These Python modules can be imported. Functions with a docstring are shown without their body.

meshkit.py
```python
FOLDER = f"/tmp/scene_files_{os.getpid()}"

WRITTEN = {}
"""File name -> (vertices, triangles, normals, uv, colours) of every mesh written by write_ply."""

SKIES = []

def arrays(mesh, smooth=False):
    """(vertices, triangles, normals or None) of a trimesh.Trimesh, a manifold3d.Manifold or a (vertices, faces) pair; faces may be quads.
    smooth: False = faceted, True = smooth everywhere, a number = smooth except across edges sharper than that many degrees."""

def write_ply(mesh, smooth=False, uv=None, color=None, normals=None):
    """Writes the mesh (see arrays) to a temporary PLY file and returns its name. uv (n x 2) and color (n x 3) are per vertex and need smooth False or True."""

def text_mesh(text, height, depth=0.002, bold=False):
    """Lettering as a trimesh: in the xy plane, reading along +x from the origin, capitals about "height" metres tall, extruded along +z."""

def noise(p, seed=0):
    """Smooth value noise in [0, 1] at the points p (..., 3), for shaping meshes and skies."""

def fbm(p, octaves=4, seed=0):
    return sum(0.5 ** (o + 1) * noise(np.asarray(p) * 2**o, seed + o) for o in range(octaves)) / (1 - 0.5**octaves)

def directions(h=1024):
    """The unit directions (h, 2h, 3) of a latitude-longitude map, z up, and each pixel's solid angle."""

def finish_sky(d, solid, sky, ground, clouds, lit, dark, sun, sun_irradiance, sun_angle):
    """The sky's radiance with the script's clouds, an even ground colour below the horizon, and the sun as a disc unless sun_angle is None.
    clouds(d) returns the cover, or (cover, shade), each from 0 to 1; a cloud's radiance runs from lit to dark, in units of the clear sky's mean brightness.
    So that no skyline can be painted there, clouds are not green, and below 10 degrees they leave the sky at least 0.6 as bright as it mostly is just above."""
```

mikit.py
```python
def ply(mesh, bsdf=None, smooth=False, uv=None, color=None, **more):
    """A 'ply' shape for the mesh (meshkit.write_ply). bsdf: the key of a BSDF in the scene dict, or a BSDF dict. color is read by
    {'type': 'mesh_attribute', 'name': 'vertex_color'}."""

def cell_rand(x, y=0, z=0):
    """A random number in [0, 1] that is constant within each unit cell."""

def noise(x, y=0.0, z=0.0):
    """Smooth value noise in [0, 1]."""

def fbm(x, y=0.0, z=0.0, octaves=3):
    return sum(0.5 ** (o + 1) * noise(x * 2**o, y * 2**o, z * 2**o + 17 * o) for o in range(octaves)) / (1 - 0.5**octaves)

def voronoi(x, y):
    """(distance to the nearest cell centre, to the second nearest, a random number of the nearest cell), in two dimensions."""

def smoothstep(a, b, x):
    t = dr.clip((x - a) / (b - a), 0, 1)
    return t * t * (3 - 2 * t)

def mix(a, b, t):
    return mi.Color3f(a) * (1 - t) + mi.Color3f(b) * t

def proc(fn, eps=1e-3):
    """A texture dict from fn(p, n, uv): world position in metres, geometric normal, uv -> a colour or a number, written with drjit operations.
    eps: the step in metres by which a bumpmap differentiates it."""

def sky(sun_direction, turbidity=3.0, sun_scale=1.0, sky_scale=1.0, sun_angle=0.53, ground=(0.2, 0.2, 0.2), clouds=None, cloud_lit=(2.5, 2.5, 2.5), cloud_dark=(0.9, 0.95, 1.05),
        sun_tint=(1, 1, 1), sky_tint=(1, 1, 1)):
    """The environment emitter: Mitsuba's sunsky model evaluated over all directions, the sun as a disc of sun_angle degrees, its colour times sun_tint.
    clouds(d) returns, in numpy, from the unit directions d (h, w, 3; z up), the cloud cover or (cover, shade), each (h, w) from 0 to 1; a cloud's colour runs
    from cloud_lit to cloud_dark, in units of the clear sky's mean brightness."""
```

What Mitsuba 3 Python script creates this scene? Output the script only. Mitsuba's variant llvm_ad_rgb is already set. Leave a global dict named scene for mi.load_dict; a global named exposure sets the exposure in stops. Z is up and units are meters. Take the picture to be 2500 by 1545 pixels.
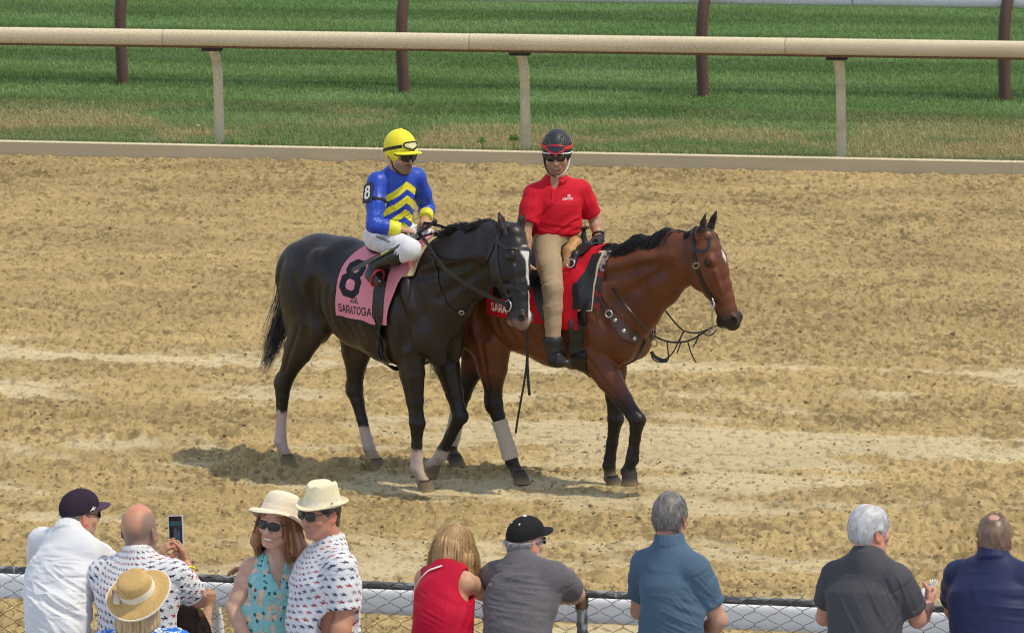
import math, numpy as np, mitsuba as mi, mikit, meshkit, trimesh, drjit as dr
from scipy.spatial import cKDTree
from scipy.interpolate import CubicSpline, PchipInterpolator
from scipy.ndimage import map_coordinates, gaussian_filter
import scipy.sparse as sp
T = mi.ScalarTransform4f
scene, labels = {}, {}

# ---------------------------------------------------------------- camera, sky, exposure
PITCH, ROLL, EYE, FPX = math.radians(11.0), math.radians(-1.3), np.array([0, 0, 7.56]), 13300.0
FWD = np.array([0, math.cos(PITCH), -math.sin(PITCH)])
_r0, _u0 = np.array([1.0, 0, 0]), np.array([0, math.sin(PITCH), math.cos(PITCH)])
RIGHT = math.cos(ROLL) * _r0 + math.sin(ROLL) * _u0
UP = -math.sin(ROLL) * _r0 + math.cos(ROLL) * _u0
scene['camera'] = {'type': 'thinlens', 'fov_axis': 'x', 'fov': math.degrees(2 * math.atan(1250 / FPX)),
                   'near_clip': 1.0, 'far_clip': 400.0, 'aperture_radius': 0.009, 'focus_distance': 31.5,
                   'to_world': T().look_at(origin=EYE.tolist(), target=(EYE + FWD * 30).tolist(), up=UP.tolist())}
scene['sky_light'] = mikit.sky((0.56, -0.25, 1.0), turbidity=5.0, sun_scale=0.92, sky_scale=1.5, sun_tint=(1.0, 1.07, 1.06), sky_tint=(1.0, 1.1, 1.22), ground=(0.3, 0.25, 0.17), clouds=lambda d: 0.45 + 0.25 * (meshkit.fbm(d * [2.2, 2.2, 5.0], 4, 3) - 0.5), cloud_lit=(1.95, 2.08, 2.3))
exposure = 1.12

def at(x, y, Y):
    """Where the sight line through a point of the 2500 x 1545 photograph meets the upright plane at distance Y (used to measure the place)."""
    d = FWD + RIGHT * (x - 1250) / FPX - UP * (y - 772.5) / FPX
    return EYE + d * (Y / d[1])

# ---------------------------------------------------------------- helpers
rng = np.random.default_rng(7)
def col(r, g, b): return {'type': 'rgb', 'value': [r, g, b]}
def lin(r, g, b):
    c = np.array([r, g, b]) / 255.0
    return np.where(c <= 0.04045, c / 12.92, ((c + 0.055) / 1.055) ** 2.4)
def mat(key, color, rough=0.6, metallic=0.0, spec=0.5, two=True, sheen=0.0, coat=0.0, bump=None, bscale=1.0):
    b = {'type': 'principled', 'base_color': color if isinstance(color, dict) else col(*color), 'roughness': rough, 'metallic': metallic, 'specular': spec}
    if sheen: b['sheen'] = sheen
    if coat: b['clearcoat'] = coat; b['clearcoat_gloss'] = 0.9
    if bump is not None:
        b = {'type': 'bumpmap', 'arbitrary': bump, 'scale': bscale, 'bsdf': b}
    scene[key] = {'type': 'twosided', 'bsdf': b} if two else b
    return key
VC = {'type': 'mesh_attribute', 'name': 'vertex_color'}
def numbered(key):
    if key not in scene and key not in labels and not any(k.startswith(key + '__') for k in scene): return key
    i = 1
    while True:
        k = f'{key}_{i:03d}'
        if k not in scene and k not in labels and not any(q.startswith(k + '__') for q in scene): return k
        i += 1
def thing(name, label, cat, group=None):
    key = numbered(name)
    labels[key] = {'label': label, 'category': cat}
    if group: labels[key]['group'] = group
    return key
def obj(name, mesh, bsdf, parent=None, smooth=False, **kw):
    key = numbered(parent + '__' + name if parent else name)
    scene[key] = mikit.ply(mesh, bsdf, smooth=smooth, **kw)
    return key
def structure(key, label): labels[key] = {'label': label, 'kind': 'structure'}
def stuff(key, label, cat=None):
    labels[key] = {'label': label, 'kind': 'stuff'}
    if cat: labels[key]['category'] = cat
def TM(v, f): return trimesh.Trimesh(np.asarray(v, float), np.asarray(f), process=False)
def cat(ms):
    ms = [(np.asarray(m.vertices), np.asarray(m.faces)) for m in ms]
    off = np.cumsum([0] + [len(m[0]) for m in ms])
    return TM(np.vstack([m[0] for m in ms]), np.vstack([m[1] + o for m, o in zip(ms, off)]))
def box(lo, hi, bev=0.0):
    lo, hi = np.minimum(lo, hi).astype(float), np.maximum(lo, hi).astype(float)
    if bev <= 0:
        m = trimesh.creation.box(hi - lo); m.apply_translation((lo + hi) / 2); return m
    pts = []
    for a in (0, 1):
        for b in (0, 1):
            for c in (0, 1):
                corner = np.where([a, b, c], hi, lo); s = np.where([a, b, c], -1, 1) * bev
                for k in range(3):
                    q = corner + s; q[k] = corner[k]; pts.append(q)
    return trimesh.convex.convex_hull(np.array(pts))
def unit(v):
    v = np.asarray(v, float); return v / (np.linalg.norm(v, axis=-1, keepdims=True) + 1e-12)
def spline(pts, n):
    pts = np.asarray(pts, float)
    t = np.r_[0, np.cumsum(np.linalg.norm(np.diff(pts, axis=0), axis=1))]
    return (CubicSpline(t, pts) if len(pts) > 2 else lambda s: pts[0] + (pts[-1] - pts[0]) * (s / t[-1])[:, None])(np.linspace(0, t[-1], n))
def sweep(p, ring_u, ring_v, U=None, closed=False, scale=None, cap=True):
    """Sweeps the section (ring_u, ring_v) along the polyline p; U: the section's first axis at each point (else carried along)."""
    p = np.asarray(p, float); n, m = len(p), len(ring_u)
    t = np.roll(p, -1, 0) - np.roll(p, 1, 0) if closed else np.gradient(p, axis=0)
    t = unit(t)
    if U is None:
        U = np.zeros_like(p); u = np.cross(t[0], [0, 0, 1.0])
        if np.linalg.norm(u) < 1e-3: u = np.array([1.0, 0, 0])
        for i in range(n):
            u = u - t[i] * (u @ t[i]); u = u / (np.linalg.norm(u) + 1e-12); U[i] = u
    else:
        U = np.broadcast_to(U, p.shape); U = unit(U - t * (U * t).sum(1, keepdims=True))
    V = np.cross(t, U)
    s = np.ones(n) if scale is None else np.broadcast_to(scale, (n,))
    v = p[:, None] + s[:, None, None] * (U[:, None] * np.asarray(ring_u)[None, :, None] + V[:, None] * np.asarray(ring_v)[None, :, None])
    i, j = np.meshgrid(np.arange(n if closed else n - 1), np.arange(m), indexing='ij')
    a, b = i * m + j, i * m + (j + 1) % m
    c, d = ((i + 1) % n) * m + (j + 1) % m, ((i + 1) % n) * m + j
    f = np.vstack([np.stack([a, b, c], -1).reshape(-1, 3), np.stack([a, c, d], -1).reshape(-1, 3)])
    v = v.reshape(-1, 3)
    if cap and not closed:
        v = np.vstack([v, p[0], p[-1]]); k = len(v); jj = np.arange(m)
        f = np.vstack([f, np.stack([(jj + 1) % m, jj, jj * 0 + k - 2], -1), np.stack([(n - 1) * m + jj, (n - 1) * m + (jj + 1) % m, jj * 0 + k - 1], -1)])
    return TM(v, f)
def tube(pts, r, sides=10, n=None, closed=False):
    p = spline(pts, n) if n else np.asarray(pts, float)
    a = np.arange(sides) * 2 * np.pi / sides
    r = np.asarray(r, float)
    if r.ndim: r = np.interp(np.linspace(0, 1, len(p)), np.linspace(0, 1, len(r)), r)
    return sweep(p, np.cos(a), np.sin(a), closed=closed, scale=r)
def lathe(prof, n=32, axis=None):
    """prof: (radius, z) rows, from bottom to top."""
    prof = np.asarray(prof, float); a = np.arange(n) * 2 * np.pi / n
    v = np.stack([prof[:, :1] * np.cos(a), prof[:, :1] * np.sin(a), np.repeat(prof[:, 1:], n, 1)], -1).reshape(-1, 3)
    i, j = np.meshgrid(np.arange(len(prof) - 1), np.arange(n), indexing='ij')
    q = np.stack([i * n + j, i * n + (j + 1) % n, (i + 1) * n + (j + 1) % n, (i + 1) * n + j], -1).reshape(-1, 4)
    return TM(v, np.vstack([q[:, [0, 1, 2]], q[:, [0, 2, 3]]]))
def ball(c, r, sub=2, R=None):
    m = trimesh.creation.icosphere(subdivisions=sub); v = m.vertices * np.asarray(r)
    if R is not None: v = v @ np.asarray(R).T
    return TM(v + np.asarray(c), m.faces)
def frame(x=None, y=None, z=None):
    """A rotation whose columns are the axes, built from two given directions (the first given exactly)."""
    if z is not None and y is not None and x is None:
        z = unit(z); x = unit(np.cross(y, z)); y = np.cross(z, x)
    elif z is not None and x is not None:
        z = unit(z); y = unit(np.cross(z, x)); x = np.cross(y, z)
    else:
        x = unit(x); z = unit(np.cross(x, y)); y = np.cross(z, x)
    return np.stack([x, y, z], 1)
def move(m, R=None, o=(0, 0, 0)):
    v = np.asarray(m.vertices)
    if R is not None: v = v @ np.asarray(R).T
    return TM(v + np.asarray(o), m.faces)

# ---------------------------------------------------------------- signed distance modelling
class SDF:
    def __init__(s, lo, hi, h):
        s.lo, s.h = np.asarray(lo, float), h
        s.n = np.ceil((np.asarray(hi, float) - s.lo) / h).astype(int) + 1
        s.d = np.ones(s.n, np.float32)
    def sub(s, lo, hi):
        a = np.clip(np.floor((np.asarray(lo) - s.lo) / s.h).astype(int), 0, s.n); b = np.clip(np.ceil((np.asarray(hi) - s.lo) / s.h).astype(int) + 1, 0, s.n)
        g = [(s.lo[k] + s.h * np.arange(a[k], b[k])).astype(np.float32) for k in range(3)]
        return tuple(slice(x, y) for x, y in zip(a, b)), g[0][:, None, None], g[1][None, :, None], g[2][None, None, :]
    def mixin(s, sl, d, k, op):
        o = s.d[sl]
        if o.size == 0: return
        if op == 'cut':
            d = -d; hh = np.clip(.5 - .5 * (d - o) / k, 0, 1) if k > 0 else None
            s.d[sl] = np.maximum(o, d) if k <= 0 else o * hh + d * (1 - hh) + k * hh * (1 - hh)
        elif k <= 0: s.d[sl] = np.minimum(o, d)
        else:
            hh = np.clip(.5 + .5 * (o - d) / k, 0, 1)
            s.d[sl] = o * (1 - hh) + d * hh - k * hh * (1 - hh)
    def ell(s, c, r, R=None, k=.02, op='add'):
        c, r = np.asarray(c, float), np.asarray(r, float) * np.ones(3)
        R = np.eye(3) if R is None else np.asarray(R, float)
        ext = np.sqrt(((R * r) ** 2).sum(1)) + k + 3 * s.h
        sl, X, Y, Z = s.sub(c - ext, c + ext)
        X, Y, Z = X - c[0], Y - c[1], Z - c[2]
        k0 = k1 = 0
        for i in range(3):
            q = (R[0, i] * X + R[1, i] * Y + R[2, i] * Z) / r[i]
            k0 = k0 + q * q; k1 = k1 + (q / r[i]) ** 2
        k0 = np.sqrt(k0); s.mixin(sl, (k0 * (k0 - 1) / (np.sqrt(k1) + 1e-9)).astype(np.float32), k, op)
    def seg(s, p0, p1, r0, r1, U=None, k=.02, op='add'):
        p0, p1 = np.asarray(p0, float), np.asarray(p1, float)
        r0, r1 = np.ones(2) * r0, np.ones(2) * r1
        L = np.linalg.norm(p1 - p0) + 1e-9; t = (p1 - p0) / L
        if U is None: U = np.cross(t, [0.3, 0.2, 0.9])
        U = unit(np.asarray(U, float) - t * (np.asarray(U, float) @ t)); V = np.cross(t, U)
        m = max(r0.max(), r1.max()) + k + 3 * s.h
        sl, X, Y, Z = s.sub(np.minimum(p0, p1) - m, np.maximum(p0, p1) + m)
        X, Y, Z = X - p0[0], Y - p0[1], Z - p0[2]
        w = X * t[0] + Y * t[1] + Z * t[2]; q = np.clip(w / L, 0, 1).astype(np.float32)
        e = w - q * L; u = X * U[0] + Y * U[1] + Z * U[2]; v = X * V[0] + Y * V[1] + Z * V[2]
        a = r0[0] + (r1[0] - r0[0]) * q; b = r0[1] + (r1[1] - r0[1]) * q; mm = np.minimum(a, b)
        ua, vb, em = u / a, v / b, e / mm
        k0 = np.sqrt(ua * ua + vb * vb + em * em)
        k1 = np.sqrt((ua / a) ** 2 + (vb / b) ** 2 + (em / mm) ** 2) + 1e-9
        s.mixin(sl, (k0 * (k0 - 1) / k1).astype(np.float32), k, op)
    def chain(s, pts, rad, U=None, k=.02, op='add'):
        for i in range(len(pts) - 1):
            s.seg(pts[i], pts[i + 1], rad[i], rad[i + 1], U, k, op)
    def half(s, p, n, k=0.0):
        """Cuts away what lies on the side of the plane that n points to."""
        g = [s.lo[i] + s.h * np.arange(s.n[i]) for i in range(3)]
        n = unit(n); d = ((g[0] - p[0]) * n[0])[:, None, None] + ((g[1] - p[1]) * n[1])[None, :, None] + ((g[2] - p[2]) * n[2])[None, None, :]
        s.d = np.maximum(s.d, d.astype(np.float32))
    def noise(s, f):
        g = np.stack(np.meshgrid(*[s.lo[k] + s.h * np.arange(s.n[k]) for k in range(3)], indexing='ij'), -1)
        near = np.abs(s.d) < 6 * s.h
        s.d[near] += f(g[near]).astype(np.float32)
    def value(s, P):
        return map_coordinates(s.d, ((np.asarray(P) - s.lo) / s.h).T, order=1, mode='nearest')
    def normal(s, P):
        g = np.stack([s.value(P + e) - s.value(P - e) for e in np.eye(3) * s.h], -1); return unit(g)
    def snap(s, P, off=0.0, it=6):
        P = np.array(P, float)
        for _ in range(it):
            P = P - s.normal(P) * np.clip(s.value(P) - off, -.05, .05)[:, None]
        return P
    def mesh(s, relax=2):
        d = np.pad(s.d, 1, constant_values=1.0); lo = s.lo - s.h
        inn = d < 0; n = np.array(d.shape) - 1
        c = np.zeros(n, np.int8)
        for a, b, e in np.ndindex(2, 2, 2): c += inn[a:a + n[0], b:b + n[1], e:e + n[2]]
        idx = np.argwhere((c > 0) & (c < 8)); ids = np.full(n, -1, np.int32); ids[tuple(idx.T)] = np.arange(len(idx))
        val = {q: d[idx[:, 0] + q[0], idx[:, 1] + q[1], idx[:, 2] + q[2]] for q in np.ndindex(2, 2, 2)}
        acc, cnt = np.zeros((len(idx), 3)), np.zeros(len(idx))
        for q in val:
            for ax in range(3):
                if q[ax]: continue
                q2 = list(q); q2[ax] = 1; va, vb = val[q], val[tuple(q2)]
                cr = (va < 0) != (vb < 0); t = np.where(cr, va / np.where(cr, va - vb, 1), 0)
                p = np.array(q, float) + np.zeros((len(idx), 3)); p[:, ax] += t
                acc[cr] += p[cr]; cnt += cr
        v = lo + s.h * (idx + acc / cnt[:, None])
        fs = []
        for ax in range(3):
            o1, o2 = [(1, 2), (2, 0), (0, 1)][ax]
            A = inn; sl0 = [slice(None)] * 3; sl1 = [slice(None)] * 3; sl0[ax] = slice(0, -1); sl1[ax] = slice(1, None)
            e = np.argwhere(A[tuple(sl0)] != A[tuple(sl1)])
            e = e[(e[:, o1] > 0) & (e[:, o2] > 0)]
            e = e[(e[:, o1] < n[o1]) & (e[:, o2] < n[o2])]
            def cid(a, b):
                q = e.copy(); q[:, o1] -= a; q[:, o2] -= b; return ids[tuple(q.T)]
            quad = np.stack([cid(1, 1), cid(0, 1), cid(0, 0), cid(1, 0)], -1)
            flip = ~A[tuple(e.T)]
            quad[flip] = quad[flip][:, ::-1]
            fs.append(quad)
        q = np.vstack(fs); f = np.vstack([q[:, [0, 1, 2]], q[:, [0, 2, 3]]])
        if relax:
            e = np.vstack([q[:, [0, 1]], q[:, [1, 2]], q[:, [2, 3]], q[:, [3, 0]]])
            W = sp.coo_matrix((np.ones(2 * len(e)), (np.r_[e[:, 0], e[:, 1]], np.r_[e[:, 1], e[:, 0]])), shape=(len(v),) * 2).tocsr()
            W.data[:] = 1; D = np.maximum(np.asarray(W.sum(1)).ravel(), 1)
            for _ in range(relax):
                for lam in (.5, -.52): v = v + lam * ((W @ v) / D[:, None] - v)
        return TM(v, f)
def fbm(p, f, octaves=3, seed=0): return meshkit.fbm(np.asarray(p) * f, octaves, seed) - .5
def bumpify(m, fn, amp):
    n = meshkit.arrays(m, True)[2]
    return TM(m.vertices + n * (fn(m.vertices) * amp)[:, None], m.faces)

# ---------------------------------------------------------------- the setting: track, turf, kerb, rails
TRK = math.radians(15.0)
TU, TV = np.array([math.cos(TRK), -math.sin(TRK), 0]), np.array([math.sin(TRK), math.cos(TRK), 0])   # along the track, across it (away)
def trk(u, v, z=0.0): return np.asarray(u)[..., None] * TU + np.asarray(v)[..., None] * TV + np.asarray(z)[..., None] * np.array([0, 0, 1.0])
KV, FV = 44.08, 25.52            # across-track distance of the kerb's front face and of the spectators' fence
def sstep(a, b, x):
    t = np.clip((x - a) / (b - a), 0, 1); return t * t * (3 - 2 * t)
def n2(u, v, fu, fv, seed=0, o=3): return meshkit.fbm(np.stack([u * fu, v * fv, np.zeros_like(u) + seed * 7.3], -1), o, seed)

# packed pale patches, where water truck and roller left the dirt smooth: the same field drives relief and colour
def packed(u, v):
    band = .075 * sstep(36.9, 35.9, v) + .035 * np.exp(-((v - 34.9) / .8) ** 2) - .40 * sstep(36.2, 37.2, v)
    a = n2(u, v, .55, 2.3, 3, 4) + .18 * (n2(u, v, .16, .3, 6, 2) - .5) + .22 * (n2(u, v, .9, 6.0, 5, 3) - .5) + .36 * (n2(u, v, 2.6, 3.4, 8, 4) - .5) + .20 * (n2(u, v, 9, 9, 9, 2) - .5)
    return .9 * sstep(.575, .73, a + band)
HOOF = []   # (u, v) of the trails the two horses leave behind them
for (hx, hy), hd, n_ in (((-.909, 33.716), 42, 9), ((.115, 33.449), 34, 9)):
    for k in range(n_):
        for sx, lx in ((-.13, -.9), (.13, -.35)):
            a_ = math.radians(hd); x_, y_ = lx - k * 1.15, sx
            P_ = np.array([hx + x_ * math.cos(a_) + y_ * math.sin(a_), hy - x_ * math.sin(a_) + y_ * math.cos(a_), 0]); HOOF.append((P_ @ TU + rng.normal(0, .06), P_ @ TV + rng.normal(0, .06), .085, math.radians(15 - hd)))
prints = HOOF + [(u, v, r, a) for u, v, r, a in zip(rng.uniform(-6, 6, 420), rng.uniform(25.9, 43.5, 420), rng.uniform(.05, .10, 420), rng.uniform(0, 6.3, 420))]
def relief(u, v):
    pk = packed(u, v)
    z = .014 * (n2(u, v, 1.3, 1.3, 11, 3) - .5) + .03 * (n2(u, v, .25, .9, 12, 2) - .5)
    rough = 1 - .80 * pk
    far = 1 - .30 * sstep(37, 40, v)
    cl = np.maximum(n2(u, v, 21, 15, 13, 3) - .46, 0) * .075
    big = np.maximum(n2(u, v, 5.0, 4.0, 14, 5) - .56, 0) * .12
    crumb = .030 * (n2(u, v, 40, 24, 15, 2) - .5)
    har = .009 * np.sin(2 * np.pi * (v * 8.5 + .8 * n2(u, v, .6, .6, 17, 2))) * sstep(.45, .6, n2(u, v, .25, .8, 18, 2))
    tiny = .016 * (meshkit.noise(np.stack([u * 62, v * 34, u * 0], -1), 77) - .5)
    z = z + tiny * rough + (cl * far + big * (.5 + .8 * n2(u, v, .7, .7, 16, 2)) + crumb + har) * rough + .004 * (n2(u, v, 20, 16, 19, 2) - .5)
    for pu, pv, r, a in prints:
        m = (np.abs(u - pu) < 3 * r) & (np.abs(v - pv) < 3 * r)
        if not m.any(): continue
        du, dv = u[m] - pu, v[m] - pv
        d = np.sqrt((du * math.cos(a) + dv * math.sin(a)) ** 2 + ((dv * math.cos(a) - du * math.sin(a)) / 1.25) ** 2) / r
        z[m] += -.050 * np.exp(-d ** 4) * (r / .09) + .022 * np.exp(-((d - 1.35) / .35) ** 2) * (.55 + .9 * meshkit.noise(np.stack([u[m] * 17, v[m] * 17, u[m] * 0 + pu], -1)))
    return z
fu = np.r_[-60, -40, -28, -20, -14, -10, -8, np.linspace(-6.2, 6.2, 900), 8, 10, 14, 20, 28, 40, 60] - 0.0
fv = np.r_[np.linspace(FV + .12, KV - .01, 640)]
UU, VV = np.meshgrid(fu + 0.27 * 0, fv, indexing='ij')
UU = UU - np.tan(TRK) * VV * 1.0 + 0          # keeps the fine part in front of the stand, along the sight lines
ZZ = relief(UU.ravel().copy(), VV.ravel().copy()).reshape(UU.shape)
dirt_v = trk(UU, VV, ZZ).reshape(-1, 3)
nu, nv = UU.shape
i, j = np.meshgrid(np.arange(nu - 1), np.arange(nv - 1), indexing='ij')
q = np.stack([i * nv + j, (i + 1) * nv + j, (i + 1) * nv + j + 1, i * nv + j + 1], -1).reshape(-1, 4)
pk = packed(UU.ravel(), VV.ravel())
wet = np.clip(sstep(.50, .64, n2(UU.ravel(), VV.ravel(), .8, 1.8, 22, 4)) * .6 + .55 * sstep(36.2, 38, VV.ravel()), 0, 1)
def dirt_c(p, n, uv):
    # dry crumbs, damp dark clods turned up among them, and the pale packed patches (uv.x: how packed, uv.y: how damp)
    var = mikit.fbm(p.x * 1.3, p.y * 2.4, 2.0, 4); cl = mikit.fbm(p.x * 26, p.y * 15, 5.0, 3); fi = mikit.noise(p.x * 95, p.y * 42, p.z * 60)
    tu_ = p.x * float(TU[0]) + p.y * float(TU[1]); tv_ = p.x * float(TV[0]) + p.y * float(TV[1]); stk = mikit.fbm(tu_ * .7, tv_ * 7.0, 4.0, 3)
    base = mi.Color3f(.365, .266, .124) * (.72 + .36 * var + .20 * stk) * (1 - .20 * uv.y) * (.84 + .32 * fi)
    speck = mikit.smoothstep(.54, .74, cl + .55 * (mikit.fbm(p.x * 2.6, p.y * 3.5, 9.0, 3) - .5))
    fleck = mikit.smoothstep(.70, .82, mikit.noise(p.x * 58 + 7, p.y * 26, 3.0))
    base = base * (1 - .34 * speck) * (1 - .25 * fleck)
    pale = mi.Color3f(.445, .362, .215) * (.86 + .28 * var) * (1 - .28 * mikit.smoothstep(.62, .72, cl)) * (1 - .22 * fleck) * (.92 + .16 * fi)
    return mikit.mix(base, pale, uv.x)
mat('dirt', mikit.proc(dirt_c), rough=.95, spec=.12, two=False)
obj('dirt_track', TM(dirt_v, np.vstack([q[:, [0, 1, 2]], q[:, [0, 2, 3]]])), 'dirt', smooth=True, uv=np.stack([pk, wet], -1))
structure('dirt_track', 'tan dirt racetrack with hoof prints, clods and pale packed streaks')

def dirt_at(P):
    """Height of the dirt under the points P."""
    P = np.atleast_2d(P); u, v = P @ TU, P @ TV
    return relief(u.copy(), v.copy())
# loose clods thrown up by hooves: too many to count
base_clod = trimesh.creation.icosphere(subdivisions=0)
nc = 30000
cu, cv = rng.uniform(-5.6, 5.6, nc * 3), rng.uniform(FV + .2, KV - .1, nc * 3)
keep = (rng.random(nc * 3) < .62 * np.clip((FV + 14 - cv) / 12, .35, 1)) & (np.abs(cu) < 3.0 + (cv - FV) * .16)
cu = cu - np.tan(TRK) * cv
keep &= (n2(cu, cv, 1.8, 1.6, 31, 3) + .30 * n2(cu, cv, 7, 6, 33, 2) + .20 * (1 - packed(cu, cv)) + .25 * (rng.random(nc * 3) - .5) > .74)
cu, cv = cu[keep][:nc], cv[keep][:nc]; nk = len(cu)
cr = .0035 + .006 * rng.random(nk) ** 2 + .010 * rng.random(nk) ** 14
cz = relief(cu.copy(), cv.copy())
B = base_clod.vertices
cvv = B[None] * (1 + .5 * (rng.random((nk, 12, 1)) - .5)) * cr[:, None, None]
ang_ = rng.uniform(0, 6.3, nk); ca_, sa_ = np.cos(ang_)[:, None], np.sin(ang_)[:, None]
cvv = np.stack([cvv[..., 0] * ca_ - cvv[..., 1] * sa_, cvv[..., 0] * sa_ + cvv[..., 1] * ca_, cvv[..., 2] * .8], -1) * np.array([1.15, 1, 1])
vs = [(cvv + trk(cu, cv, cz + cr * .25)[:, None]).reshape(-1, 3)]
fs = [(base_clod.faces[None] + 12 * np.arange(nk)[:, None, None]).reshape(-1, 3)]
cs = [np.repeat(np.array([.30, .228, .126]) * rng.uniform(.5, 1.25, (nk, 1)), 12, 0)]
mat('clod', VC, rough=.95, spec=.1, two=False)
obj('dirt_clods', TM(np.vstack(vs), np.vstack(fs)), 'clod', smooth=False, color=np.vstack(cs))
stuff('dirt_clods', 'loose tan dirt clods scattered over the track', 'dirt')

# the apron that the spectators stand on, and the wide ground behind everything
def grid_sheet(us, vs_, z): 
    U, V = np.meshgrid(us, vs_, indexing='ij'); a, b = U.shape
    i, j = np.meshgrid(np.arange(a - 1), np.arange(b - 1), indexing='ij')
    q = np.stack([i * b + j, (i + 1) * b + j, (i + 1) * b + j + 1, i * b + j + 1], -1).reshape(-1, 4)
    return TM(trk(U, V, U * 0 + z).reshape(-1, 3), np.vstack([q[:, [0, 1, 2]], q[:, [0, 2, 3]]]))
def apron_c(p, n, uv): return mikit.mix(mi.Color3f(.30, .29, .27), mi.Color3f(.40, .385, .35), mikit.fbm(p.x * 2, p.y * 2, 0, 4))
mat('concrete', mikit.proc(apron_c), rough=.9, spec=.2)
obj('apron', grid_sheet(np.linspace(-70, 70, 8), [-8, 5, 15, FV + .14], .012), 'concrete'); structure('apron', 'pale concrete apron where the spectators stand behind the fence')
def earth_c(p, n, uv): return mikit.mix(mi.Color3f(.10, .13, .04), mi.Color3f(.16, .17, .07), mikit.fbm(p.x * .3, p.y * .3, 0, 3))
mat('earth', mikit.proc(earth_c), rough=.95, spec=.1)
obj('ground', grid_sheet(np.linspace(-250, 250, 5), np.linspace(-120, 350, 5), -.12), 'earth'); structure('ground', 'wide ground round the racecourse')

# kerb board along the inside of the dirt
def kerb_c(p, n, uv):
    k = mikit.fbm(p.x * 1.6, p.y * 1.6, p.z * 12, 3)
    return mikit.mix(mi.Color3f(.44, .37, .245), mi.Color3f(.56, .475, .32), k)
mat('kerb_wood', mikit.proc(kerb_c), rough=.85, spec=.2)
kz = .11
kb = []
for k in range(-9, 9):
    a, b = k * 5.46 - 1.15 + .001, (k + 1) * 5.46 - 1.15 - .001
    m = box([a, KV, -.1], [b, KV + .09, kz], .002)
    key = obj('board', TM(trk(m.vertices[:, 0] - np.tan(TRK) * KV, m.vertices[:, 1], m.vertices[:, 2]), m.faces), 'kerb_wood', 'kerb')
labels['kerb'] = {'label': 'low weathered tan kerb of boards between dirt track and grass', 'kind': 'structure'}

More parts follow.
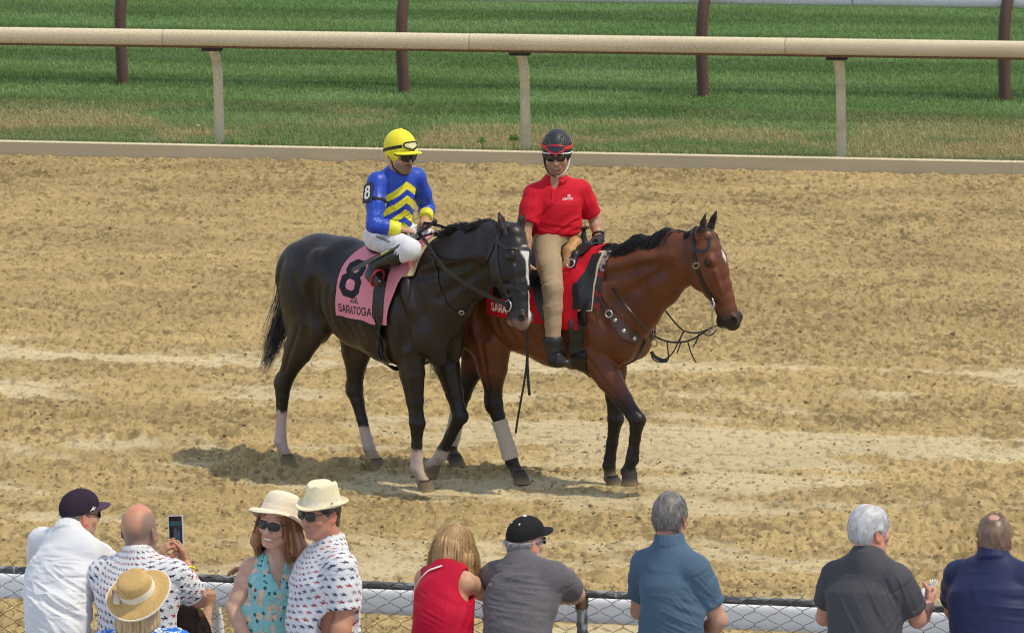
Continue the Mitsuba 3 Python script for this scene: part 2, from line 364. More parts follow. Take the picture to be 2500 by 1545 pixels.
# turf: soil sheet with grass patches standing on it
SV = KV + .09
def dry(x, y):
    """How dry the grass is, 0 lush to 1 straw, at world x, y (numpy)."""
    P = np.stack([x, y, x * 0], -1); u, v = P @ TU, P @ TV
    near = 1 - sstep(1.6, 3.4, v - SV)
    return np.clip(sstep(.42, .66, n2(u, v, .9, 1.5, 41, 4)) * near * 1.25, 0, 1)
tu, tv = np.linspace(-30, 30, 240), np.r_[np.linspace(SV, SV + 16, 130), SV + 30, SV + 80, SV + 200]
tm = grid_sheet(tu - np.tan(TRK) * 44, tv, .03)
tx = tm.vertices; td = dry(tx[:, 0], tx[:, 1])[:, None]
tc = np.array([.07, .12, .03]) * (1 - td) + np.array([.17, .13, .06]) * td
mat('turf_soil', VC, rough=.95, spec=.1)
obj('turf', TM(tx, tm.faces), 'turf_soil', smooth=True, color=tc); structure('turf', 'turf soil under the grass of the inner course')

def grass_col(p, n, uv):
    # mown stripes, blotches and dry patches of the grass itself; uv.x: random per blade, uv.y: along the blade
    v = p.x * float(TV[0]) + p.y * float(TV[1]) - SV; u = p.x * float(TU[0]) + p.y * float(TU[1])
    blot = mikit.fbm(u * .9, v * 2.2, 1.0, 4) * 1.5 - .25
    stripe = mikit.smoothstep(.3, .7, .5 + .5 * dr.sin(v * 4.2 + 1.2 * mikit.noise(u * .25, v * .6)))
    g = mikit.mix(mi.Color3f(.190, .300, .105), mi.Color3f(.285, .405, .170), mikit.smoothstep(.3, .7, blot * .55 + uv.x * .45))
    g = g * (.80 + .34 * stripe)
    dryn = mikit.smoothstep(.44, .60, mikit.fbm(u * .8, v * 1.5 + 20, 3.0, 4)) * (1 - mikit.smoothstep(1.4, 3.2, v))
    dull = 1 - mikit.smoothstep(1.2, 2.6, v)
    g = mikit.mix(g, mi.Color3f(.33, .39, .17), dull * .7)
    straw = mikit.mix(mi.Color3f(.50, .40, .20), mi.Color3f(.66, .54, .30), uv.x)
    return mikit.mix(g, straw, dr.clip(dryn * (.35 + .9 * uv.x), 0, .95))
scene['grass_blade'] = {'type': 'principledthin', 'base_color': mikit.proc(grass_col), 'roughness': .6, 'diff_trans': .9, 'spec_trans': 0.0}
def grass_patch(seed, n, hmin, hmax, w=1.0, d=1.0):
    r = np.random.default_rng(seed)
    b = np.stack([r.uniform(0, w, n), r.uniform(0, d, n), np.zeros(n)], -1)
    h = r.uniform(hmin, hmax, n); a = r.uniform(0, 2 * np.pi, n); lean = r.uniform(.1, .75, n) * h
    side = np.stack([np.cos(a), np.sin(a), a * 0], -1); dirn = np.stack([np.cos(a + 1.57 + r.normal(0, .8, n)), np.sin(a + 1.57 + r.normal(0, .8, n)), a * 0], -1)
    wd = r.uniform(.0028, .0055, n)[:, None]
    p1 = b + dirn * (lean * .4)[:, None] + np.array([0, 0, 1.0]) * (h * .6)[:, None]
    p2 = b + dirn * lean[:, None] + np.array([0, 0, 1.0]) * (h * .92)[:, None]
    v = np.stack([b - side * wd, b + side * wd, p1 - side * wd * .8, p1 + side * wd * .8, p2], 1).reshape(-1, 3)
    f = (np.arange(n)[:, None, None] * 5 + np.array([[0, 1, 3], [0, 3, 2], [2, 3, 4]])[None]).reshape(-1, 3)
    uv = np.stack([np.repeat(r.random(n), 5), np.tile([0, 0, .6, .6, 1.0], n)], -1)
    return mikit.ply(TM(v, f), 'grass_blade', smooth=False, uv=uv)
for k in range(3): scene[f'mown_patch_{k}'] = {'type': 'shapegroup', 'blades': grass_patch(100 + k, 3000, .025, .055)}
for k in range(3): scene[f'rough_patch_{k}'] = {'type': 'shapegroup', 'blades': grass_patch(200 + k, 2600, .022, .066)}
gk = 0
for iu in range(-9, 9):
    for iv in range(0, 17):
        P = trk(iu - np.tan(TRK) * (SV + iv) , SV + iv + .02, .028)
        if abs(P[0]) > 6.6 + .1 * iv: continue
        gk += 1
        kind = 'rough' if iv < 2 else 'mown'
        rot = rng.integers(4)
        M = T().translate(P.tolist()).rotate([0, 0, 1], -15.0).translate([.5, .5, 0]).rotate([0, 0, 1], float(rot * 90)).translate([-.5, -.5, 0])
        scene[f'grass__{gk:03d}'] = {'type': 'instance', 'sg': {'type': 'ref', 'id': f'{kind}_patch_{rng.integers(3)}'}, 'to_world': M}
stuff('grass', 'green mown grass with dry straw patches near the kerb', 'grass')
# taller weeds in a fringe right behind the kerb
fr = []
r = np.random.default_rng(5)
def fringe():
    n = 5200
    u = r.uniform(-7, 7, n) ; dens = n2(u, u * 0, .9, 1, 51, 3)
    u = u[dens > .42]; n = len(u)
    b = trk(u - np.tan(TRK) * SV, SV + r.uniform(.0, .10, n), u * 0 + .03)
    h = r.uniform(.04, .13, n) * (.5 + 1.1 * n2(u, u * 0, 1.7, 1, 52, 2)); a = r.uniform(0, 6.3, n)
    side = np.stack([np.cos(a), np.sin(a), a * 0], -1); dn = np.stack([-np.sin(a), np.cos(a), a * 0], -1) * (h * r.uniform(.1, .6, n))[:, None]
    wd = r.uniform(.002, .005, n)[:, None]; up = np.array([0, 0, 1.0])
    v = np.stack([b - side * wd, b + side * wd, b + dn * .4 + up * (h * .6)[:, None] - side * wd, b + dn * .4 + up * (h * .6)[:, None] + side * wd, b + dn + up * h[:, None]], 1).reshape(-1, 3)
    f = (np.arange(n)[:, None, None] * 5 + np.array([[0, 1, 3], [0, 3, 2], [2, 3, 4]])[None]).reshape(-1, 3)
    c = np.repeat(np.where(r.random(n)[:, None] < .22, [[.30, .24, .11]], [[.13, .22, .04]]) * r.uniform(.7, 1.3, (n, 1)), 5, 0)
    return TM(v, f), c
fm, fc = fringe()
mat('weeds', VC, rough=.6)
obj('weed_fringe', fm, 'weeds', color=fc); stuff('weed_fringe', 'bright green weeds growing along the back of the kerb', 'weeds')
# a leafy weed beside the middle rail post
def leaf_clump(P, n, R, seed):
    r = np.random.default_rng(seed); ms = []
    for _ in range(n):
        d = unit(r.normal(size=3) * [1, 1, .6] + [0, 0, .5]); c = P + d * R * r.uniform(.3, 1) * [1, .7, 1]
        s = unit(np.cross(d, r.normal(size=3))); L, w = R * .3, R * .16
        ms.append(TM([c - d * L, c + s * w, c + d * L, c - s * w], [[0, 1, 2], [0, 2, 3]]))
    return cat(ms)
scene['leaf'] = {'type': 'principledthin', 'base_color': col(.24, .42, .10), 'roughness': .5, 'diff_trans': .8}
for (px, py, R, n, lab) in ((1255, 362, .055, 60, 'light green leafy weed left of the middle cream rail post'), (1178, 374, .04, 40, 'low green weed on the kerb between the two riders')):
    P = at(px, py + 8, 46.1); P[2] = .10
    w = thing('weed', lab, 'weed'); obj('leaves', leaf_clump(P + [0, 0, R * .7], n, R, int(px)), 'leaf', w)
    obj('stem', tube([P - [0, 0, .06], P + [0, 0, R * .7]], .004, 6), 'leaf', w)
for (px, py, lab) in ((482, 269, 'small white paper scrap in the grass left of a cream rail post'), (377, 327, 'small pale litter scrap in the rough grass near the kerb')):
    P = at(px, py, 47.6 if py < 300 else 46.9); P[2] = .09
    s = rng.normal(size=(9, 3)) * [.011, .011, .006]
    obj('litter_scrap', move(trimesh.convex.convex_hull(s), None, P), mat('paper_white', (.55, .56, .58)), None); labels[list(scene)[-1]] = {'label': lab, 'category': 'litter'}

# ---- cream safety rail: tube with a broad cap on gooseneck posts
def cream_c(p, n, uv):
    k = mikit.fbm(p.x * 1.5, p.y * 1.5, p.z * 9, 2)
    return mikit.mix(mi.Color3f(.62, .525, .345), mi.Color3f(.53, .44, .28), mikit.smoothstep(.5, .8, k))
mat('cream_paint', mikit.proc(cream_c), rough=.5)
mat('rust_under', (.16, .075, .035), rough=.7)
mat('black_plastic', (.012, .012, .012), rough=.5)
RU, RVv = unit(at(2052, 398, 45.34) * [1, 1, 0] - at(535, 368, 46.74) * [1, 1, 0]), None
RV = np.array([-RU[1], RU[0], 0])
pB = [np.array([-2.51, 46.72, 0]), np.array([.154, 46.04, 0]), np.array([2.80, 45.34, 0])]
rail = thing('cream_rail', 'cream safety rail on gooseneck posts between the dirt track and the grass', 'rail')
step = (pB[2] - pB[0]) / 2
def flat_ring(w, hgt, n=24, p=2.6):
    a = np.arange(n) * 2 * np.pi / n
    return w * np.sign(np.cos(a)) * np.abs(np.cos(a)) ** (2 / p), hgt * np.sign(np.sin(a)) * np.abs(np.sin(a)) ** (2 / p)
ov = -RV * .10                               # the rail hangs over the track side of its posts
RZ = float(at(1250, 106, 46.03 - .10)[2])
for k in range(-3, 4):
    B = pB[1] + step * k
    a, b = B + ov + [0, 0, RZ] - step * .16, B + ov + [0, 0, RZ] + step * .84
    ring = flat_ring(.072, .072)
    seg_ = sweep(np.linspace(a + RU * .002, b - RU * .002, 6), *ring, U=RV)
    obj('rail_tube', seg_, 'cream_paint', rail, smooth=40)
    # rust-brown underside strip and dark saddle
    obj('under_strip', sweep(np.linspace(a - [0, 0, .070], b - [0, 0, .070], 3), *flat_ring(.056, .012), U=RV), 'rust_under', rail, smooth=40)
    p = obj('post', tube([B + [0, 0, -.15], B + [0, 0, .3], B + [0, 0, .62], B - RV * .015 + [0, 0, .76], B - RV * .05 - RU * .008 + [0, 0, .86], B + ov - RU * .02 + [0, 0, RZ - .08]], [.042, .042, .042, .041, .041, .044], 14, 40), 'cream_paint', rail, smooth=True)
    obj('saddle', box(*[np.array(q) for q in ([-.09, -.035, -.03], [.09, .035, .03])], .008).apply_transform(np.vstack([np.c_[np.stack([RU, RV, [0, 0, 1]], 1), B + ov - RU * .01 + [0, 0, RZ - .078]], [0, 0, 0, 1]])), 'black_plastic', rail)
# ---- white turf-course rail on thick brown gooseneck posts
def brown_c(p, n, uv): return mikit.mix(mi.Color3f(.085, .042, .032), mi.Color3f(.13, .066, .050), mikit.fbm(p.x * 6, p.y * 6, p.z * 2.5, 3))
mat('brown_paint', mikit.proc(brown_c), rough=.55)
mat('white_paint', (.72, .74, .76), rough=.45)
q0, q1 = np.array([-3.60, 50.52, 0]), np.array([4.46, 48.32, 0]); GU = unit(q1 - q0); GV = np.array([-GU[1], GU[0], 0]); gst = (q1 - q0) / 3
trl = thing('white_turf_rail', 'white rail of the turf course on thick brown curved posts', 'rail')
gs = [q0 + gst * k for k in (-1, 0, 1.0, 2.0, 3, 4)]; gs[2] = np.array([-.955, 49.60, 0]); gs[3] = np.array([1.775, 48.92, 0])
for B in gs:
    obj('post', tube([B - [0, 0, .2], B + [0, 0, .35], B + [0, 0, .58], B + GU * .010 + GV * .012 + [0, 0, .78], B + GU * .026 + GV * .035 + [0, 0, .92], B + GU * .045 + GV * .07 + [0, 0, 1.02]], [.055, .055, .055, .054, .054, .05], 16, 40), 'brown_paint', trl, smooth=True)
TZ = float(at(1715, 10, 49.2)[2]) + .075
for k in range(-1, 5):
    a = q0 + gst * (k - .5) + GV * .13; b = a + gst
    obj('rail_tube', sweep(np.linspace(a + [0, 0, TZ] + GU * .003, b + [0, 0, TZ] - GU * .003, 5), *flat_ring(.07, .075), U=GV), 'white_paint', trl, smooth=40)
P = at(2000, 8, 49.1); 

# ---------------------------------------------------------------- horses
class Place:
    """A local frame standing on the ground: x forward, y left, z up."""
    def __init__(s, o, heading):          # heading: degrees clockwise from +x seen from above
        a = math.radians(heading); s.o = np.asarray(o, float)
        s.R = np.stack([[math.cos(a), -math.sin(a), 0], [math.sin(a), math.cos(a), 0], [0, 0, 1]], 1)
    def w(s, P): return np.asarray(P, float) @ s.R.T + s.o
    def d(s, v): return np.asarray(v, float) @ s.R.T
    def l(s, P): return (np.asarray(P, float) - s.o) @ s.R
    def m(s, mesh): return TM(s.w(mesh.vertices), mesh.faces)

def horse_body(head, legs, h=.0075):
    s = SDF([-.95, -.42, -.06], [1.75, .42, 1.98], h)
    Y = [0, 1, 0]
    # trunk: (x, centre height, half height, half width)
    tr = [(-.60, 1.22, .15, .12), (-.52, 1.20, .235, .19), (-.38, 1.245, .25, .24), (-.20, 1.212, .285, .262), (.00, 1.15, .33, .275), (.20, 1.115, .36, .268), (.38, 1.13, .36, .235), (.52, 1.13, .325, .20), (.62, 1.10, .23, .16)]
    s.chain([(a, 0, b) for a, b, c, d in tr], [(d, c) for a, b, c, d in tr], Y, k=.04)
    s.seg((.30, 0, 1.40), (.52, 0, 1.40), (.055, .075), (.06, .09), Y, k=.10)                 # withers
    s.seg((-.45, 0, 1.40), (-.12, 0, 1.42), (.09, .075), (.07, .06), Y, k=.08)                # croup, loin
    for q in (-1, 1):
        s.ell((-.44, q * .115, 1.16), (.20, .125, .30), frame(x=[1, 0, .25], y=[0, 1, 0]), k=.06)   # haunch
        s.ell((-.52, q * .09, 1.02), (.13, .09, .25), k=.06)
        s.ell((.46, q * .135, 1.10), (.13, .085, .32), frame(x=[1, 0, -.5], y=[0, 1, 0]), k=.05)   # shoulder
        s.ell((.60, q * .10, .98), (.10, .10, .13), k=.05)                                     # point of shoulder, breast
        s.ell((.42, q * .15, .92), (.12, .075, .14), k=.05)                                    # upper arm
        s.ell((.66, q * .07, .90), (.06, .065, .11), k=.04)
        if head.get('breast'): s.ell((.66 + head['breast'], q * .085, 1.0), (.085, .095, .16), k=.07)
    s.seg((.71, 0, 1.04), (.69, 0, .84), (.012, .03), (.012, .03), Y, k=.06, op='cut')
    # neck
    nk = head['neck']
    s.chain([n[0] for n in nk], [(n[1], n[2]) for n in nk], Y, k=.07)
    for q in (-1, 1):                                                                         # jugular groove and neck muscle
        s.ell(nk[1][0] + np.array([-.02, q * .07, .04]), (.30, .055, .12), frame(x=nk[2][0] - nk[1][0], y=[0, 1, 0]), k=.05)
        s.ell((-.20, q * .33, 1.16), (.08, .06, .18), k=.10, op='cut')   # flank hollow
        s.seg(np.array([-.62, q * .16, 1.15]), np.array([-.60, q * .15, .90]), .012, .01, k=.05, op='cut')
    # head: along d from poll to muzzle, n out of the face, y across
    P, d, n = head['poll'], unit(head['d']), None
    lat = unit(head['lat'] - d * (np.asarray(head['lat']) @ d)); n = np.cross(lat, d); n = n if n[0] > 0 else -n
    K = head.get('k', 1.0)
    KT = head.get('kt', K)
    H = lambda t, b, c=0.0: P + d * t * KT + (n * b + lat * c) * K
    fr_ = .055
    st = [(-.02, .085, .070), (.06, .115, .084), (.14, .128, .090), (.22, .118, .083), (.31, .090, .060), (.39, .070, .050), (.46, .062, .050), (.525, .056, .054), (.555, .045, .046)]
    s.chain([H(t, fr_ - b + .012 * math.sin(t * 9)) for t, b, a in st], [(a * K, b * K) for t, b, a in st], lat, k=.02)
    for q in (-1, 1):
        s.ell(H(.195, -.075, q * .050), (.115, .105, .040), np.stack([d, n, lat], 1), k=.02)   # cheek
        s.ell(H(.125, .015, q * .076), (.038, .030, .024), np.stack([d, n, lat], 1), k=.015)   # brow
        s.seg(H(.20, .020, q * .070), H(.34, .012, q * .050), .012, .008, k=.02)                # cheek bone ridge
        s.ell(H(.525, .030, q * .036), (.035, .026, .024), np.stack([d, n, lat], 1), k=.015)   # nostril rim
        s.ell(H(.535, .036, q * .058), (.021, .013, .020), np.stack([d, n, lat], 1), k=.006, op='cut')
        s.seg(H(.30, -.035, q * .068), H(.42, -.03, q * .062), .010, .010, k=.02, op='cut')
        s.seg(H(.470, -.055, q * .062), H(.555, -.040, q * .050), .006, .006, k=.008, op='cut')   # mouth
    s.ell(H(.53, -.072), (.040, .028, .038), np.stack([d, n, lat], 1), k=.02)                  # chin
    for q, e in zip((-1, 1), head['ears']):
        b0 = H(-.02, -.03, q * .052); ax = unit(e); L = head.get('earL', .138)
        s.chain([b0, b0 + ax * L * .35, b0 + ax * L * .7, b0 + ax * L], [(.030, .026), (.036, .024), (.026, .017), (.006, .006)], lat, k=.012)
        o = unit(head['earopen'][0 if q < 0 else 1])
        s.chain([b0 + ax * L * .2 + o * .026, b0 + ax * L * .55 + o * .026, b0 + ax * L * .9 + o * .018], [(.017, .017), (.021, .019), (.006, .006)], lat, k=.004, op='cut')
    # legs: joints with (side, fore-and-aft) half widths
    for lg in legs:
        s.chain(lg['p'], lg['r'], Y, k=.012 if len(lg['p']) < 4 else .014)
        for e in lg.get('bulge', []): s.ell(e[0], e[1], k=.02)
    def groove(pts, r, dp, k=.03, op='cut'):
        q_ = s.snap(spline(np.array(pts, float), 9)); n_ = s.normal(q_); dp = dp * .75; c_ = q_ + n_ * (r - dp) if op == 'cut' else q_ - n_ * (r - dp)
        s.chain(list(c_), [r] * 9, k=k, op=op)
    for q in (-1, 1):
        m_ = lambda *P_: [(x, q * y, z) for x, y, z in P_]
        s.ell((.41, q * .205, 1.04), (.09, .035, .13), frame(x=[1, 0, -.3], y=[0, 1, 0]), k=.05)
        s.ell((-.24, q * .185, 1.415), (.055, .035, .04), k=.05)
        groove(m_((.50, .16, 1.45), (.60, .17, 1.25), (.66, .16, 1.08)), .034, .011)
        groove(m_((.30, .24, 1.28), (.31, .26, 1.08), (.36, .22, .93)), .034, .011)
        groove(m_((.45, .18, 1.42), (.52, .2, 1.28), (.56, .2, 1.14)), .03, .007, .03, 'add')
        groove(m_((.50, .22, 1.20), (.52, .22, 1.05), (.50, .18, .93)), .024, .007)
        groove(m_((-.22, .26, 1.24), (-.25, .27, 1.08), (-.20, .23, .96)), .042, .014, .05)
        groove(m_((-.53, .18, 1.34), (-.57, .18, 1.08), (-.55, .16, .86)), .024, .009)
        groove(m_((-.40, .22, 1.28), (-.32, .25, 1.06), (-.34, .2, .88)), .034, .007)
        for x_ in (-.10, -.02, .06, .14): groove(m_((x_ + .03, .28, 1.24), (x_, .29, 1.08), (x_ + .05, .24, .94)), .026, .0032)
        groove(m_((.74, .12, 1.24), (.93, .1, 1.37), (1.10, .08, 1.47)), .022, .009)
        groove(m_((.62, .13, 1.44), (.86, .1, 1.50), (1.10, .08, 1.545)), .030, .006, .04, 'add')
        groove(m_((.60, .15, 1.36), (.80, .12, 1.42), (1.0, .1, 1.49)), .022, .005)
    for lg in legs:
        P_ = lg['p']; y_ = np.array([0, math.copysign(1, P_[0][1]), 0])
        a_, b_, c_, d_ = (1, 4, 6, 8) if len(P_) == 12 else (1, 3, 5, 7)
        groove([P_[a_] + y_ * .09, (P_[a_] + P_[b_]) / 2 + y_ * .07, P_[b_] + y_ * .06], .014, .005, .015)
        groove([P_[c_] + y_ * .05 - [.008, 0, 0], P_[d_] + y_ * .05 - [.008, 0, 0]], .009, .005, .008)
    s.noise(lambda p: .004 * (meshkit.fbm(p * 7, 2, 4) - .5) + .0016 * (meshkit.fbm(p * 30, 2, 9) - .5))
    return s, H, (d, n, lat)

def fore_leg(y, elbow, knee, fet, cor, toe, lift=False):
    e, k, f, c, t = [np.array([a[0], y if len(a) == 2 else a[1], a[-1]], float) for a in (elbow, knee, fet, cor, toe)]
    dirn = unit(f - k)
    p = [e + (e - k) * .22, e, e + (k - e) * .35, e + (k - e) * .70, k - unit(k - e) * .05, k, k + dirn * .055, k + dirn * np.linalg.norm(f - k) * .5, f - dirn * .05, f, f + (c - f) * .55, c]
    r = [(.085, .13), (.078, .112), (.068, .088), (.050, .058), (.042, .048), (.047, .051), (.037, .039), (.029, .037), (.030, .039), (.037, .042), (.030, .034), (.041, .046)]
    return dict(p=p, r=r, hoof=(c, t), y=y, bulge=[(k + np.array([.012, 0, 0]), (.036, .040, .048))])
def hind_leg(y, hip, stifle, hock, fet, cor, toe):
    h0, s_, k, f, c, t = [np.array([a[0], y if len(a) == 2 else a[1], a[-1]], float) for a in (hip, stifle, hock, fet, cor, toe)]
    dirn = unit(f - k); up = unit(s_ - k)
    p = [h0, s_, s_ + (k - s_) * .45, s_ + (k - s_) * .78, k, k + dirn * .07, k + (f - k) * .5, f - dirn * .05, f, f + (c - f) * .55, c]
    r = [(.11, .19), (.098, .155), (.070, .105), (.046, .060), (.046, .059), (.036, .047), (.029, .039), (.030, .040), (.037, .043), (.031, .036), (.042, .047)]
    back = np.array([-abs(dirn[2]), 0, dirn[0] * np.sign(-dirn[2]) * -1]); back = unit(np.array([-1, 0, 0]) - dirn * (np.array([-1, 0, 0]) @ dirn))
    return dict(p=p, r=r, hoof=(c, t), y=y, bulge=[(k + back * .045 + up * .045, (.026, .030, .040)), (k + back * .035, (.028, .032, .05))])
def hoof_mesh(c, t, w=.058):
    """A hoof from the coronet c down to the toe tip t: a truncated slanted cone with a flat sole."""
    c, t = np.asarray(c, float), np.asarray(t, float)
    ax = unit(t - c); lat = np.array([0, 1.0, 0]); lat = unit(lat - ax * (lat @ ax)); fw = unit(np.cross(lat, ax)); 
    fw = fw if fw[0] > -.2 else -fw
    return ax, lat, fw
def hooves(legs):
    out = []
    for lg in legs:
        c, t = lg['hoof']; c = np.asarray(c, float); t = np.asarray(t, float)
        sole_n = unit(lg.get('sole', (0, 0, -1))); L = np.linalg.norm(t - c)
        fw = (t - c) - sole_n * ((t - c) @ sole_n); fw = unit(fw) if np.linalg.norm(fw) > .01 else np.array([1.0, 0, 0])
        lat = np.cross(fw, sole_n); depth = max((t - c) @ sole_n, .055)
        n = 20; a = np.arange(n) * 2 * np.pi / n; rings = []
        for q, g in ((-.35, .80), (-.05, .93), (.0, 1.0), (.35, 1.06), (.7, 1.14), (.97, 1.22), (1.0, 1.18)):
            cen = c + sole_n * depth * q + fw * (.012 + .018 * q)
            rr = np.stack([np.cos(a) * .049 * g * np.where(np.cos(a) < 0, .85, 1.0), np.sin(a) * .046 * g], 1)
            rings.append(cen + rr[:, :1] * fw + rr[:, 1:] * lat)
        v = np.vstack(rings + [[rings[0].mean(0)], [rings[-1].mean(0)]]); fs = []
        m = len(rings)
        for i in range(m - 1):
            for j in range(n):
                a_, b_, c_, d_ = i * n + j, i * n + (j + 1) % n, (i + 1) * n + (j + 1) % n, (i + 1) * n + j
                fs += [[a_, b_, c_], [a_, c_, d_]]
        fs += [[j, (j + 1) % n, m * n] for j in range(n)][::-1] + [[(m - 1) * n + j, (m - 1) * n + (j + 1) % n, m * n + 1] for j in range(n)]
        out.append(TM(v, fs))
    return out

def strands(roots, dirs, L, n=8, r0=.0022, r1=.0006, grav=.0, curl=.0, seed=0, sides=3, target=None, group=None):
    """Hair: one thin tapering tube per root, starting along dirs and bending towards gravity (or the target direction)."""
    R = np.random.default_rng(seed); N = len(roots)
    L = np.broadcast_to(L, (N,)).astype(float)
    g = np.array([0, 0, -1.0]) if target is None else np.asarray(target, float)
    p = np.array(roots, float); d = unit(dirs); P = [p]
    k1, k2 = R.normal(size=(N, 3)), R.normal(size=(N, 3))
    if group is not None: k1, k2 = k1 * .25 + R.normal(size=(group.max() + 1, 3))[group], k2 * .25 + R.normal(size=(group.max() + 1, 3))[group]
    for i in range(n - 1):
        f = i / (n - 1)
        d = unit(d + g * grav / n * 4 + (k1 * math.cos(f * 5) + k2 * math.sin(f * 6)) * curl)
        p = p + d * (L / (n - 1))[:, None]; P.append(p)
    P = np.stack(P, 1); t = unit(np.gradient(P, axis=1))
    u = unit(np.cross(t, [.31, .2, .93])); v = np.cross(t, u)
    rad = np.linspace(r0, r1, n)[None, :, None, None]; a = np.arange(sides) * 2 * np.pi / sides
    V = P[:, :, None] + rad * (u[:, :, None] * np.cos(a)[None, None, :, None] + v[:, :, None] * np.sin(a)[None, None, :, None])
    i, j = np.meshgrid(np.arange(n - 1), np.arange(sides), indexing='ij')
    q = np.stack([i * sides + j, i * sides + (j + 1) % sides, (i + 1) * sides + (j + 1) % sides, (i + 1) * sides + j], -1).reshape(-1, 4)
    f = np.vstack([q[:, [0, 1, 2]], q[:, [0, 2, 3]]])
    return TM(V.reshape(-1, 3), (f[None] + (np.arange(N) * n * sides)[:, None, None]).reshape(-1, 3)), n * sides
def strand_colors(N, per, c0, c1, seed=0, clump=None):
    R = np.random.default_rng(seed); t = R.random((N, 1)) if clump is None else clump[:, None]
    return np.repeat(np.asarray(c0) * (1 - t) + np.asarray(c1) * t, per, 0)

# ---- the two horses: positions and joints measured in their own frames
DARK = Place((-.909, 33.716, 0), 42); BAY = Place((.115, 33.449, 0), 34)
DARK.o[2] = BAY.o[2] = .004
dark_head = dict(k=1.10, kt=.95, poll=np.array([1.275, -.005, 1.665]), d=(.125, -.10, -.52), lat=(-.10, 1, .0), ears=((-.22, -.18, 1), (.22, .26, 1)), earopen=((.95, -.25, .1), (.85, -.35, 0)),
                 neck=[(np.array([.46, 0, 1.17]), .18, .32), (np.array([.68, 0, 1.335]), .125, .265), (np.array([.90, 0, 1.465]), .098, .21), (np.array([1.09, 0, 1.555]), .084, .170), (np.array([1.22, 0, 1.595]), .076, .115)])
bay_head = dict(earL=.168, k=1.06, kt=.96, poll=np.array([1.315, .005, 1.645]), d=(.140, .030, -.48), lat=(-.10, 1, 0), ears=((.30, .0, 1), (.36, .16, 1)), earopen=((-.1, -1, 0), (.45, -.9, 0)),
                neck=[(np.array([.53, 0, 1.12]), .185, .33), (np.array([.73, 0, 1.29]), .125, .275), (np.array([.94, 0, 1.42]), .095, .21), (np.array([1.12, 0, 1.525]), .080, .165), (np.array([1.25, 0, 1.58]), .072, .11)], breast=.09)
dark_legs = [
    hind_leg(-.135, (-.42, 1.12), (-.375, .97), (-.635, .53), (-.672, .155), (-.630, .062), (-.58, .0)),
    hind_leg(.15, (-.36, 1.10), (-.24, .92), (-.275, .49), (-.165, .130), (-.115, .055), (-.05, .0)),
    fore_leg(-.13, (.475, .90), (.523, .425), (.507, .140), (.562, .050), (.645, -.015)),
    fore_leg(.13, (.50, .90), (.650, .440), (.475, .165), (.405, .095), (.345, .012))]
dark_legs[3]['sole'] = (-.55, 0, -.75)
bay_legs = [
    hind_leg(-.13, (-.40, 1.06), (-.22, .90), (-.200, .495), (-.078, .145), (-.035, .072), (.02, .010)),
    hind_leg(.13, (-.42, 1.06), (-.42, .90), (-.620, .470), (-.725, .125), (-.705, .060), (-.66, .0)),
    fore_leg(-.13, (.55, .88), (.862, .500), (.822, .250), (.785, .165), (.755, .085)),
    fore_leg(.13, (.52, .88), (.535, .425), (.480, .120), (.490, .045), (.53, -.01))]
bay_legs[2]['sole'] = (-.25, 0, -.95)

mat('dark_coat', VC, rough=.42, spec=.45)
mat('bay_coat', VC, rough=.44, spec=.38)
mat('hoof_horn', VC, rough=.7, spec=.3)
mat('black_hair', (.012, .010, .009), rough=.42, spec=.5)
mat('eye_black', (.008, .006, .005), rough=.08, spec=.6)

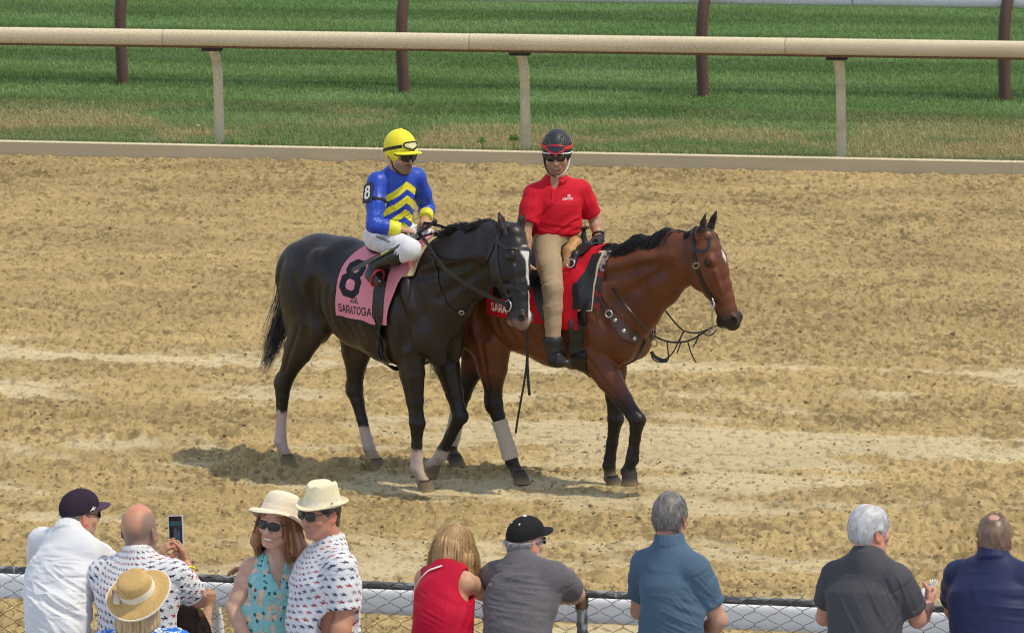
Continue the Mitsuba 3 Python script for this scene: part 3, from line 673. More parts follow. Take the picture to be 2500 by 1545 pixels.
def blend(c, new, w): return c * (1 - w[:, None]) + np.asarray(new) * w[:, None]
def horse(name, label, plc, head, legs, kind):
    s, H, (d, n, lat) = horse_body(head, legs)
    m = s.mesh(); p = m.vertices
    K = head.get('k', 1.0); t, b, c_ = (p - head['poll']) @ d / head.get('kt', K), (p - head['poll']) @ n / K, (p - head['poll']) @ lat / K
    isH = ((p[:, 0] > 1.10) & (t > -.06) & (t < .62) & (np.abs(c_) < .16) & (b > -.30))
    nz = fbm(p, 9, 3, 1); nz2 = fbm(p, 40, 2, 2)
    legd = []
    for lg in legs:
        P = np.array(lg['p']); tr = cKDTree(spline(P[3:], 60)); legd.append(tr.query(p)[0])
    near = np.argmin(np.stack(legd), 0); dmin = np.min(np.stack(legd), 0)
    if kind == 'dark':
        c = np.tile([.0085, .0063, .0058], (len(p), 1))
        c = blend(c, [.028, .016, .011], sstep(-.05, .25, nz) * .5)
        c = blend(c, [.046, .024, .014], sstep(1.12, .86, p[:, 2]) * sstep(.7, .2, np.abs(p[:, 0])) * .75)
        c = blend(c, [.034, .019, .012], np.exp(-((p[:, 0] - .62) / .22) ** 2 - ((p[:, 2] - 1.15) / .25) ** 2) * .6)       # browner belly and flank
        c = blend(c, [.050, .028, .017], (sstep(.44, .55, t) * isH * .6))
        c = blend(c, [.006, .005, .005], sstep(.75, .55, p[:, 2]) * .8)
    else:
        c = np.tile([.132, .038, .0125], (len(p), 1))
        c = blend(c, [.080, .024, .009], sstep(-.1, .25, nz) * .55)
        c = blend(c, [.060, .019, .008], sstep(1.35, 1.52, p[:, 2]) * sstep(.7, .4, p[:, 0]) * .7)
        c = blend(c, [.17, .050, .015], sstep(1.10, .80, p[:, 2]) * sstep(.30, .0, np.abs(p[:, 0] - .1)) * .5)
        c = blend(c, [.007, .006, .006], sstep(.74, .56, p[:, 2] + .05 * nz) * .97)                             # black points
        c = blend(c, [.018, .013, .011], isH * sstep(.44, .53, t) * .92)
        c = blend(c, [.012, .009, .008], isH * sstep(-.03, -.07, b) * sstep(.40, .52, t))
        c = blend(c, [.010, .008, .007], ((p[:, 2] > 1.70) & (p[:, 0] > 1.15)) * .85)                           # ear rims
    # white marks
    if kind == 'dark':
        hw = .0085 + .002 * np.sin(t * 30) + .026 * np.exp(-((t - .105) / .042) ** 2)
        w = sstep(hw + .006, hw - .004, np.abs(c_ - .006 + .012 * np.sin(t * 11))) * sstep(.055, .075, t) * sstep(.60, .54, t) * (b > 0.0) * isH
        c = blend(c, [.60, .57, .54], w)
        c = blend(c, [.28, .17, .15], isH * sstep(.52, .555, t) * .7)                                           # pinkish snip
        for k, top in ((0, .36), (1, .265), (2, .26), (3, .195)):
            w = (near == k) * sstep(.085, .06, dmin) * sstep(top + .015, top - .015, p[:, 2] + .05 * nz2)
            if k == 3: w = (near == k) * sstep(.085, .06, dmin) * sstep(top + .02, top - .01, p[:, 2] + .05 * nz2)
            c = blend(c, np.array([.50, .38, .34]), w)
            c = blend(c, np.array([.27, .20, .115]), w * sstep(.17, .05, p[:, 2] + .06 * nz))                    # mud
    else:
        w = sstep(.022, .012, np.abs(c_) + np.abs(t - .125) * .36) * (b > 0) * isH
        c = blend(c, [.62, .55, .50], w)
        for k in range(4):
            w = (near == k) * sstep(.085, .06, dmin) * sstep(.13, .03, p[:, 2] + .05 * nz) * .75
            c = blend(c, np.array([.20, .145, .08]), w)
    c = blend(c, [.008, .006, .006], isH * np.exp(-((b + .055 - .30 * (t - .47)) / .006) ** 2) * sstep(.455, .475, t) * .8)
    # dark inside nostrils and ears
    for q in (-1, 1):
        c = blend(c, [.006, .004, .004], sstep(.030, .018, np.linalg.norm((p - H(.535, .036, q * .052)), axis=1)))
        c = blend(c, [.008, .006, .005], sstep(.036, .022, np.linalg.norm(p - H(.135, .002, q * .080), axis=1)) * .85)
        eo = unit(head['earopen'][0 if q < 0 else 1]); b0 = H(-.02, -.03, q * .052); ax = unit(head['ears'][0 if q < 0 else 1])
        qq = (p - b0) @ ax
        w = (np.linalg.norm(p - b0 - qq[:, None] * ax - eo * .014, axis=1) < .020) & (qq > .03) & (qq < .125)
        c = blend(c, [.05, .032, .026] if kind == 'dark' else [.03, .02, .016], w * .7)
    key = thing(name, label, 'horse')
    obj('body', plc.m(m), f'{kind}_coat', key, smooth=True, color=c)
    for k in range(2):
        q = (-1, 1)[k]
        obj('eye', plc.m(ball(H(.135, .004, q * .083), (.022, .022, .022), 2)), 'eye_black', key, smooth=True)
    for lg, hm in zip(legs, hooves(legs)):
        hc = np.tile([.16, .12, .075], (len(hm.vertices), 1)) if kind == 'dark' else np.tile([.045, .042, .04], (len(hm.vertices), 1))
        zt = (hm.vertices[:, 2] - hm.vertices[:, 2].min()); hc = blend(hc, [.30, .215, .11], sstep(.06, .0, zt) * .8)
        obj('hoof', plc.m(hm), 'hoof_horn', key, smooth=True, color=hc)
    return key, s, H, (d, n, lat)

dkey, DS, DH, (dd_, dn_, dl_) = horse('dark_racehorse', 'dark brown racehorse with a white blaze and white socks, walking in a pink saddle cloth', DARK, dark_head, dark_legs, 'dark')
bkey, BS, BH, (bd_, bn_, bl_) = horse('bay_horse', 'reddish bay horse with black legs and white star, ridden by a man in red', BAY, bay_head, bay_legs, 'bay')

def crest_line(nk, up):
    pts = []
    P = [k[0] for k in nk]
    for i, k in enumerate(nk):
        t = unit(P[min(i + 1, len(nk) - 1)] - P[max(i - 1, 0)]); nrm = np.array([-t[2], 0, t[0]])
        pts.append(k[0] + nrm * (k[2] * up))
    return pts
# dark horse: short upright pulled mane with a forelock
def mane(key, plc, s, head, H, N, L, lean, seed, fore, spread=.02, grav=.5, back=-.55, upw=.62):
    r = np.random.default_rng(seed)
    cl = spline([*crest_line(head['neck'], .93)[1:], H(-.045, -.06)], 200)
    cl = np.vstack([spline([(.42, 0, 1.48), cl[0]], 40)[:-1], cl]) if True else cl
    k = r.integers(0, len(cl), N); roots = cl[k] + r.normal(0, .006, (N, 3))
    roots = s.snap(roots, -.003)
    wv_ = meshkit.noise(np.stack([roots[:, 0] * 22, roots[:, 0] * 0 + seed, roots[:, 2] * 0], -1), seed) - .5
    d = np.stack([back + .5 * wv_ + r.normal(0, .10, N), lean + .9 * wv_ + r.normal(0, .18, N), upw + r.normal(0, .08, N)], -1)
    prof = np.clip(np.sin(np.pi * np.clip(k / len(cl), .02, 1) ** .8) * .8 + .35, .3, 1)
    m1, per = strands(roots, d, L * prof * r.uniform(.6, 1.15, N), 7, .0035, .0008, grav=grav, curl=.025, seed=seed)
    # forelock
    M = fore; k2 = np.stack([H(-.05 + .02 * r.random(), -.02 + .05 * r.random(), r.normal(0, .02)) for _ in range(M)])
    m2, _ = strands(k2, np.tile(dn_if(H), (M, 1)) * .55 + unit(H(.1, 0) - H(0, 0)) * .7 + r.normal(0, .16, (M, 3)), r.uniform(.06, .13, M), 7, .003, .0007, grav=1.0, curl=.04, seed=seed + 1)
    return obj('mane', plc.m(cat([m1, m2])), 'black_hair', key, smooth=True)
def dn_if(H): return unit(H(0, 1) - H(0, 0))
mane(dkey, DARK, DS, dark_head, DH, 5200, .095, .10, 3, 320)
mane(bkey, BAY, BS, bay_head, BH, 6000, .21, -.55, 4, 260, grav=.95, back=-.8, upw=.62)
def tail(key, plc, line, N, seed, spread=.05):
    r = np.random.default_rng(seed); C = spline(line, 14)
    start = r.integers(0, 5, N); off = r.normal(0, 1, (N, 2)); per = 12; Ps = []
    for k in range(N):
        f = np.linspace(start[k], 13 * r.uniform(.72, 1.06), per); c = np.stack([np.interp(f, np.arange(14), C[:, q]) for q in range(3)], -1)
        over = np.maximum(f - 13, 0)[:, None]; c = c + over * (C[-1] - C[-2])
        g = (.35 + 1.15 * np.sin(np.clip(f / 13, 0, 1) * 2.2)) * spread
        ph = r.uniform(0, 6.3)
        c = c + np.stack([off[k, 0] * g * .8, off[k, 1] * g * .55, 0 * g], -1) + .006 * np.stack([np.sin(f * .9 + ph), np.cos(f * .7 + ph), 0 * f], -1)
        Ps.append(c)
    P = np.array(Ps); t = unit(np.gradient(P, axis=1)); u = unit(np.cross(t, [.31, .93, .2])); v = np.cross(t, u); a = np.arange(3) * 2 * np.pi / 3
    rad = np.linspace(.0040, .0007, per)[None, :, None, None]
    V = P[:, :, None] + rad * (u[:, :, None] * np.cos(a)[None, None, :, None] + v[:, :, None] * np.sin(a)[None, None, :, None])
    i, j = np.meshgrid(np.arange(per - 1), np.arange(3), indexing='ij')
    q = np.stack([i * 3 + j, i * 3 + (j + 1) % 3, (i + 1) * 3 + (j + 1) % 3, (i + 1) * 3 + j], -1).reshape(-1, 4)
    f = np.vstack([q[:, [0, 1, 2]], q[:, [0, 2, 3]]])
    hair = TM(V.reshape(-1, 3), (f[None] + (np.arange(N) * per * 3)[:, None, None]).reshape(-1, 3))
    core = tube(C[:8], [.045, .04, .036, .02], 10, 16)
    obj('tail', plc.m(cat([hair, core])), 'tail_hair', key, smooth=True)
mat('tail_hair', (.016, .011, .009), rough=.45)
tail(dkey, DARK, [(-.56, 0, 1.37), (-.655, 0, 1.30), (-.69, -.01, 1.10), (-.73, -.05, .88), (-.80, -.12, .62)], 330, 8, .030)
tail(bkey, BAY, [(-.56, 0, 1.34), (-.65, 0, 1.27), (-.70, .0, 1.05), (-.70, .0, .85), (-.72, .0, .62)], 420, 9)

# ---------------------------------------------------------------- people: heads, hands, bodies, clothes
def skin_color(p, base, seed=0, redden=None, amount=.5):
    n = fbm(p, 22, 3, seed)[:, None]
    c = np.asarray(base) * (1 + .28 * n + np.array([.0, -.20, -.24]) * fbm(p, 60, 2, seed + 5)[:, None])
    if redden is not None: c = c * (1 - amount * redden[:, None] * np.array([0, .25, .3])) 
    return c
def add_head(s, c, R, k=1.0, face=True, smile=0.0, slim=1.0):
    """A head at c; R's columns: face direction, left, up."""
    R = np.asarray(R); W = lambda f, l, u: np.asarray(c) + R @ (np.array([f, l, u]) * k)
    E = lambda f, l, u, r, kk=.02, op='add', R2=None: s.ell(W(f, l, u), np.asarray(r) * k, R if R2 is None else R @ R2, kk, op)
    E(-.012, 0, .035, (.098, .077, .098)); E(.030, 0, -.035, (.066, .062 * slim, .090), .03)
    for q in (-1, 1):
        s.chain([W(.0, q * .064, -.035), W(.012, q * .056, -.075), W(.062, q * .024, -.108)], [.020 * k, .019 * k, .018 * k], k=.025)
        if face:
            E(.086, q * .030, .024, (.012, .030, .011), .012)
            E(.100, q * .032, .000, (.016, .019, .012), .012, 'cut')
            E(.080, q * .033, .000, (.013, .016, .012), .004)
            E(.064, q * .046, -.032, (.024, .022, .022), .02)
            E(.102, q * .013, -.040, (.012, .009, .008), .008)
            E(.086, q * .022, -.073, (.012, .014, .013), .012)
        Re = np.array([[math.cos(.45), q * math.sin(.45) * -1, 0], [q * math.sin(.45), math.cos(.45), 0], [0, 0, 1]]).T
        E(-.012, q * .080, -.012, (.021, .008, .034), .006, R2=Re); E(-.006, q * .082, -.036, (.011, .008, .012), .006, R2=Re)
        E(-.010, q * .090, -.008, (.012, .007, .020), .004, 'cut', R2=Re)
    E(.072, 0, -.108, (.021, .022, .017), .02)
    if face:
        s.chain([W(.092, 0, .018), W(.110, 0, -.020), W(.118, 0, -.036)], [.009 * k, .010 * k, .0125 * k], k=.010)
        E(.094, 0, -.066, (.011, .024 + .006 * smile, .006), .008); E(.092, 0, -.081, (.011, .020 + .006 * smile, .007), .008)
        E(.106, 0, -.0735, (.010, .024 + .010 * smile, .0022 + .0025 * smile), .003, 'cut')
    return W
def add_neck(s, W, base, r=.058):
    base = np.asarray(base, float)
    s.seg(W(-.022, 0, -.055), base, (r, r), (r * 1.12, r * 1.12), k=.03)
FING = [(-.030, .070, .0088), (-.010, .080, .0092), (.010, .074, .0090), (.029, .058, .0080)]
def add_hand(s, wrist, fwd, palm, side=1, curl=(.5, .6, .7, .8), spread=.0, thumb=(.6, .5), k=1.0, bend2=1.1):
    """A hand with five fingers. fwd: wrist to knuckles, palm: out of the palm, side: +1 puts the thumb on fwd x palm."""
    f = unit(fwd); n = unit(np.asarray(palm, float) - f * (np.asarray(palm, float) @ f)); a = np.cross(f, n) * side
    o = np.asarray(wrist, float); W = lambda x, y, z: o + (f * x + a * y + n * z) * k
    s.seg(W(-.02, 0, 0), W(.02, .0, .0), (.027 * k, .019 * k), (.030 * k, .018 * k), U=a, k=.012)
    s.chain([W(.02, 0, 0), W(.055, 0, .001), W(.088, 0, 0)], [(.030 * k, .016 * k), (.040 * k, .0145 * k), (.041 * k, .012 * k)], U=a, k=.008)
    tips = []
    for (y, L, r), cu in zip(FING[::-1], np.broadcast_to(curl, 4)):
        y = -y; p = W(.090 - abs(y) * .18, y, 0); ang = cu * .55; d0 = f * math.cos(ang) + n * math.sin(ang) + a * (y * spread * 8)
        pts = [p]; rr = [r * 1.05 * k]
        for j, fr_ in enumerate((.45, .31, .24)):
            d1 = unit(f * math.cos(ang) + n * math.sin(ang) + a * (y * spread * 8)); p = p + d1 * L * fr_ * k; pts.append(p); rr.append(r * (1.0 - .08 * (j + 1)) * k); ang += cu * bend2
        s.chain(pts, rr, k=.0035); tips.append(p)
    b = W(.022, .026, .006); d1 = unit(f * .62 + a * (.75 - thumb[1] * .4) + n * thumb[0] * .6); m = b + d1 * .040 * k
    d2 = unit(f * .85 + a * (.30 - thumb[1] * .5) + n * thumb[0]); e = m + d2 * .031 * k; e2 = e + unit(d2 + n * .2) * .024 * k
    s.chain([b, m, e, e2], [.0150 * k, .0115 * k, .0100 * k, .0080 * k], k=.006)
    return tips
def add_arm(s, sh, el, wr, fat=1.0, U=None):
    sh, el, wr = (np.asarray(x, float) for x in (sh, el, wr)); d = el - sh; g = wr - el
    s.chain([sh, sh + d * .35, sh + d * .72, el], [.056 * fat, .052 * fat, .043 * fat, .040 * fat], k=.02)
    s.chain([el, el + g * .28, el + g * .65, wr], [(.041 * fat, .040 * fat), (.046 * fat, .042 * fat), (.036 * fat, .033 * fat), (.030 * fat, .023 * fat)], U, k=.012)
def torso(s, N, shL, shR, W_, Hp, fat=1.0, belly=0.0, chest=1.0, fwd=None, k=.05, hip=1.0, grow=0.0, neck=True):
    """The trunk from neck base N down to the hips Hp; shL and shR are the shoulder joints."""
    N, shL, shR, W_, Hp = (np.asarray(x, float) for x in (N, shL, shR, W_, Hp))
    lat = unit(shL - shR); mid = (shL + shR) / 2; half = np.linalg.norm(shL - shR) / 2; g = grow
    up = mid - W_
    a = half / .19
    P = [Hp, Hp + (W_ - Hp) * .5, W_, W_ + up * .35, W_ + up * .68, W_ + up * .92]
    r = [(.165 * hip * fat + g, .112 * fat + g), (.160 * fat * hip + g, .112 * fat + g), (.148 * fat + g, .105 * fat + g), (.160 * fat * a + g, .113 * fat * chest + g), (.170 * a * fat + g, .112 * chest * fat + g), (.135 * a + g, .078 + g)]
    s.chain(P, r, lat, k=k)
    for S in (shL, shR):
        s.seg(N + (S - N) * .15 - unit(up) * .028, S - unit(up) * .008, (.055 + g, .062 + g), (.054 + g, .056 + g), k=.045)
    s.seg(mid - unit(up) * .05, N, (.10 + g, .075 + g), (.058 + g, .056 + g), lat, k=.045)
    if belly and fwd is not None: s.ell(W_ + np.asarray(fwd) * (.03 + belly * .6) - unit(up) * .03, (.125 * fat, .125 * fat, .15), k=.07)
    return lat, unit(up)
def sleeve(s, sh, el, frac, r0=.070, r1=.064, k=.03, hollow=True):
    sh, el = np.asarray(sh, float), np.asarray(el, float); d = el - sh; e = sh + d * frac
    s.chain([sh, sh + d * frac * .5, sh + d * (frac + .02)], [r0, (r0 + r1) / 2, r1], k=k)
    u = unit(d)
    if hollow:
        L = r1 * 1.6
        sl_c = e + u * L
        s.seg(e + u * .002, e + u * .12, (r1 * 2.0,) * 2, (r1 * 2.0,) * 2, k=0, op='cut') if False else s.ell(e + u * r1 * 1.35, (r1 * 1.35, r1 * 1.9, r1 * 1.9), frame(x=u, y=np.array([.3, .5, .81])), k=.004, op='cut')
        s.seg(e - u * .022, e + u * .03, r1 - .011, r1 - .007, k=.003, op='cut')
def ring(s, c, n, ra, rb, U, r, k=.006, op='add', tilt=0.0, n_=18, gap=0.0, drop=None):
    c = np.asarray(c, float); n = unit(n); U = unit(np.asarray(U) - n * (np.asarray(U) @ n)); V = np.cross(n, U)
    a = np.linspace(gap, 2 * np.pi - gap, n_)
    pts = [c + U * ra * math.cos(x) + V * rb * math.sin(x) + (n * drop(x) if drop else 0) for x in a]
    s.chain(pts, [r] * len(pts), U=n, k=k, op=op)
def folds(p, spec):
    """Cloth wrinkles: for each (centre, reach, direction along the fold, size across, depth) sharp-crested ridges."""
    out = np.zeros(len(p))
    for i, (c, reach, along, wid, amp, *rest) in enumerate(spec):
        along = unit(along); q = p - np.asarray(c)
        x1 = q @ along; perp = q - x1[:, None] * along
        nrm = unit(np.cross(along, rest[0] if rest else [0, 1.0, 0])); x2 = perp @ nrm; x3 = perp @ np.cross(along, nrm)
        warp = .35 * meshkit.noise(np.stack([x1 * 3, x2 * 3, x3 * 3 + i * 9], -1), 70 + i)
        f = meshkit.noise(np.stack([x1 / (wid * 11) + 31, (x2 + warp * wid * 2.2) / wid + 17, x3 / (wid * 4) + i * 5], -1), 60 + i)
        rdg = 1 - np.abs(2 * f - 1) * 1.35
        w = np.exp(-(np.linalg.norm(q / np.asarray(reach), axis=1) ** 2))
        out += amp * w * np.clip(rdg, -.6, 1) ** 1
    return out
def cloth(s, spec=(), fine=.0012, relax=2):
    m = s.mesh(relax); n = meshkit.arrays(m, True)[2]; p = m.vertices
    h = folds(p, spec) + fine * fbm(p, 26, 3, 5)
    return TM(p + n * h[:, None], m.faces)
def hair_cap(c, R, k=1.0, grow=.010, h=.004, front=.045, frontup=.055, nape=-.085, side=.02, top=1.0, seed=0, amp=.004, thin=None, maxu=None):
    """Short hair as one cap: the skull grown a little, cut away over face, ears and neck."""
    R = np.asarray(R); W = lambda f, l, u: np.asarray(c) + R @ (np.array([f, l, u]) * k)
    s = SDF(np.asarray(c) - .17 * k, np.asarray(c) + .17 * k, h); g = grow
    s.ell(W(-.012, 0, .035), (np.array([.098, .077, .098]) + g * np.array([1, 1, top])) * k, R, 0)
    s.chain([W(-.045, 0, .0), W(-.060, 0, -.055)], [((.066 + g) * k, (.050 + g) * k), ((.055 + g * .8) * k, (.040 + g * .6) * k)], R[:, 1], k=.03)
    for q in (-1, 1): s.seg(W(.004, q * .072, .02), W(.006, q * .068, -.028), (.013 + g * .5) * k, .010 * k, k=.012)     # sideburns
    s.ell(W(.115, 0, -.045), (np.array([.085, .12, frontup + .055])) * k, R, .012, 'cut')                            # face
    for q in (-1, 1): s.ell(W(-.012, q * .085, -.028), np.array([.031, .035, .042]) * k, R, .006, 'cut')              # round the ears
    s.half(W(-.06, 0, nape), -(R @ np.array([.3, 0, 1.0])))
    if maxu is not None: s.half(W(0, 0, maxu), R[:, 2])
    if thin: s.ell(W(*thin[0]), np.array(thin[1]) * k, R, .01, 'cut')
    r = np.random.default_rng(seed)
    s.noise(lambda p: amp * (meshkit.fbm(((p - c) @ R) * np.array([26, 60, 26]) + seed, 3, seed) - .5))
    return s, W
def hair_fuzz(s, c, R, W, N, L, seed, r0=.0011, down=.6, whorl=(-.055, 0, .125), n=5, fluff=.35):
    """Short strands lying over a cap, combed outwards and down from the whorl."""
    m = s.mesh(1); r = np.random.default_rng(seed); nr = meshkit.arrays(m, True)[2]
    i = r.integers(0, len(m.vertices), N); p, nn = m.vertices[i], nr[i]
    flow = p - W(*whorl); flow = flow - nn * (flow * nn).sum(1, keepdims=True); flow = unit(flow) + np.array([0, 0, -down])
    d = unit(unit(flow - nn * (flow * nn).sum(1, keepdims=True)) + nn * fluff + r.normal(0, .22, (N, 3)))
    t, per = strands(p - nn * .002, d, L * r.uniform(.5, 1.1, N), n, r0, r0 * .4, grav=.25, curl=.05, seed=seed)
    q = (t.vertices.reshape(N, per, 3) - c) @ np.asarray(R); k_ = np.linalg.norm(W(1, 0, 0) - W(0, 0, 0)); q = q / k_
    e = ((q[..., 0] + .010) / .034) ** 2 + ((np.abs(q[..., 1]) - .085) / .032) ** 2 + ((q[..., 2] + .012) / .044) ** 2
    ok = (e > 1).all(1); F_ = t.faces.reshape(N, -1, 3)[ok].reshape(-1, 3)
    used = np.unique(F_); mp = np.zeros(len(t.vertices), int); mp[used] = np.arange(len(used)); t = TM(t.vertices[used], mp[F_]); N = int(ok.sum())
    return m, t, per, N
def cap_hat(c, R, k=1.0, grow=.013, tilt=.10, brim=.075, low=.005, h=.004):
    """A baseball cap: (crown mesh, brim mesh)."""
    R = np.asarray(R); W = lambda f, l, u: np.asarray(c) + R @ (np.array([f, l, u]) * k)
    s = SDF(np.asarray(c) - .16, np.asarray(c) + .17, h)
    s.ell(W(-.010, 0, .037), (np.array([.100, .079, .094]) + grow) * k, R, 0)
    s.ell(W(.03, 0, .068), (np.array([.062, .060, .052]) + grow) * k, R, .04)
    s.half(W(.07, 0, low + .028), -(R @ np.array([-tilt * 2.2, 0, 1.0])))
    s.ell(W(-.010, 0, .03), (np.array([.100, .079, .094]) + grow - .007) * k, R, .003, 'cut')
    s.noise(lambda p: .0015 * (meshkit.fbm(p * 40, 2, 3) - .5))
    crown = s.mesh()
    a = np.linspace(-1.22, 1.22, 25); rad = np.linspace(0, 1, 9); A, Q = np.meshgrid(a, rad, indexing='ij')
    rx, ry = .100 + grow, .080 + grow
    F = -.010 + rx * np.cos(A) * (1 + 0 * Q) + Q * brim * np.cos(A) ** .6 * .98 - .004
    Lf = ry * np.sin(A) * 1.0 - Q * .004 * np.sign(A)
    Uu = low + .030 + (F - .06) * tilt * 2.2 * (1 - Q) + .004 * Q - .034 * (Lf / .09) ** 2 * (Q * .55 + .1) + .008
    top = np.stack([F, Lf, Uu], -1).reshape(-1, 3); bot = top - [0, 0, .0045]
    n_, m_ = A.shape; i, j = np.meshgrid(np.arange(n_ - 1), np.arange(m_ - 1), indexing='ij'); b0 = i * m_ + j
    qd = np.stack([b0, b0 + 1, b0 + m_ + 1, b0 + m_], -1).reshape(-1, 4); nn = n_ * m_
    edge = np.r_[np.arange(m_), np.arange(1, n_) * m_ + m_ - 1, (n_ - 1) * m_ + np.arange(m_ - 2, -1, -1)]
    ed = np.stack([edge[:-1], edge[1:], edge[1:] + nn, edge[:-1] + nn], -1)
    q = np.vstack([qd, qd[:, ::-1] + nn, ed]); f = np.vstack([q[:, [0, 1, 2]], q[:, [0, 2, 3]]])
    v = np.vstack([top, bot]) * k @ R.T + np.asarray(c)
    return crown, TM(v, f), W
def glasses(W, R, k=1.0, wrap=.018, lens=(.027, .020), up=.002, fwd=.112, gap=.034):
    """Sunglasses in head coordinates: two lenses with rims, a bridge and temples: (lenses, frame)."""
    R = np.asarray(R); L, F = [], []
    for q in (-1, 1):
        th = q * .28; ax = R @ np.array([math.cos(th), math.sin(th), 0]); la = R @ np.array([-math.sin(th), math.cos(th), 0]); uu = R[:, 2]
        cc = W(fwd - .004, q * gap, up); n = 22; a = np.arange(n) * 2 * np.pi / n
        ex, ey = np.sign(np.cos(a)) * np.abs(np.cos(a)) ** .75 * lens[0], np.sign(np.sin(a)) * np.abs(np.sin(a)) ** .75 * lens[1]
        rimp = cc + (ex[:, None] * la + ey[:, None] * uu) * k
        F.append(tube(rimp, .0026 * k, 6, closed=True))
        b = 5; rings = [cc + (ex[:, None] * la + ey[:, None] * uu) * k * (1 - s_) + ax * .006 * k * (1 - (1 - s_) ** 2) for s_ in np.linspace(0, .98, b)]
        v = np.vstack(rings); i, j = np.meshgrid(np.arange(b - 1), np.arange(n), indexing='ij')
        qd = np.stack([i * n + j, i * n + (j + 1) % n, (i + 1) * n + (j + 1) % n, (i + 1) * n + j], -1).reshape(-1, 4)
        L.append(TM(v, np.vstack([qd[:, [0, 1, 2]], qd[:, [0, 2, 3]]])))
        h0 = cc + (la * q * lens[0] + uu * lens[1] * .45) * k
        F.append(tube([h0, W(.06, q * .077, up + .012), W(.0, q * .083, up + .012), W(-.022, q * .082, up - .004)], .0026 * k, 6, 14))
    F.append(tube([W(fwd, -gap + lens[0] * .85, up + .006), W(fwd + .008, 0, up + .010), W(fwd, gap - lens[0] * .85, up + .006)], .0024 * k, 6, 8))
    return cat(L), cat(F)
mat('lens_dark', (.012, .011, .012), rough=.06, spec=.7)
mat('lens_brown', (.030, .016, .010), rough=.06, spec=.7)
mat('frame_dark', (.012, .011, .010), rough=.3)
mat('skin', VC, rough=.48, spec=.35)
def head_frame(face, up=(0, 0, 1)):
    return frame(x=np.asarray(face, float) - 0, y=np.cross(up, face))
def hframe(face, up=(0, 0, 1.0)):
    f = unit(face); u = np.asarray(up, float); u = unit(u - f * (u @ f)); return np.stack([f, np.cross(u, f), u], 1)
def strap_on(s, pts, w, th=.004, off=.003, n=40, closed=False, snap=True, out=None):
    """A flat strap laid over the surface of s along pts."""
    p = spline(list(pts) + ([pts[0]] if closed else []), n); p = p[:-1] if closed else p
    if snap:
        p = s.snap(p, off); N = s.normal(p)
    else: N = np.broadcast_to(np.asarray(out, float), p.shape)
    t = unit(np.gradient(p, axis=0)); U = np.cross(N, t)
    hw, ht = w / 2, th / 2
    return sweep(p, [-hw, hw, hw, -hw], [-ht, -ht, ht, ht], U=U, closed=closed)

# ---------------------------------------------------------------- tack
def lea(key, c, rough=.45): return mat(key, c, rough=rough, spec=.5)
lea('black_leather', (.013, .012, .012), .38); lea('brown_leather', (.062, .034, .026), .5); lea('tan_leather', (.42, .21, .075), .5)
mat('steel', (.62, .60, .56), rough=.28, metallic=1.0); mat('brass', (.50, .40, .20), rough=.35, metallic=1.0)
def sheet(G, th):
    """A closed thin cloth from a grid of points (a, b, 3), thickened along its normals."""
    G = np.asarray(G); a, b, _ = G.shape
    du, dv = np.gradient(G, axis=0), np.gradient(G, axis=1); N = unit(np.cross(du, dv))
    top, bot = (G + N * th / 2).reshape(-1, 3), (G - N * th / 2).reshape(-1, 3)
    i, j = np.meshgrid(np.arange(a - 1), np.arange(b - 1), indexing='ij'); o = i * b + j
    q = np.stack([o, o + b, o + b + 1, o + 1], -1).reshape(-1, 4); n = a * b
    e = np.r_[np.arange(b), np.arange(1, a) * b + b - 1, (a - 1) * b + np.arange(b - 2, -1, -1), np.arange(a - 2, -1, -1) * b]
    ed = np.stack([e[:-1], e[1:], e[1:] + n, e[:-1] + n], -1)
    q = np.vstack([q, q[:, ::-1] + n, ed])
    return TM(np.vstack([top, bot]), np.vstack([q[:, [0, 1, 2]], q[:, [0, 2, 3]]]))
class Drape:
    """Cloth coordinates on a horse's trunk: (x along the horse, s down from the spine on the right side (negative y))."""
    def __init__(s, sdf, x0, x1, off=.012, side=-1, zc=1.14):
        xs = np.linspace(x0, x1, 60); ph = np.linspace(0, 1.95, 90); X, PH = np.meshgrid(xs, ph, indexing='ij')
        dirn = np.stack([0 * PH, side * np.sin(PH), np.cos(PH)], -1); c = np.stack([X, 0 * X, 0 * X + zc], -1)
        lo, hi = np.full(X.shape, .05), np.full(X.shape, .55)
        for _ in range(16):
            m = (lo + hi) / 2; v = sdf.value((c + dirn * m[..., None]).reshape(-1, 3)).reshape(X.shape); lo = np.where(v < off, m, lo); hi = np.where(v < off, hi, m)
        r = gaussian_filter(lo, (2, 2), mode='nearest'); P = c + dirn * r[..., None]
        arc = np.concatenate([np.zeros((60, 1)), np.cumsum(np.linalg.norm(np.diff(P, axis=1), axis=2), 1)], 1)
        s.S = np.linspace(0, arc[:, -1].min(), 120)
        s.P = np.stack([np.stack([np.interp(s.S, arc[k], P[k, :, q]) for q in range(3)], -1) for k in range(60)]); s.x0, s.x1, s.side = x0, x1, side
    def at(s, x, d):
        u = (np.asarray(x) - s.x0) / (s.x1 - s.x0) * 59; v = np.asarray(d) / s.S[-1] * 119
        return np.stack([map_coordinates(s.P[..., q], [u, v], order=1, mode='nearest') for q in range(3)], -1)
    def nrm(s, x, d):
        e = .006; n = np.cross(s.at(np.asarray(x) + e, d) - s.at(np.asarray(x) - e, d), s.at(x, np.asarray(d) + e) - s.at(x, np.asarray(d) - e)); n = unit(n)
        return n * np.sign((n[..., 1] * s.side + n[..., 2] * .4))[..., None]
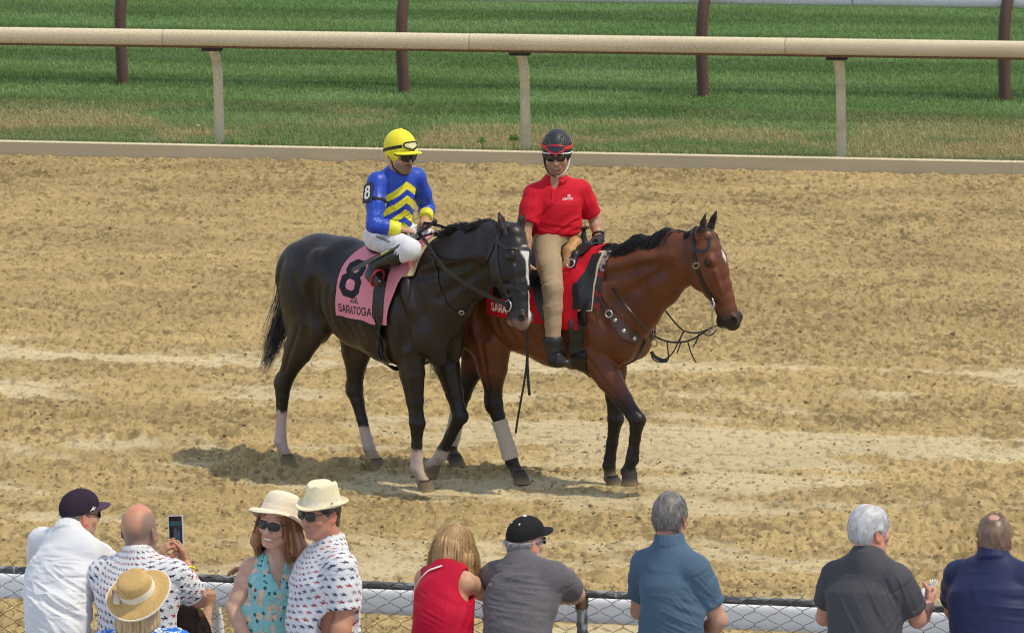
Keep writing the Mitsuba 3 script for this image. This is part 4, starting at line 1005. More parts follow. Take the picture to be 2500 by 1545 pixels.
def cloth_grid(dr_, x0f, x1f, s0, s1f, nx=40, ns=50, wr=.010, seed=0, lift=0.0, flare=.0):
    t, q = np.meshgrid(np.linspace(0, 1, nx), np.linspace(0, 1, ns), indexing='ij')
    s1 = s1f(t); S = s0 + (s1 - s0) * q; X = x0f(S) + (x1f(S) - x0f(S)) * t
    P = dr_.at(X, S); N = dr_.nrm(X, S)
    w = lift + wr * q ** 1.2 * (meshkit.fbm(np.stack([X * 9 + S * 3, S * 2.2, X * 0 + seed], -1), 2, seed) - .25) + wr * .5 * (meshkit.fbm(np.stack([X * 20, S * 9 + X * 14, X * 0 + seed], -1), 2, seed) - .4) * (q > .05) + flare * q ** 2
    return P + N * w[..., None], (X, S, w)
def on_cloth(dr_, mesh, x0, s0, off, wfun=None, turn=0.0):
    """Lays a flat mesh (x right, y up, as read from the right side of the horse) on the drape; x runs forward, -y runs down."""
    v = np.asarray(mesh.vertices); c, s_ = math.cos(turn), math.sin(turn)
    x, y = x0 + v[:, 0] * c - v[:, 1] * s_, s0 - (v[:, 0] * s_ + v[:, 1] * c)
    return TM(dr_.at(x, y) + dr_.nrm(x, y) * (off + (wfun(x, y) if wfun else 0) + v[:, 2])[:, None], mesh.faces)
def fine(mesh, h):
    v, f = trimesh.remesh.subdivide_to_size(mesh.vertices, mesh.faces, h); return TM(v, f)
def extrude(poly, depth, engine='earcut'):
    ms = [trimesh.creation.extrude_polygon(g, depth, engine='earcut') for g in getattr(poly, 'geoms', [poly])]
    return cat(ms)
from shapely.geometry import Polygon, LineString, Point, box as sbox
from shapely.ops import unary_union
def block8(w, h, t):
    c = w * .26
    def oct_(x0, y0, x1, y1, c): return Polygon([(x0 + c, y0), (x1 - c, y0), (x1, y0 + c), (x1, y1 - c), (x1 - c, y1), (x0 + c, y1), (x0, y1 - c), (x0, y0 + c)])
    lo, up = oct_(-w / 2, -h / 2, w / 2, .045 * h + t * .5, c), oct_(-w * .44, .045 * h - t * .5, w * .44, h / 2, c)
    return lo.union(up).difference(oct_(-w / 2 + t, -h / 2 + t, w / 2 - t, .045 * h - t * .5, c * .35)).difference(oct_(-w * .44 + t, .045 * h + t * .5, w * .44 - t, h / 2 - t, c * .35))
def fan_emblem(w, h):
    rays = [Polygon([(x * .25 * w, h), (x * w / 2 - w * .05, 0), (x * w / 2 + w * .05, 0)]).buffer(w * .012) for x in (-.9, -.45, 0, .45, .9)]
    return unary_union(rays)
mat('pink_cloth', (.74, .27, .335), rough=.85, spec=.2, sheen=.4); mat('red_cloth', (.50, .008, .018), rough=.8, spec=.2, sheen=.4)
mat('navy_print', (.010, .012, .018), rough=.8); mat('white_print', (.78, .76, .74), rough=.8); mat('dark_pad', (.020, .020, .024), rough=.85)
mat('cream_pad', (.55, .46, .26), rough=.9)

# racehorse: number cloth, racing saddle, girth, bridle
nc = thing('saddle_cloth', 'pink racing saddle cloth with a black number 8 on the dark horse', 'saddle cloth')
dr_d = Drape(DS, -.10, .62, .014)
lift = .010
zlim = lambda x, z=1.075: np.array([np.interp(-z, -dr_d.at(np.full(120, xx), dr_d.S)[:, 2], dr_d.S) for xx in np.atleast_1d(x)])
spd = float(zlim(.2)[0])
x0f = lambda S: .075 - .060 * sstep(0, .30, S); x1f = lambda S: .60 - .17 * sstep(.02, spd, S) - .02 * S
for sd in (-1, 1):
    D_ = dr_d if sd < 0 else Drape(DS, -.10, .62, .014, side=1)
    g, wv = cloth_grid(D_, x0f, x1f, -.0, lambda t: spd + .022 * sstep(.5, .7, t), wr=.020, seed=3, lift=.006)
    obj('cloth', DARK.m(sheet(g, .004)), 'pink_cloth', nc, smooth=50)
    if sd < 0: wfun = lambda x, y, W3=wv: np.interp(y, W3[1][20], W3[2][20])
    g2, _ = cloth_grid(D_, lambda S: x0f(S) - .012, lambda S: x1f(S) - .12, -.0, lambda t: spd + .026 + 0 * t, wr=.010, seed=3, lift=-.003)
    obj('border', DARK.m(sheet(g2, .004)), 'dark_pad', nc, smooth=50)
tree_g = cKDTree(np.stack([wv[0].ravel(), wv[1].ravel()], -1)) if False else None
def near_lift(D_, g, XS):
    t = cKDTree(np.stack([XS[0].ravel(), XS[1].ravel()], -1)); ww = XS[2].ravel()
    def f(x, y):
        d, i = t.query(np.stack([x, y], -1), k=4); w = 1 / (d + 1e-4); return (ww[i] * w).sum(1) / w.sum(1)
    return f
g, XS = cloth_grid(dr_d, x0f, x1f, 0, lambda t: spd + .022 * sstep(.5, .7, t), wr=.020, seed=3, lift=.006); lf = near_lift(dr_d, g, XS)
obj('number', DARK.m(on_cloth(dr_d, fine(extrude(block8(.165, .245, .046), .0015), .02), .125, spd - .250, .0025, lf, turn=-.10)), 'navy_print', nc)
tx = meshkit.text_mesh('SARATOGA', .038, .0012, bold=True); tx.apply_scale([.90, 1.25, 1])
obj('lettering', DARK.m(on_cloth(dr_d, fine(tx, .02), .035, spd - .030, .0025, lf)), 'navy_print', nc)
obj('emblem', DARK.m(on_cloth(dr_d, fine(extrude(fan_emblem(.07, .042), .0012), .02), .165, spd - .098, .0025, lf)), 'navy_print', nc)

rs = thing('racing_saddle', 'small black racing saddle with a red stirrup under the jockey', 'saddle')
obj('pad', DARK.m(sheet(cloth_grid(dr_d, lambda S: .06 + 0 * S, lambda S: .625 - .12 * S / spd, 0, lambda t: .30 + 0 * t, wr=.004, lift=-.005)[0], .008)), 'cream_pad', rs, smooth=50)
for sd in (-1, 1):
    D_ = dr_d if sd < 0 else Drape(DS, -.10, .62, .014, side=1)
    g, _ = cloth_grid(D_, lambda S: .10 + .05 * S, lambda S: .40 + .20 * np.sin(np.clip(S / .3, 0, 1) * 2.2), 0, lambda t: .15 - .05 * (2 * t - 1) ** 4, wr=.002, lift=.022)
    obj('flap', DARK.m(sheet(g, .006)), 'black_leather', rs, smooth=50)
obj('seat', DARK.m(sheet(np.stack([[np.array([x, y, 1.50 + .055 * max(0, (.16 - x) / .08) ** 2 * .5 + .03 * max(0, (x - .38) / .08) - .35 * y * y]) for y in np.linspace(-.09, .09, 9)] for x in np.linspace(.09, .44, 16)]), .012)), 'black_leather', rs, smooth=True)
gr = obj('girth', DARK.m(strap_on(DS, [(.35, .27 * math.sin(a), 1.12 + .40 * math.cos(a)) for a in np.linspace(.5, 2 * np.pi - .5, 40)], .085, .006, .026, 80)), 'black_leather', rs, smooth=50)
for kx in (-.018, .018): obj('girth_strap', DARK.m(strap_on(DS, [(.35 + kx, .27 * math.sin(a), 1.12 + .40 * math.cos(a)) for a in np.linspace(2 * np.pi - 2.35, 2 * np.pi - 1.6, 12)], .014, .004, .033, 30)), 'dark_pad', rs)
mat('red_metal', (.55, .012, .02), rough=.3, spec=.6)

def ring_mesh(c, n, r, rr=.003, n_=20, squash=1.0, U=None):
    n = unit(n); U = unit(np.cross(n, [.3, .9, .1])) if U is None else unit(U); V = np.cross(n, U); a = np.linspace(0, 2 * np.pi, n_, endpoint=False)
    return tube(np.asarray(c) + r * (np.cos(a)[:, None] * U + squash * np.sin(a)[:, None] * V), rr, 6, closed=True)
def head_loop(H, t0, tilt=0.0, b0=-.05, rb=.16, rc=.13, a0=0, a1=2 * np.pi, n=28):
    return [H(t0 + tilt * math.cos(a), b0 + rb * math.cos(a), rc * math.sin(a)) for a in np.linspace(a0, a1, n, endpoint=abs(a1 - a0) < 6.28)]
def bridle(name, label, plc, s, H, leather, western=False):
    b = thing(name, label, 'bridle'); w = .026
    for q in (-1, 1):
        if not western:
            obj('cheek_strap', plc.m(strap_on(s, [H(-.015, -.055, q * .03), H(.03, -.07, q * .10), H(.12, -.075, q * .11), H(.22, -.07, q * .10), H(.33, -.06, q * .09), H(.435, -.045, q * .075)], w, .005, .004, 40)), leather, b)
            obj('throat_strap', plc.m(strap_on(s, [H(.0, -.08, q * .07), H(.06, -.12, q * .12), H(.14, -.17, q * .10), H(.19, -.19, q * .03)], .014, .004, .005, 30)), leather, b)
        else:
            obj('cheek_strap', plc.m(strap_on(s, [H(-.02, -.05, q * .04), H(.03, -.065, q * .10), H(.10, -.075, q * .11), H(.20, -.07, q * .11), H(.30, -.065, q * .095), H(.40, -.05, q * .08)], w, .005, .004, 40)), leather, b)
            obj('ear_loop', plc.m(strap_on(s, [H(.02, -.055, q * .11), H(.05, -.01, q * .11), H(.03, .045, q * .10), H(-.02, .05, q * .06)], .016, .005, .006, 24)), leather, b)
            bk = H(.13, -.07, q * .115); bk = s.snap(bk[None], .008)[0]
            obj('buckle', plc.m(ring_mesh(bk, s.normal(bk[None])[0], .016, .004, squash=1.4)), 'brass', b)
    obj('crown_strap', plc.m(strap_on(s, [H(-.01, -.06, -.10), H(-.06, -.06, -.05), H(-.075, -.06, 0), H(-.06, -.06, .05), H(-.01, -.06, .10)], .028, .005, .005, 30)), leather, b)
    if not western:
        obj('brow_band', plc.m(strap_on(s, [H(.02, -.06, -.115), H(.07, .01, -.105), H(.085, .055, -.05), H(.088, .07, 0), H(.085, .055, .05), H(.07, .01, .105), H(.02, -.06, .115)], .022, .006, .005, 40)), leather, b)
        obj('nose_band', plc.m(strap_on(s, head_loop(H, .335, .012), .030, .006, .005, 60, closed=True)), leather, b)
        obj('flash_band', plc.m(strap_on(s, head_loop(H, .40, -.055), .018, .005, .005, 60, closed=True)), leather, b)
    rings = []
    for q in (-1, 1):
        c = s.snap(H(.445, -.050, q * .075)[None], .010)[0]; rings.append(c)
        nn = s.normal(c[None])[0]
        if not western: obj('bit_ring', plc.m(ring_mesh(c, nn, .034, .0045)), 'steel', b, smooth=True)
        else:
            obj('bit_shank', plc.m(tube([H(.36, -.045, q * .075), H(.42, -.05, q * .080), H(.47, -.075, q * .083), H(.53, -.085, q * .078), H(.565, -.125, q * .07)], [.005, .008, .006, .006, .004], 8, 24)), 'steel', b, smooth=True)
            obj('bit_ring', plc.m(ring_mesh(H(.40, -.048, q * .085), nn, .018, .004)), 'steel', b, smooth=True)
            rings[-1] = H(.565, -.125, q * .07)
    return b, rings
db, drings = bridle('racing_bridle', 'black racing bridle with nose band and reins on the dark horse', DARK, DS, DH, 'black_leather')
bb, brings = bridle('western_bridle', 'dark western bridle with ear loops and curb bit on the bay horse', BAY, BS, BH, 'black_leather', True)
def flat_line(pts, w, th, U=(0, 0, 1), n=40): 
    p = spline(pts, n); return sweep(p, [-w / 2, w / 2, w / 2, -w / 2], [-th / 2, -th / 2, th / 2, th / 2], U=np.broadcast_to(np.asarray(U, float), p.shape))
J_HR, J_HL = np.array([.520, -.075, 1.628]), np.array([.425, .085, 1.650])
sag = lambda a, b, d: [a, a * .75 + b * .25 - [0, 0, d * .7], (a + b) / 2 - [0, 0, d], a * .25 + b * .75 - [0, 0, d * .7], b]
rein_n = [drings[0], drings[0] * .7 + J_HR * .3 + [0, -.10, .0], drings[0] * .35 + J_HR * .65 + [0, -.10, -.01], J_HR + [.05, -.02, -.02], J_HR, J_HR + [-.03, .05, .0], J_HL + [.03, -.04, -.01], J_HL]
obj('rein', DARK.m(flat_line(rein_n, .026, .006, n=60)), 'black_leather', db)
obj('rein', DARK.m(flat_line([drings[1], drings[1] * .5 + J_HL * .5 + [0, .10, -.02], J_HL + [.12, .07, -.03], J_HL], .019, .005, n=50)), 'black_leather', db)
def zpath(plc, pts, y, off, sc):
    out = []
    nrm = plc.d([0, 1.0, 0]); p0 = plc.w([0, y, 0])
    for px, py in pts:
        px, py = off[0] + px / sc, off[1] + py / sc
        d = FWD + RIGHT * (px - 1250) / FPX - UP * (py - 772.5) / FPX
        t = ((p0 - EYE) @ nrm) / (d @ nrm); out.append(plc.l(EYE + d * t))
    return out
ns = thing('neck_strap', 'thin black yoke strap hanging round the dark horse\'s neck', 'strap')
obj('loop', DARK.m(strap_on(DS, zpath(DARK, [(897, 255), (903, 330), (925, 450), (968, 545), (1022, 583)], -.13, (600, 480), 1.939), .017, .005, .006, 40)), 'black_leather', ns)
obj('loop', DARK.m(strap_on(DS, zpath(DARK, [(1022, 583), (1055, 562), (1078, 505)], -.06, (600, 480), 1.939), .012, .005, .006, 20)), 'black_leather', ns)
cr_ = DS.snap(np.array(zpath(DARK, [(1022, 583)], -.12, (600, 480), 1.939)), .01)[0]
obj('ring', DARK.m(ring_mesh(cr_, DS.normal(cr_[None])[0], .014, .004)), 'steel', ns)
# lead strap hanging from the racehorse's bit
ls = thing('lead_strap', 'black leather lead strap hanging down below the dark horse\'s muzzle', 'strap')
yw = DARK.w([1.40, .05, 1.2])[1]
lp = [at(600 + x / 1.939, 480 + y / 1.939, yw) for x, y in ((1326, 590), (1332, 640), (1333, 760), (1336, 860), (1344, 940))]
obj('strap', flat_line(lp, .018, .004, U=RIGHT, n=30), 'black_leather', ls)
lp2 = [at(600 + x / 1.939, 480 + y / 1.939, yw - .012) for x, y in ((1330, 600), (1334, 700), (1325, 830), (1300, 980), (1278, 1120))]
obj('strap', flat_line(lp2, .013, .004, U=RIGHT, n=30), 'black_leather', ls)

# pony: red cloth, western saddle, breast collar, reins, leg wraps
rc = thing('saddle_cloth', 'bright red saddle cloth with white lettering on the bay horse', 'saddle cloth')
dr_b = Drape(BS, -.22, .72, .014)
spb = float(np.interp(-1.085, -dr_b.at(np.full(120, .2), dr_b.S)[:, 2], dr_b.S))
bx0, bx1 = (lambda S: -.13 + .0 * S), (lambda S: .585 - .07 * sstep(0, spb, S))
for sd in (-1, 1):
    D_ = dr_b if sd < 0 else Drape(BS, -.22, .72, .014, side=1)
    g, XSb = cloth_grid(D_, bx0, bx1, 0, lambda t: spb + .02 * sstep(.55, .8, t), wr=.016, seed=6, lift=.012)
    obj('cloth', BAY.m(sheet(g, .004)), 'red_cloth', rc, smooth=50)
g, XSb = cloth_grid(dr_b, bx0, bx1, 0, lambda t: spb + .02 * sstep(.55, .8, t), wr=.016, seed=6, lift=.012); lfb = near_lift(dr_b, g, XSb)
tx2 = meshkit.text_mesh('SARATOGA', .038, .0012, bold=True); tx2.apply_scale([.90, 1.25, 1])
obj('lettering', BAY.m(on_cloth(dr_b, fine(tx2, .02), -.095, spb - .035, .003, lfb)), 'white_print', rc)
obj('emblem', BAY.m(on_cloth(dr_b, fine(extrude(fan_emblem(.07, .042), .0012), .02), .045, spb - .102, .003, lfb)), 'white_print', rc)
def blanket_c(p, n, uv):
    z = p.z * 26.0; b = z - dr.floor(z); k = mikit.cell_rand(dr.floor(z))
    c = dr.select(k < .35, mi.Color3f(.22, .03, .035), dr.select(k < .55, mi.Color3f(.30, .26, .25), mi.Color3f(.055, .042, .042)))
    return mikit.mix(c, mi.Color3f(.045, .035, .035), mikit.smoothstep(.35, .7, mikit.noise(p.x * 60, p.y * 60, p.z * 40)))
mat('blanket', mikit.proc(blanket_c), rough=.95, spec=.1)
mat('fleece', (.50, .42, .30), rough=1.0, spec=.1)
ws = thing('western_saddle', 'black western saddle with tan seat and horn on the bay horse', 'saddle')
for sd in (-1, 1):
    D_ = dr_b if sd < 0 else Drape(BS, -.22, .72, .014, side=1)
    obj('blanket', BAY.m(sheet(cloth_grid(D_, lambda S: -.10 + 0 * S, lambda S: .655 - .02 * S, 0, lambda t: spb - .115 + 0 * t, wr=.006, seed=2, lift=-.006)[0], .010)), 'blanket', ws, smooth=50)
    obj('fleece_pad', BAY.m(sheet(cloth_grid(D_, lambda S: .48 + .05 * S, lambda S: .618 - .03 * S, .08, lambda t: spb - .095 + 0 * t, wr=.004, seed=2, lift=.004)[0], .012)), 'fleece', ws, smooth=50)
    obj('front_skirt', BAY.m(sheet(cloth_grid(D_, lambda S: .46 + .05 * S, lambda S: .608 - .02 * S, .10, lambda t: spb - .105 + 0 * t, wr=.004, seed=2, lift=.010)[0], .010)), 'black_leather', ws, smooth=50)
    obj('skirt', BAY.m(sheet(cloth_grid(D_, lambda S: -.06 + 0 * S, lambda S: .50 - .28 * sstep(.05, .32, S), 0, lambda t: spb - .10 - .12 * t, wr=.003, seed=4, lift=.030)[0], .012)), 'black_leather', ws, smooth=50)
    fp = [np.array(q) * [1, sd, 1] for q in ((.20, .20, 1.44), (.27, .275, 1.28), (.35, .305, 1.10), (.40, .315, .99), (.42, .325, .93))]
    obj('fender', BAY.m(sweep(spline(fp, 24), [-.055, .055, .055, -.055], [-.006, -.006, .006, .006], U=np.tile([1.0, 0, 0], (24, 1)), scale=np.interp(np.linspace(0, 1, 24), [0, .5, .75, 1], [1, 1.05, .6, .42]))), 'black_leather', ws)
    c = np.array([.425, sd * .34, .885])
    obj('stirrup', BAY.m(sweep(np.stack([c[0] + .0 * np.arange(20), c[1] + .062 * np.sin(np.linspace(-2.3, 2.3, 20)) * sd, c[2] + .055 * np.cos(np.linspace(-2.3, 2.3, 20)) - .0], -1), [-.025, .025, .025, -.025], [-.006, -.006, .006, .006], U=np.tile([1.0, 0, 0], (20, 1)))), 'black_leather', ws)
# seat, fork and horn as one smooth form each
ss = SDF((-.06, -.24, 1.40), (.60, .24, 1.72), .006)
ss.chain([(.02, 0, 1.475), (.12, 0, 1.468), (.24, 0, 1.472), (.36, 0, 1.50)], [(.155, .035), (.165, .030), (.155, .030), (.13, .035)], [0, 1, 0], k=.02)
ss.chain([(-.02, -.13, 1.50), (-.035, -.07, 1.545), (-.04, 0, 1.56), (-.035, .07, 1.545), (-.02, .13, 1.50)], [.022] * 5, k=.03)
obj('seat', BAY.m(ss.mesh()), 'tan_leather', ws, smooth=True)
sf = SDF((.30, -.26, 1.34), (.58, .26, 1.74), .005)
sf.chain([(.44, -.17, 1.44), (.425, -.12, 1.50), (.42, 0, 1.525), (.425, .12, 1.50), (.44, .17, 1.44)], [.018, .024, .030, .024, .018], k=.02)
sf.chain([(.42, 0, 1.54), (.41, 0, 1.60), (.412, 0, 1.635)], [.026, .015, .013], k=.012)
sf.ell((.420, 0, 1.646), (.032, .024, .011), frame(x=[1, 0, .25], y=[0, 1, 0]), k=.008)
obj('fork', BAY.m(sf.mesh()), 'black_leather', ws, smooth=True)
st_ = SDF((.30, -.22, 1.40), (.48, .22, 1.62), .005)
st_.chain([(.385, -.155, 1.44), (.375, -.11, 1.515), (.372, -.04, 1.555), (.372, .04, 1.555), (.375, .11, 1.515), (.385, .155, 1.44)], [.032, .038, .038, .038, .038, .032], k=.02)
obj('swell', BAY.m(st_.mesh()), 'tan_leather', ws, smooth=True)
for q in (-1, 1):
    obj('rigging_ring', BAY.m(ring_mesh((.44, q * .20, 1.46), (.3, q, .5), .026, .005)), 'steel', ws, smooth=True)
obj('cinch', BAY.m(strap_on(BS, [(.50 + .05 * math.cos(a + .6), .27 * math.sin(a), 1.10 + .40 * math.cos(a)) for a in np.linspace(1.15, 2 * np.pi - 1.15, 40)], .105, .010, .014, 80)), 'black_leather', ws, smooth=50)
bc = thing('breast_collar', 'brown leather breast collar with silver conchos across the bay horse\'s chest', 'strap')
for sd in (-1, 1):
    pts = [np.array(q) * [1, sd, 1] for q in ((.535, .27, 1.34), (.63, .27, 1.27), (.735, .26, 1.17), (.84, .19, 1.05), (.90, .06, .965))]
    p = spline(pts, 60); p = BS.snap(p, .014); Nn = BS.normal(p); t = unit(np.gradient(p, axis=0)); U = np.cross(Nn, t); f = np.linspace(0, 1, 60)
    wd = np.where(f < .42, .55, .75 + .45 * np.sin((f - .42) / .58 * np.pi) ** .5 - .12 * np.cos((f - .42) / .58 * 6 * np.pi)); wd = np.where(f > .92, .5, wd)
    obj('strap', BAY.m(sweep(p, [-.028, .028, .028, -.028], [-.004, -.004, .004, .004], U=U, scale=wd)), 'brown_leather', bc)
    for k in (.51, .69, .86):
        i = int(k * 59); obj('concho', BAY.m(move(lathe([(.0, .006), (.008, .005), (.013, .002), (.014, -.002), (.0, -.003)][::-1], 14), frame(z=Nn[i], x=t[i]), p[i] + Nn[i] * .007)), 'steel', bc, smooth=True)
    obj('ring', BAY.m(ring_mesh(p[25] + Nn[25] * .008, Nn[25], .022, .005)), 'steel', bc, smooth=True)
obj('tie_down', BAY.m(strap_on(BS, [(.89, 0, .96), (.86, 0, .88), (.80, 0, .80), (.70, 0, .76)], .022, .006, .010, 30)), 'black_leather', bc)
obj('center_ring', BAY.m(ring_mesh((.915, 0, .965), (1, -.4, .2), .022, .005)), 'brass', bc, smooth=True)
O_HL = np.array([.470, .085, 1.505])
yb = BAY.w([1.2, -.06, 1.1])[1]
B4 = lambda pts, yw: [at(1540 + x / 3.98, 520 + y / 3.98, yw) for x, y in pts]
r1 = [BAY.w(O_HL), BAY.w((.60, -.05, 1.36)), *B4([(0, 960), (170, 1150), (350, 1245), (520, 1250), (640, 1205), (700, 1165)], BAY.w([1.0, -.16, 1])[1]), BAY.w(brings[0])]
obj('rein', tube(r1, .0065, 6, 60), 'black_leather', bb)
r2 = [BAY.w(brings[1]), *B4([(700, 1150), (610, 1165), (515, 1140), (400, 1030), (310, 915)], BAY.w([1.1, .10, 1])[1]), BAY.w((.72, .16, 1.35)), BAY.w(O_HL)]
obj('rein', tube(r2, .005, 6, 60), 'black_leather', bb)
for pts in ([(555, 1250), (580, 1340), (630, 1450)], [(470, 1250), (510, 1150)], [(660, 1170), (640, 1240), (605, 1295)], [(485, 1260), (450, 1360)], [(365, 1245), (362, 1340), (355, 1435), (310, 1450), (205, 1370)], [(520, 1150), (440, 1300), (365, 1400), (310, 1425)], [(700, 1165), (760, 1190), (830, 1130)]):
    obj('rein_tail', flat_line(B4(pts, BAY.w([1.12, -.08, 1])[1]), .008, .003, U=RIGHT, n=20), 'black_leather', bb)
obj('martingale', flat_line(B4([(200, 1345), (240, 1400), (310, 1430), (355, 1435)], BAY.w([1.05, -.05, 1])[1]), .022, .006, U=UP, n=20), 'black_leather', bc)
mat('bandage', (.50, .43, .35), rough=.95, spec=.1)
for k in (0, 1):
    p = np.array(bay_legs[k]['p']); r_ = np.array(bay_legs[k]['r']); c = spline(p[5:10], 60); a = np.interp(np.linspace(0, 1, 60), np.linspace(0, 1, 5), r_[5:10, 0]); b_ = np.interp(np.linspace(0, 1, 60), np.linspace(0, 1, 5), r_[5:10, 1])
    c, a, b_ = c[6:50], a[6:50], b_[6:50]; n = len(c); th = np.linspace(0, 2 * np.pi, 20, endpoint=False)
    t = unit(np.gradient(c, axis=0)); U = np.tile([0, 1.0, 0], (n, 1)); U = unit(U - t * (U * t).sum(1, keepdims=True)); V = np.cross(t, U)
    vs = []
    for i in range(n):
        saw = np.mod(i / 7.5 + th / (2 * np.pi), 1.0); g_ = .010 + .0045 * saw
        vs.append(c[i] + ((a[i] + g_) * np.cos(th))[:, None] * U[i] + ((b_[i] + g_) * np.sin(th))[:, None] * V[i])
    v = np.vstack(vs); i, j = np.meshgrid(np.arange(n - 1), np.arange(20), indexing='ij')
    q = np.stack([i * 20 + j, i * 20 + (j + 1) % 20, (i + 1) * 20 + (j + 1) % 20, (i + 1) * 20 + j], -1).reshape(-1, 4)
    obj('leg_wrap', BAY.m(TM(v, np.vstack([q[:, [0, 1, 2]], q[:, [0, 2, 3]]]))), 'bandage', bkey, smooth=50)

# ---------------------------------------------------------------- the two riders
def boots(plc, key, kn, an, heel, toe, top=.35, m_='boot'):
    kn, an, heel, toe = (np.asarray(x, float) for x in (kn, an, heel, toe))
    lo, hi = np.minimum.reduce([kn, an, heel, toe]) - .1, np.maximum.reduce([kn, an, heel, toe]) + .1
    s = SDF(lo, hi, .006); a0 = kn + (an - kn) * top
    s.chain([a0, a0 + (an - a0) * .35, a0 + (an - a0) * .8, an], [.058, .060, .045, .043], k=.012)
    f = unit(toe - heel); s.chain([heel + f * .03, heel + (toe - heel) * .5, toe - f * .03], [(.036, .040), (.041, .036), (.036, .024)], np.cross(f, an - heel), k=.02)
    s.seg(an, heel + f * .05, .042, .040, k=.02)
    up = unit(an - heel)
    s.half(a0, unit(kn - a0)); s.noise(lambda p: .003 * (meshkit.fbm(p * 30, 2, 6) - .5))
    obj('boot', plc.m(s.mesh()), m_, key, smooth=True)
    so = heel + (toe - heel) * .5
    return s
mat('boot', (.012, .012, .013), rough=.22, spec=.6)
mat('boot_worn', (.020, .020, .021), rough=.40, spec=.5)
SK_TAN = (.47, .265, .17); SK_FAIR = (.52, .31, .225); SK_RED = (.52, .27, .19)
jk = thing('person', 'jockey in blue silks with yellow chevrons and yellow helmet on the dark horse', 'person')
N, shR, shL, Wj, Hj = (.288, 0, 1.978), (.252, -.143, 1.928), (.312, .143, 1.922), (.225, 0, 1.70), (.19, 0, 1.575)
elR, wrR, elL, wrL = (.335, -.275, 1.680), (.452, -.155, 1.652), (.285, .270, 1.705), (.365, .165, 1.662)
fj = np.array([.95, -.18, -.10]); Rj = hframe(fj, (.10, 0, 1)); hc = np.array([.325, -.005, 2.090]); kj = .90
s = SDF((0, -.40, 1.45), (.66, .42, 2.28), .0065)
Wh = add_head(s, hc, Rj, kj); add_neck(s, Wh, np.array(N) + [0, 0, .005], .055)
torso(s, N, shL, shR, Wj, Hj, fat=.80, grow=-.012)
add_arm(s, shR, elR, wrR, .82); add_arm(s, shL, elL, wrL, .82)
add_hand(s, wrR, J_HR - wrR + np.array([.0, .02, -.01]), (.1, .3, -1), side=1, curl=(1.9, 2.0, 2.0, 2.0), thumb=(.9, .9), k=.88)
add_hand(s, wrL, J_HL - wrL + np.array([.02, 0, -.02]), (.15, -.5, -1), side=-1, curl=(1.9, 2.0, 2.0, 2.0), thumb=(.9, .9), k=.88)
m = s.mesh(); p = m.vertices; q = (p - hc) @ Rj / kj
c = skin_color(p, SK_TAN, 1)
beard = sstep(-.045, -.065, q[:, 2]) * sstep(.02, .05, q[:, 0]) * (q[:, 2] > -.14) * .45 + .8 * np.exp(-((q[:, 2] + .056) / .006) ** 2) * (np.abs(q[:, 1]) < .028) * (q[:, 0] > .08)
c = blend(c, [.035, .024, .018], np.clip(beard, 0, .85))
c = blend(c, [.26, .10, .075], np.exp(-((q[:, 2] + .0735) / .009) ** 2) * (np.abs(q[:, 1]) < .025) * (q[:, 0] > .085) * .8)
obj('body', DARK.m(m), 'skin', jk, smooth=True, color=c)
# silks
def silk_c(p, n, uv):
    v = uv.y + .62 * dr.abs(uv.x - .01); k = (-.055 - v) / .088; fr_ = k - dr.floor(k)
    return dr.select((k > 0) & (k < 5) & (fr_ < .56), mi.Color3f(.72, .66, .03), mi.Color3f(.012, .055, .42))
mat('silks', mikit.proc(silk_c), rough=.42, spec=.5, sheen=.5)
mat('silk_yellow', (.72, .66, .03), rough=.45, spec=.5, sheen=.5)
s = SDF((-.02, -.42, 1.46), (.56, .44, 2.08), .006)
torso(s, N, shL, shR, Wj, Hj, fat=.84, grow=.004, fwd=(1, 0, 0))
s.seg(np.array(N) + [.005, 0, -.03], np.array(N) + [.018, 0, .028], .062, .056, k=.02)
for sh, el, wr in ((shR, elR, wrR), (shL, elL, wrL)):
    sh, el, wr = map(np.array, (sh, el, wr)); s.chain([sh, sh + (el - sh) * .5, el], [.060, .052, .045], k=.03); s.chain([el, el + (wr - el) * .4, el + (wr - el) * .62], [.045, .044, .036], k=.015)
s.half((0, 0, 1.60), (-.15, 0, -1))
Nj, up = np.array(N), np.array([0, 0, 1.0])
spec = [((.33, 0, 1.75), (.2, .2, .12), (.2, 1, .35), .020, .007), ((.33, .02, 1.68), (.2, .2, .09), (.2, 1, -.2), .016, .008), ((.30, -.2, 1.78), (.12, .12, .14), (.3, -.6, -.8), .016, .005), ((.30, .24, 1.78), (.12, .12, .14), (.2, .6, -.8), .016, .005), ((.36, -.27, 1.69), (.09, .09, .09), (.8, -.6, .2), .012, .006), ((.1, 0, 1.72), (.12, .2, .16), (0, 1, .4), .022, .007)]
m = cloth(s, spec); p = m.vertices
dist = lambda P, A, B: np.linalg.norm(P - A - np.clip(((P - A) @ (B - A)) / ((B - A) @ (B - A)), 0, 1)[:, None] * (B - A), axis=1)
arms = np.minimum.reduce([dist(p, *map(np.array, ab)) for ab in ((np.array(shR) + (np.array(elR) - shR) * .12, elR), (elR, wrR), (np.array(shL) + (np.array(elL) - shL) * .12, elL), (elL, wrL))])
latj = unit(np.array(shL) - shR)
uv = np.stack([(p - Nj) @ latj, p[:, 2] - Nj[2]], -1); uv[((arms < .064) & (np.abs(uv[:, 0]) > .138)) | ((arms < .080) & (uv[:, 0] > .112))] = (0, 1.0)
obj('shirt', DARK.m(m), 'silks', jk, smooth=True, uv=uv)
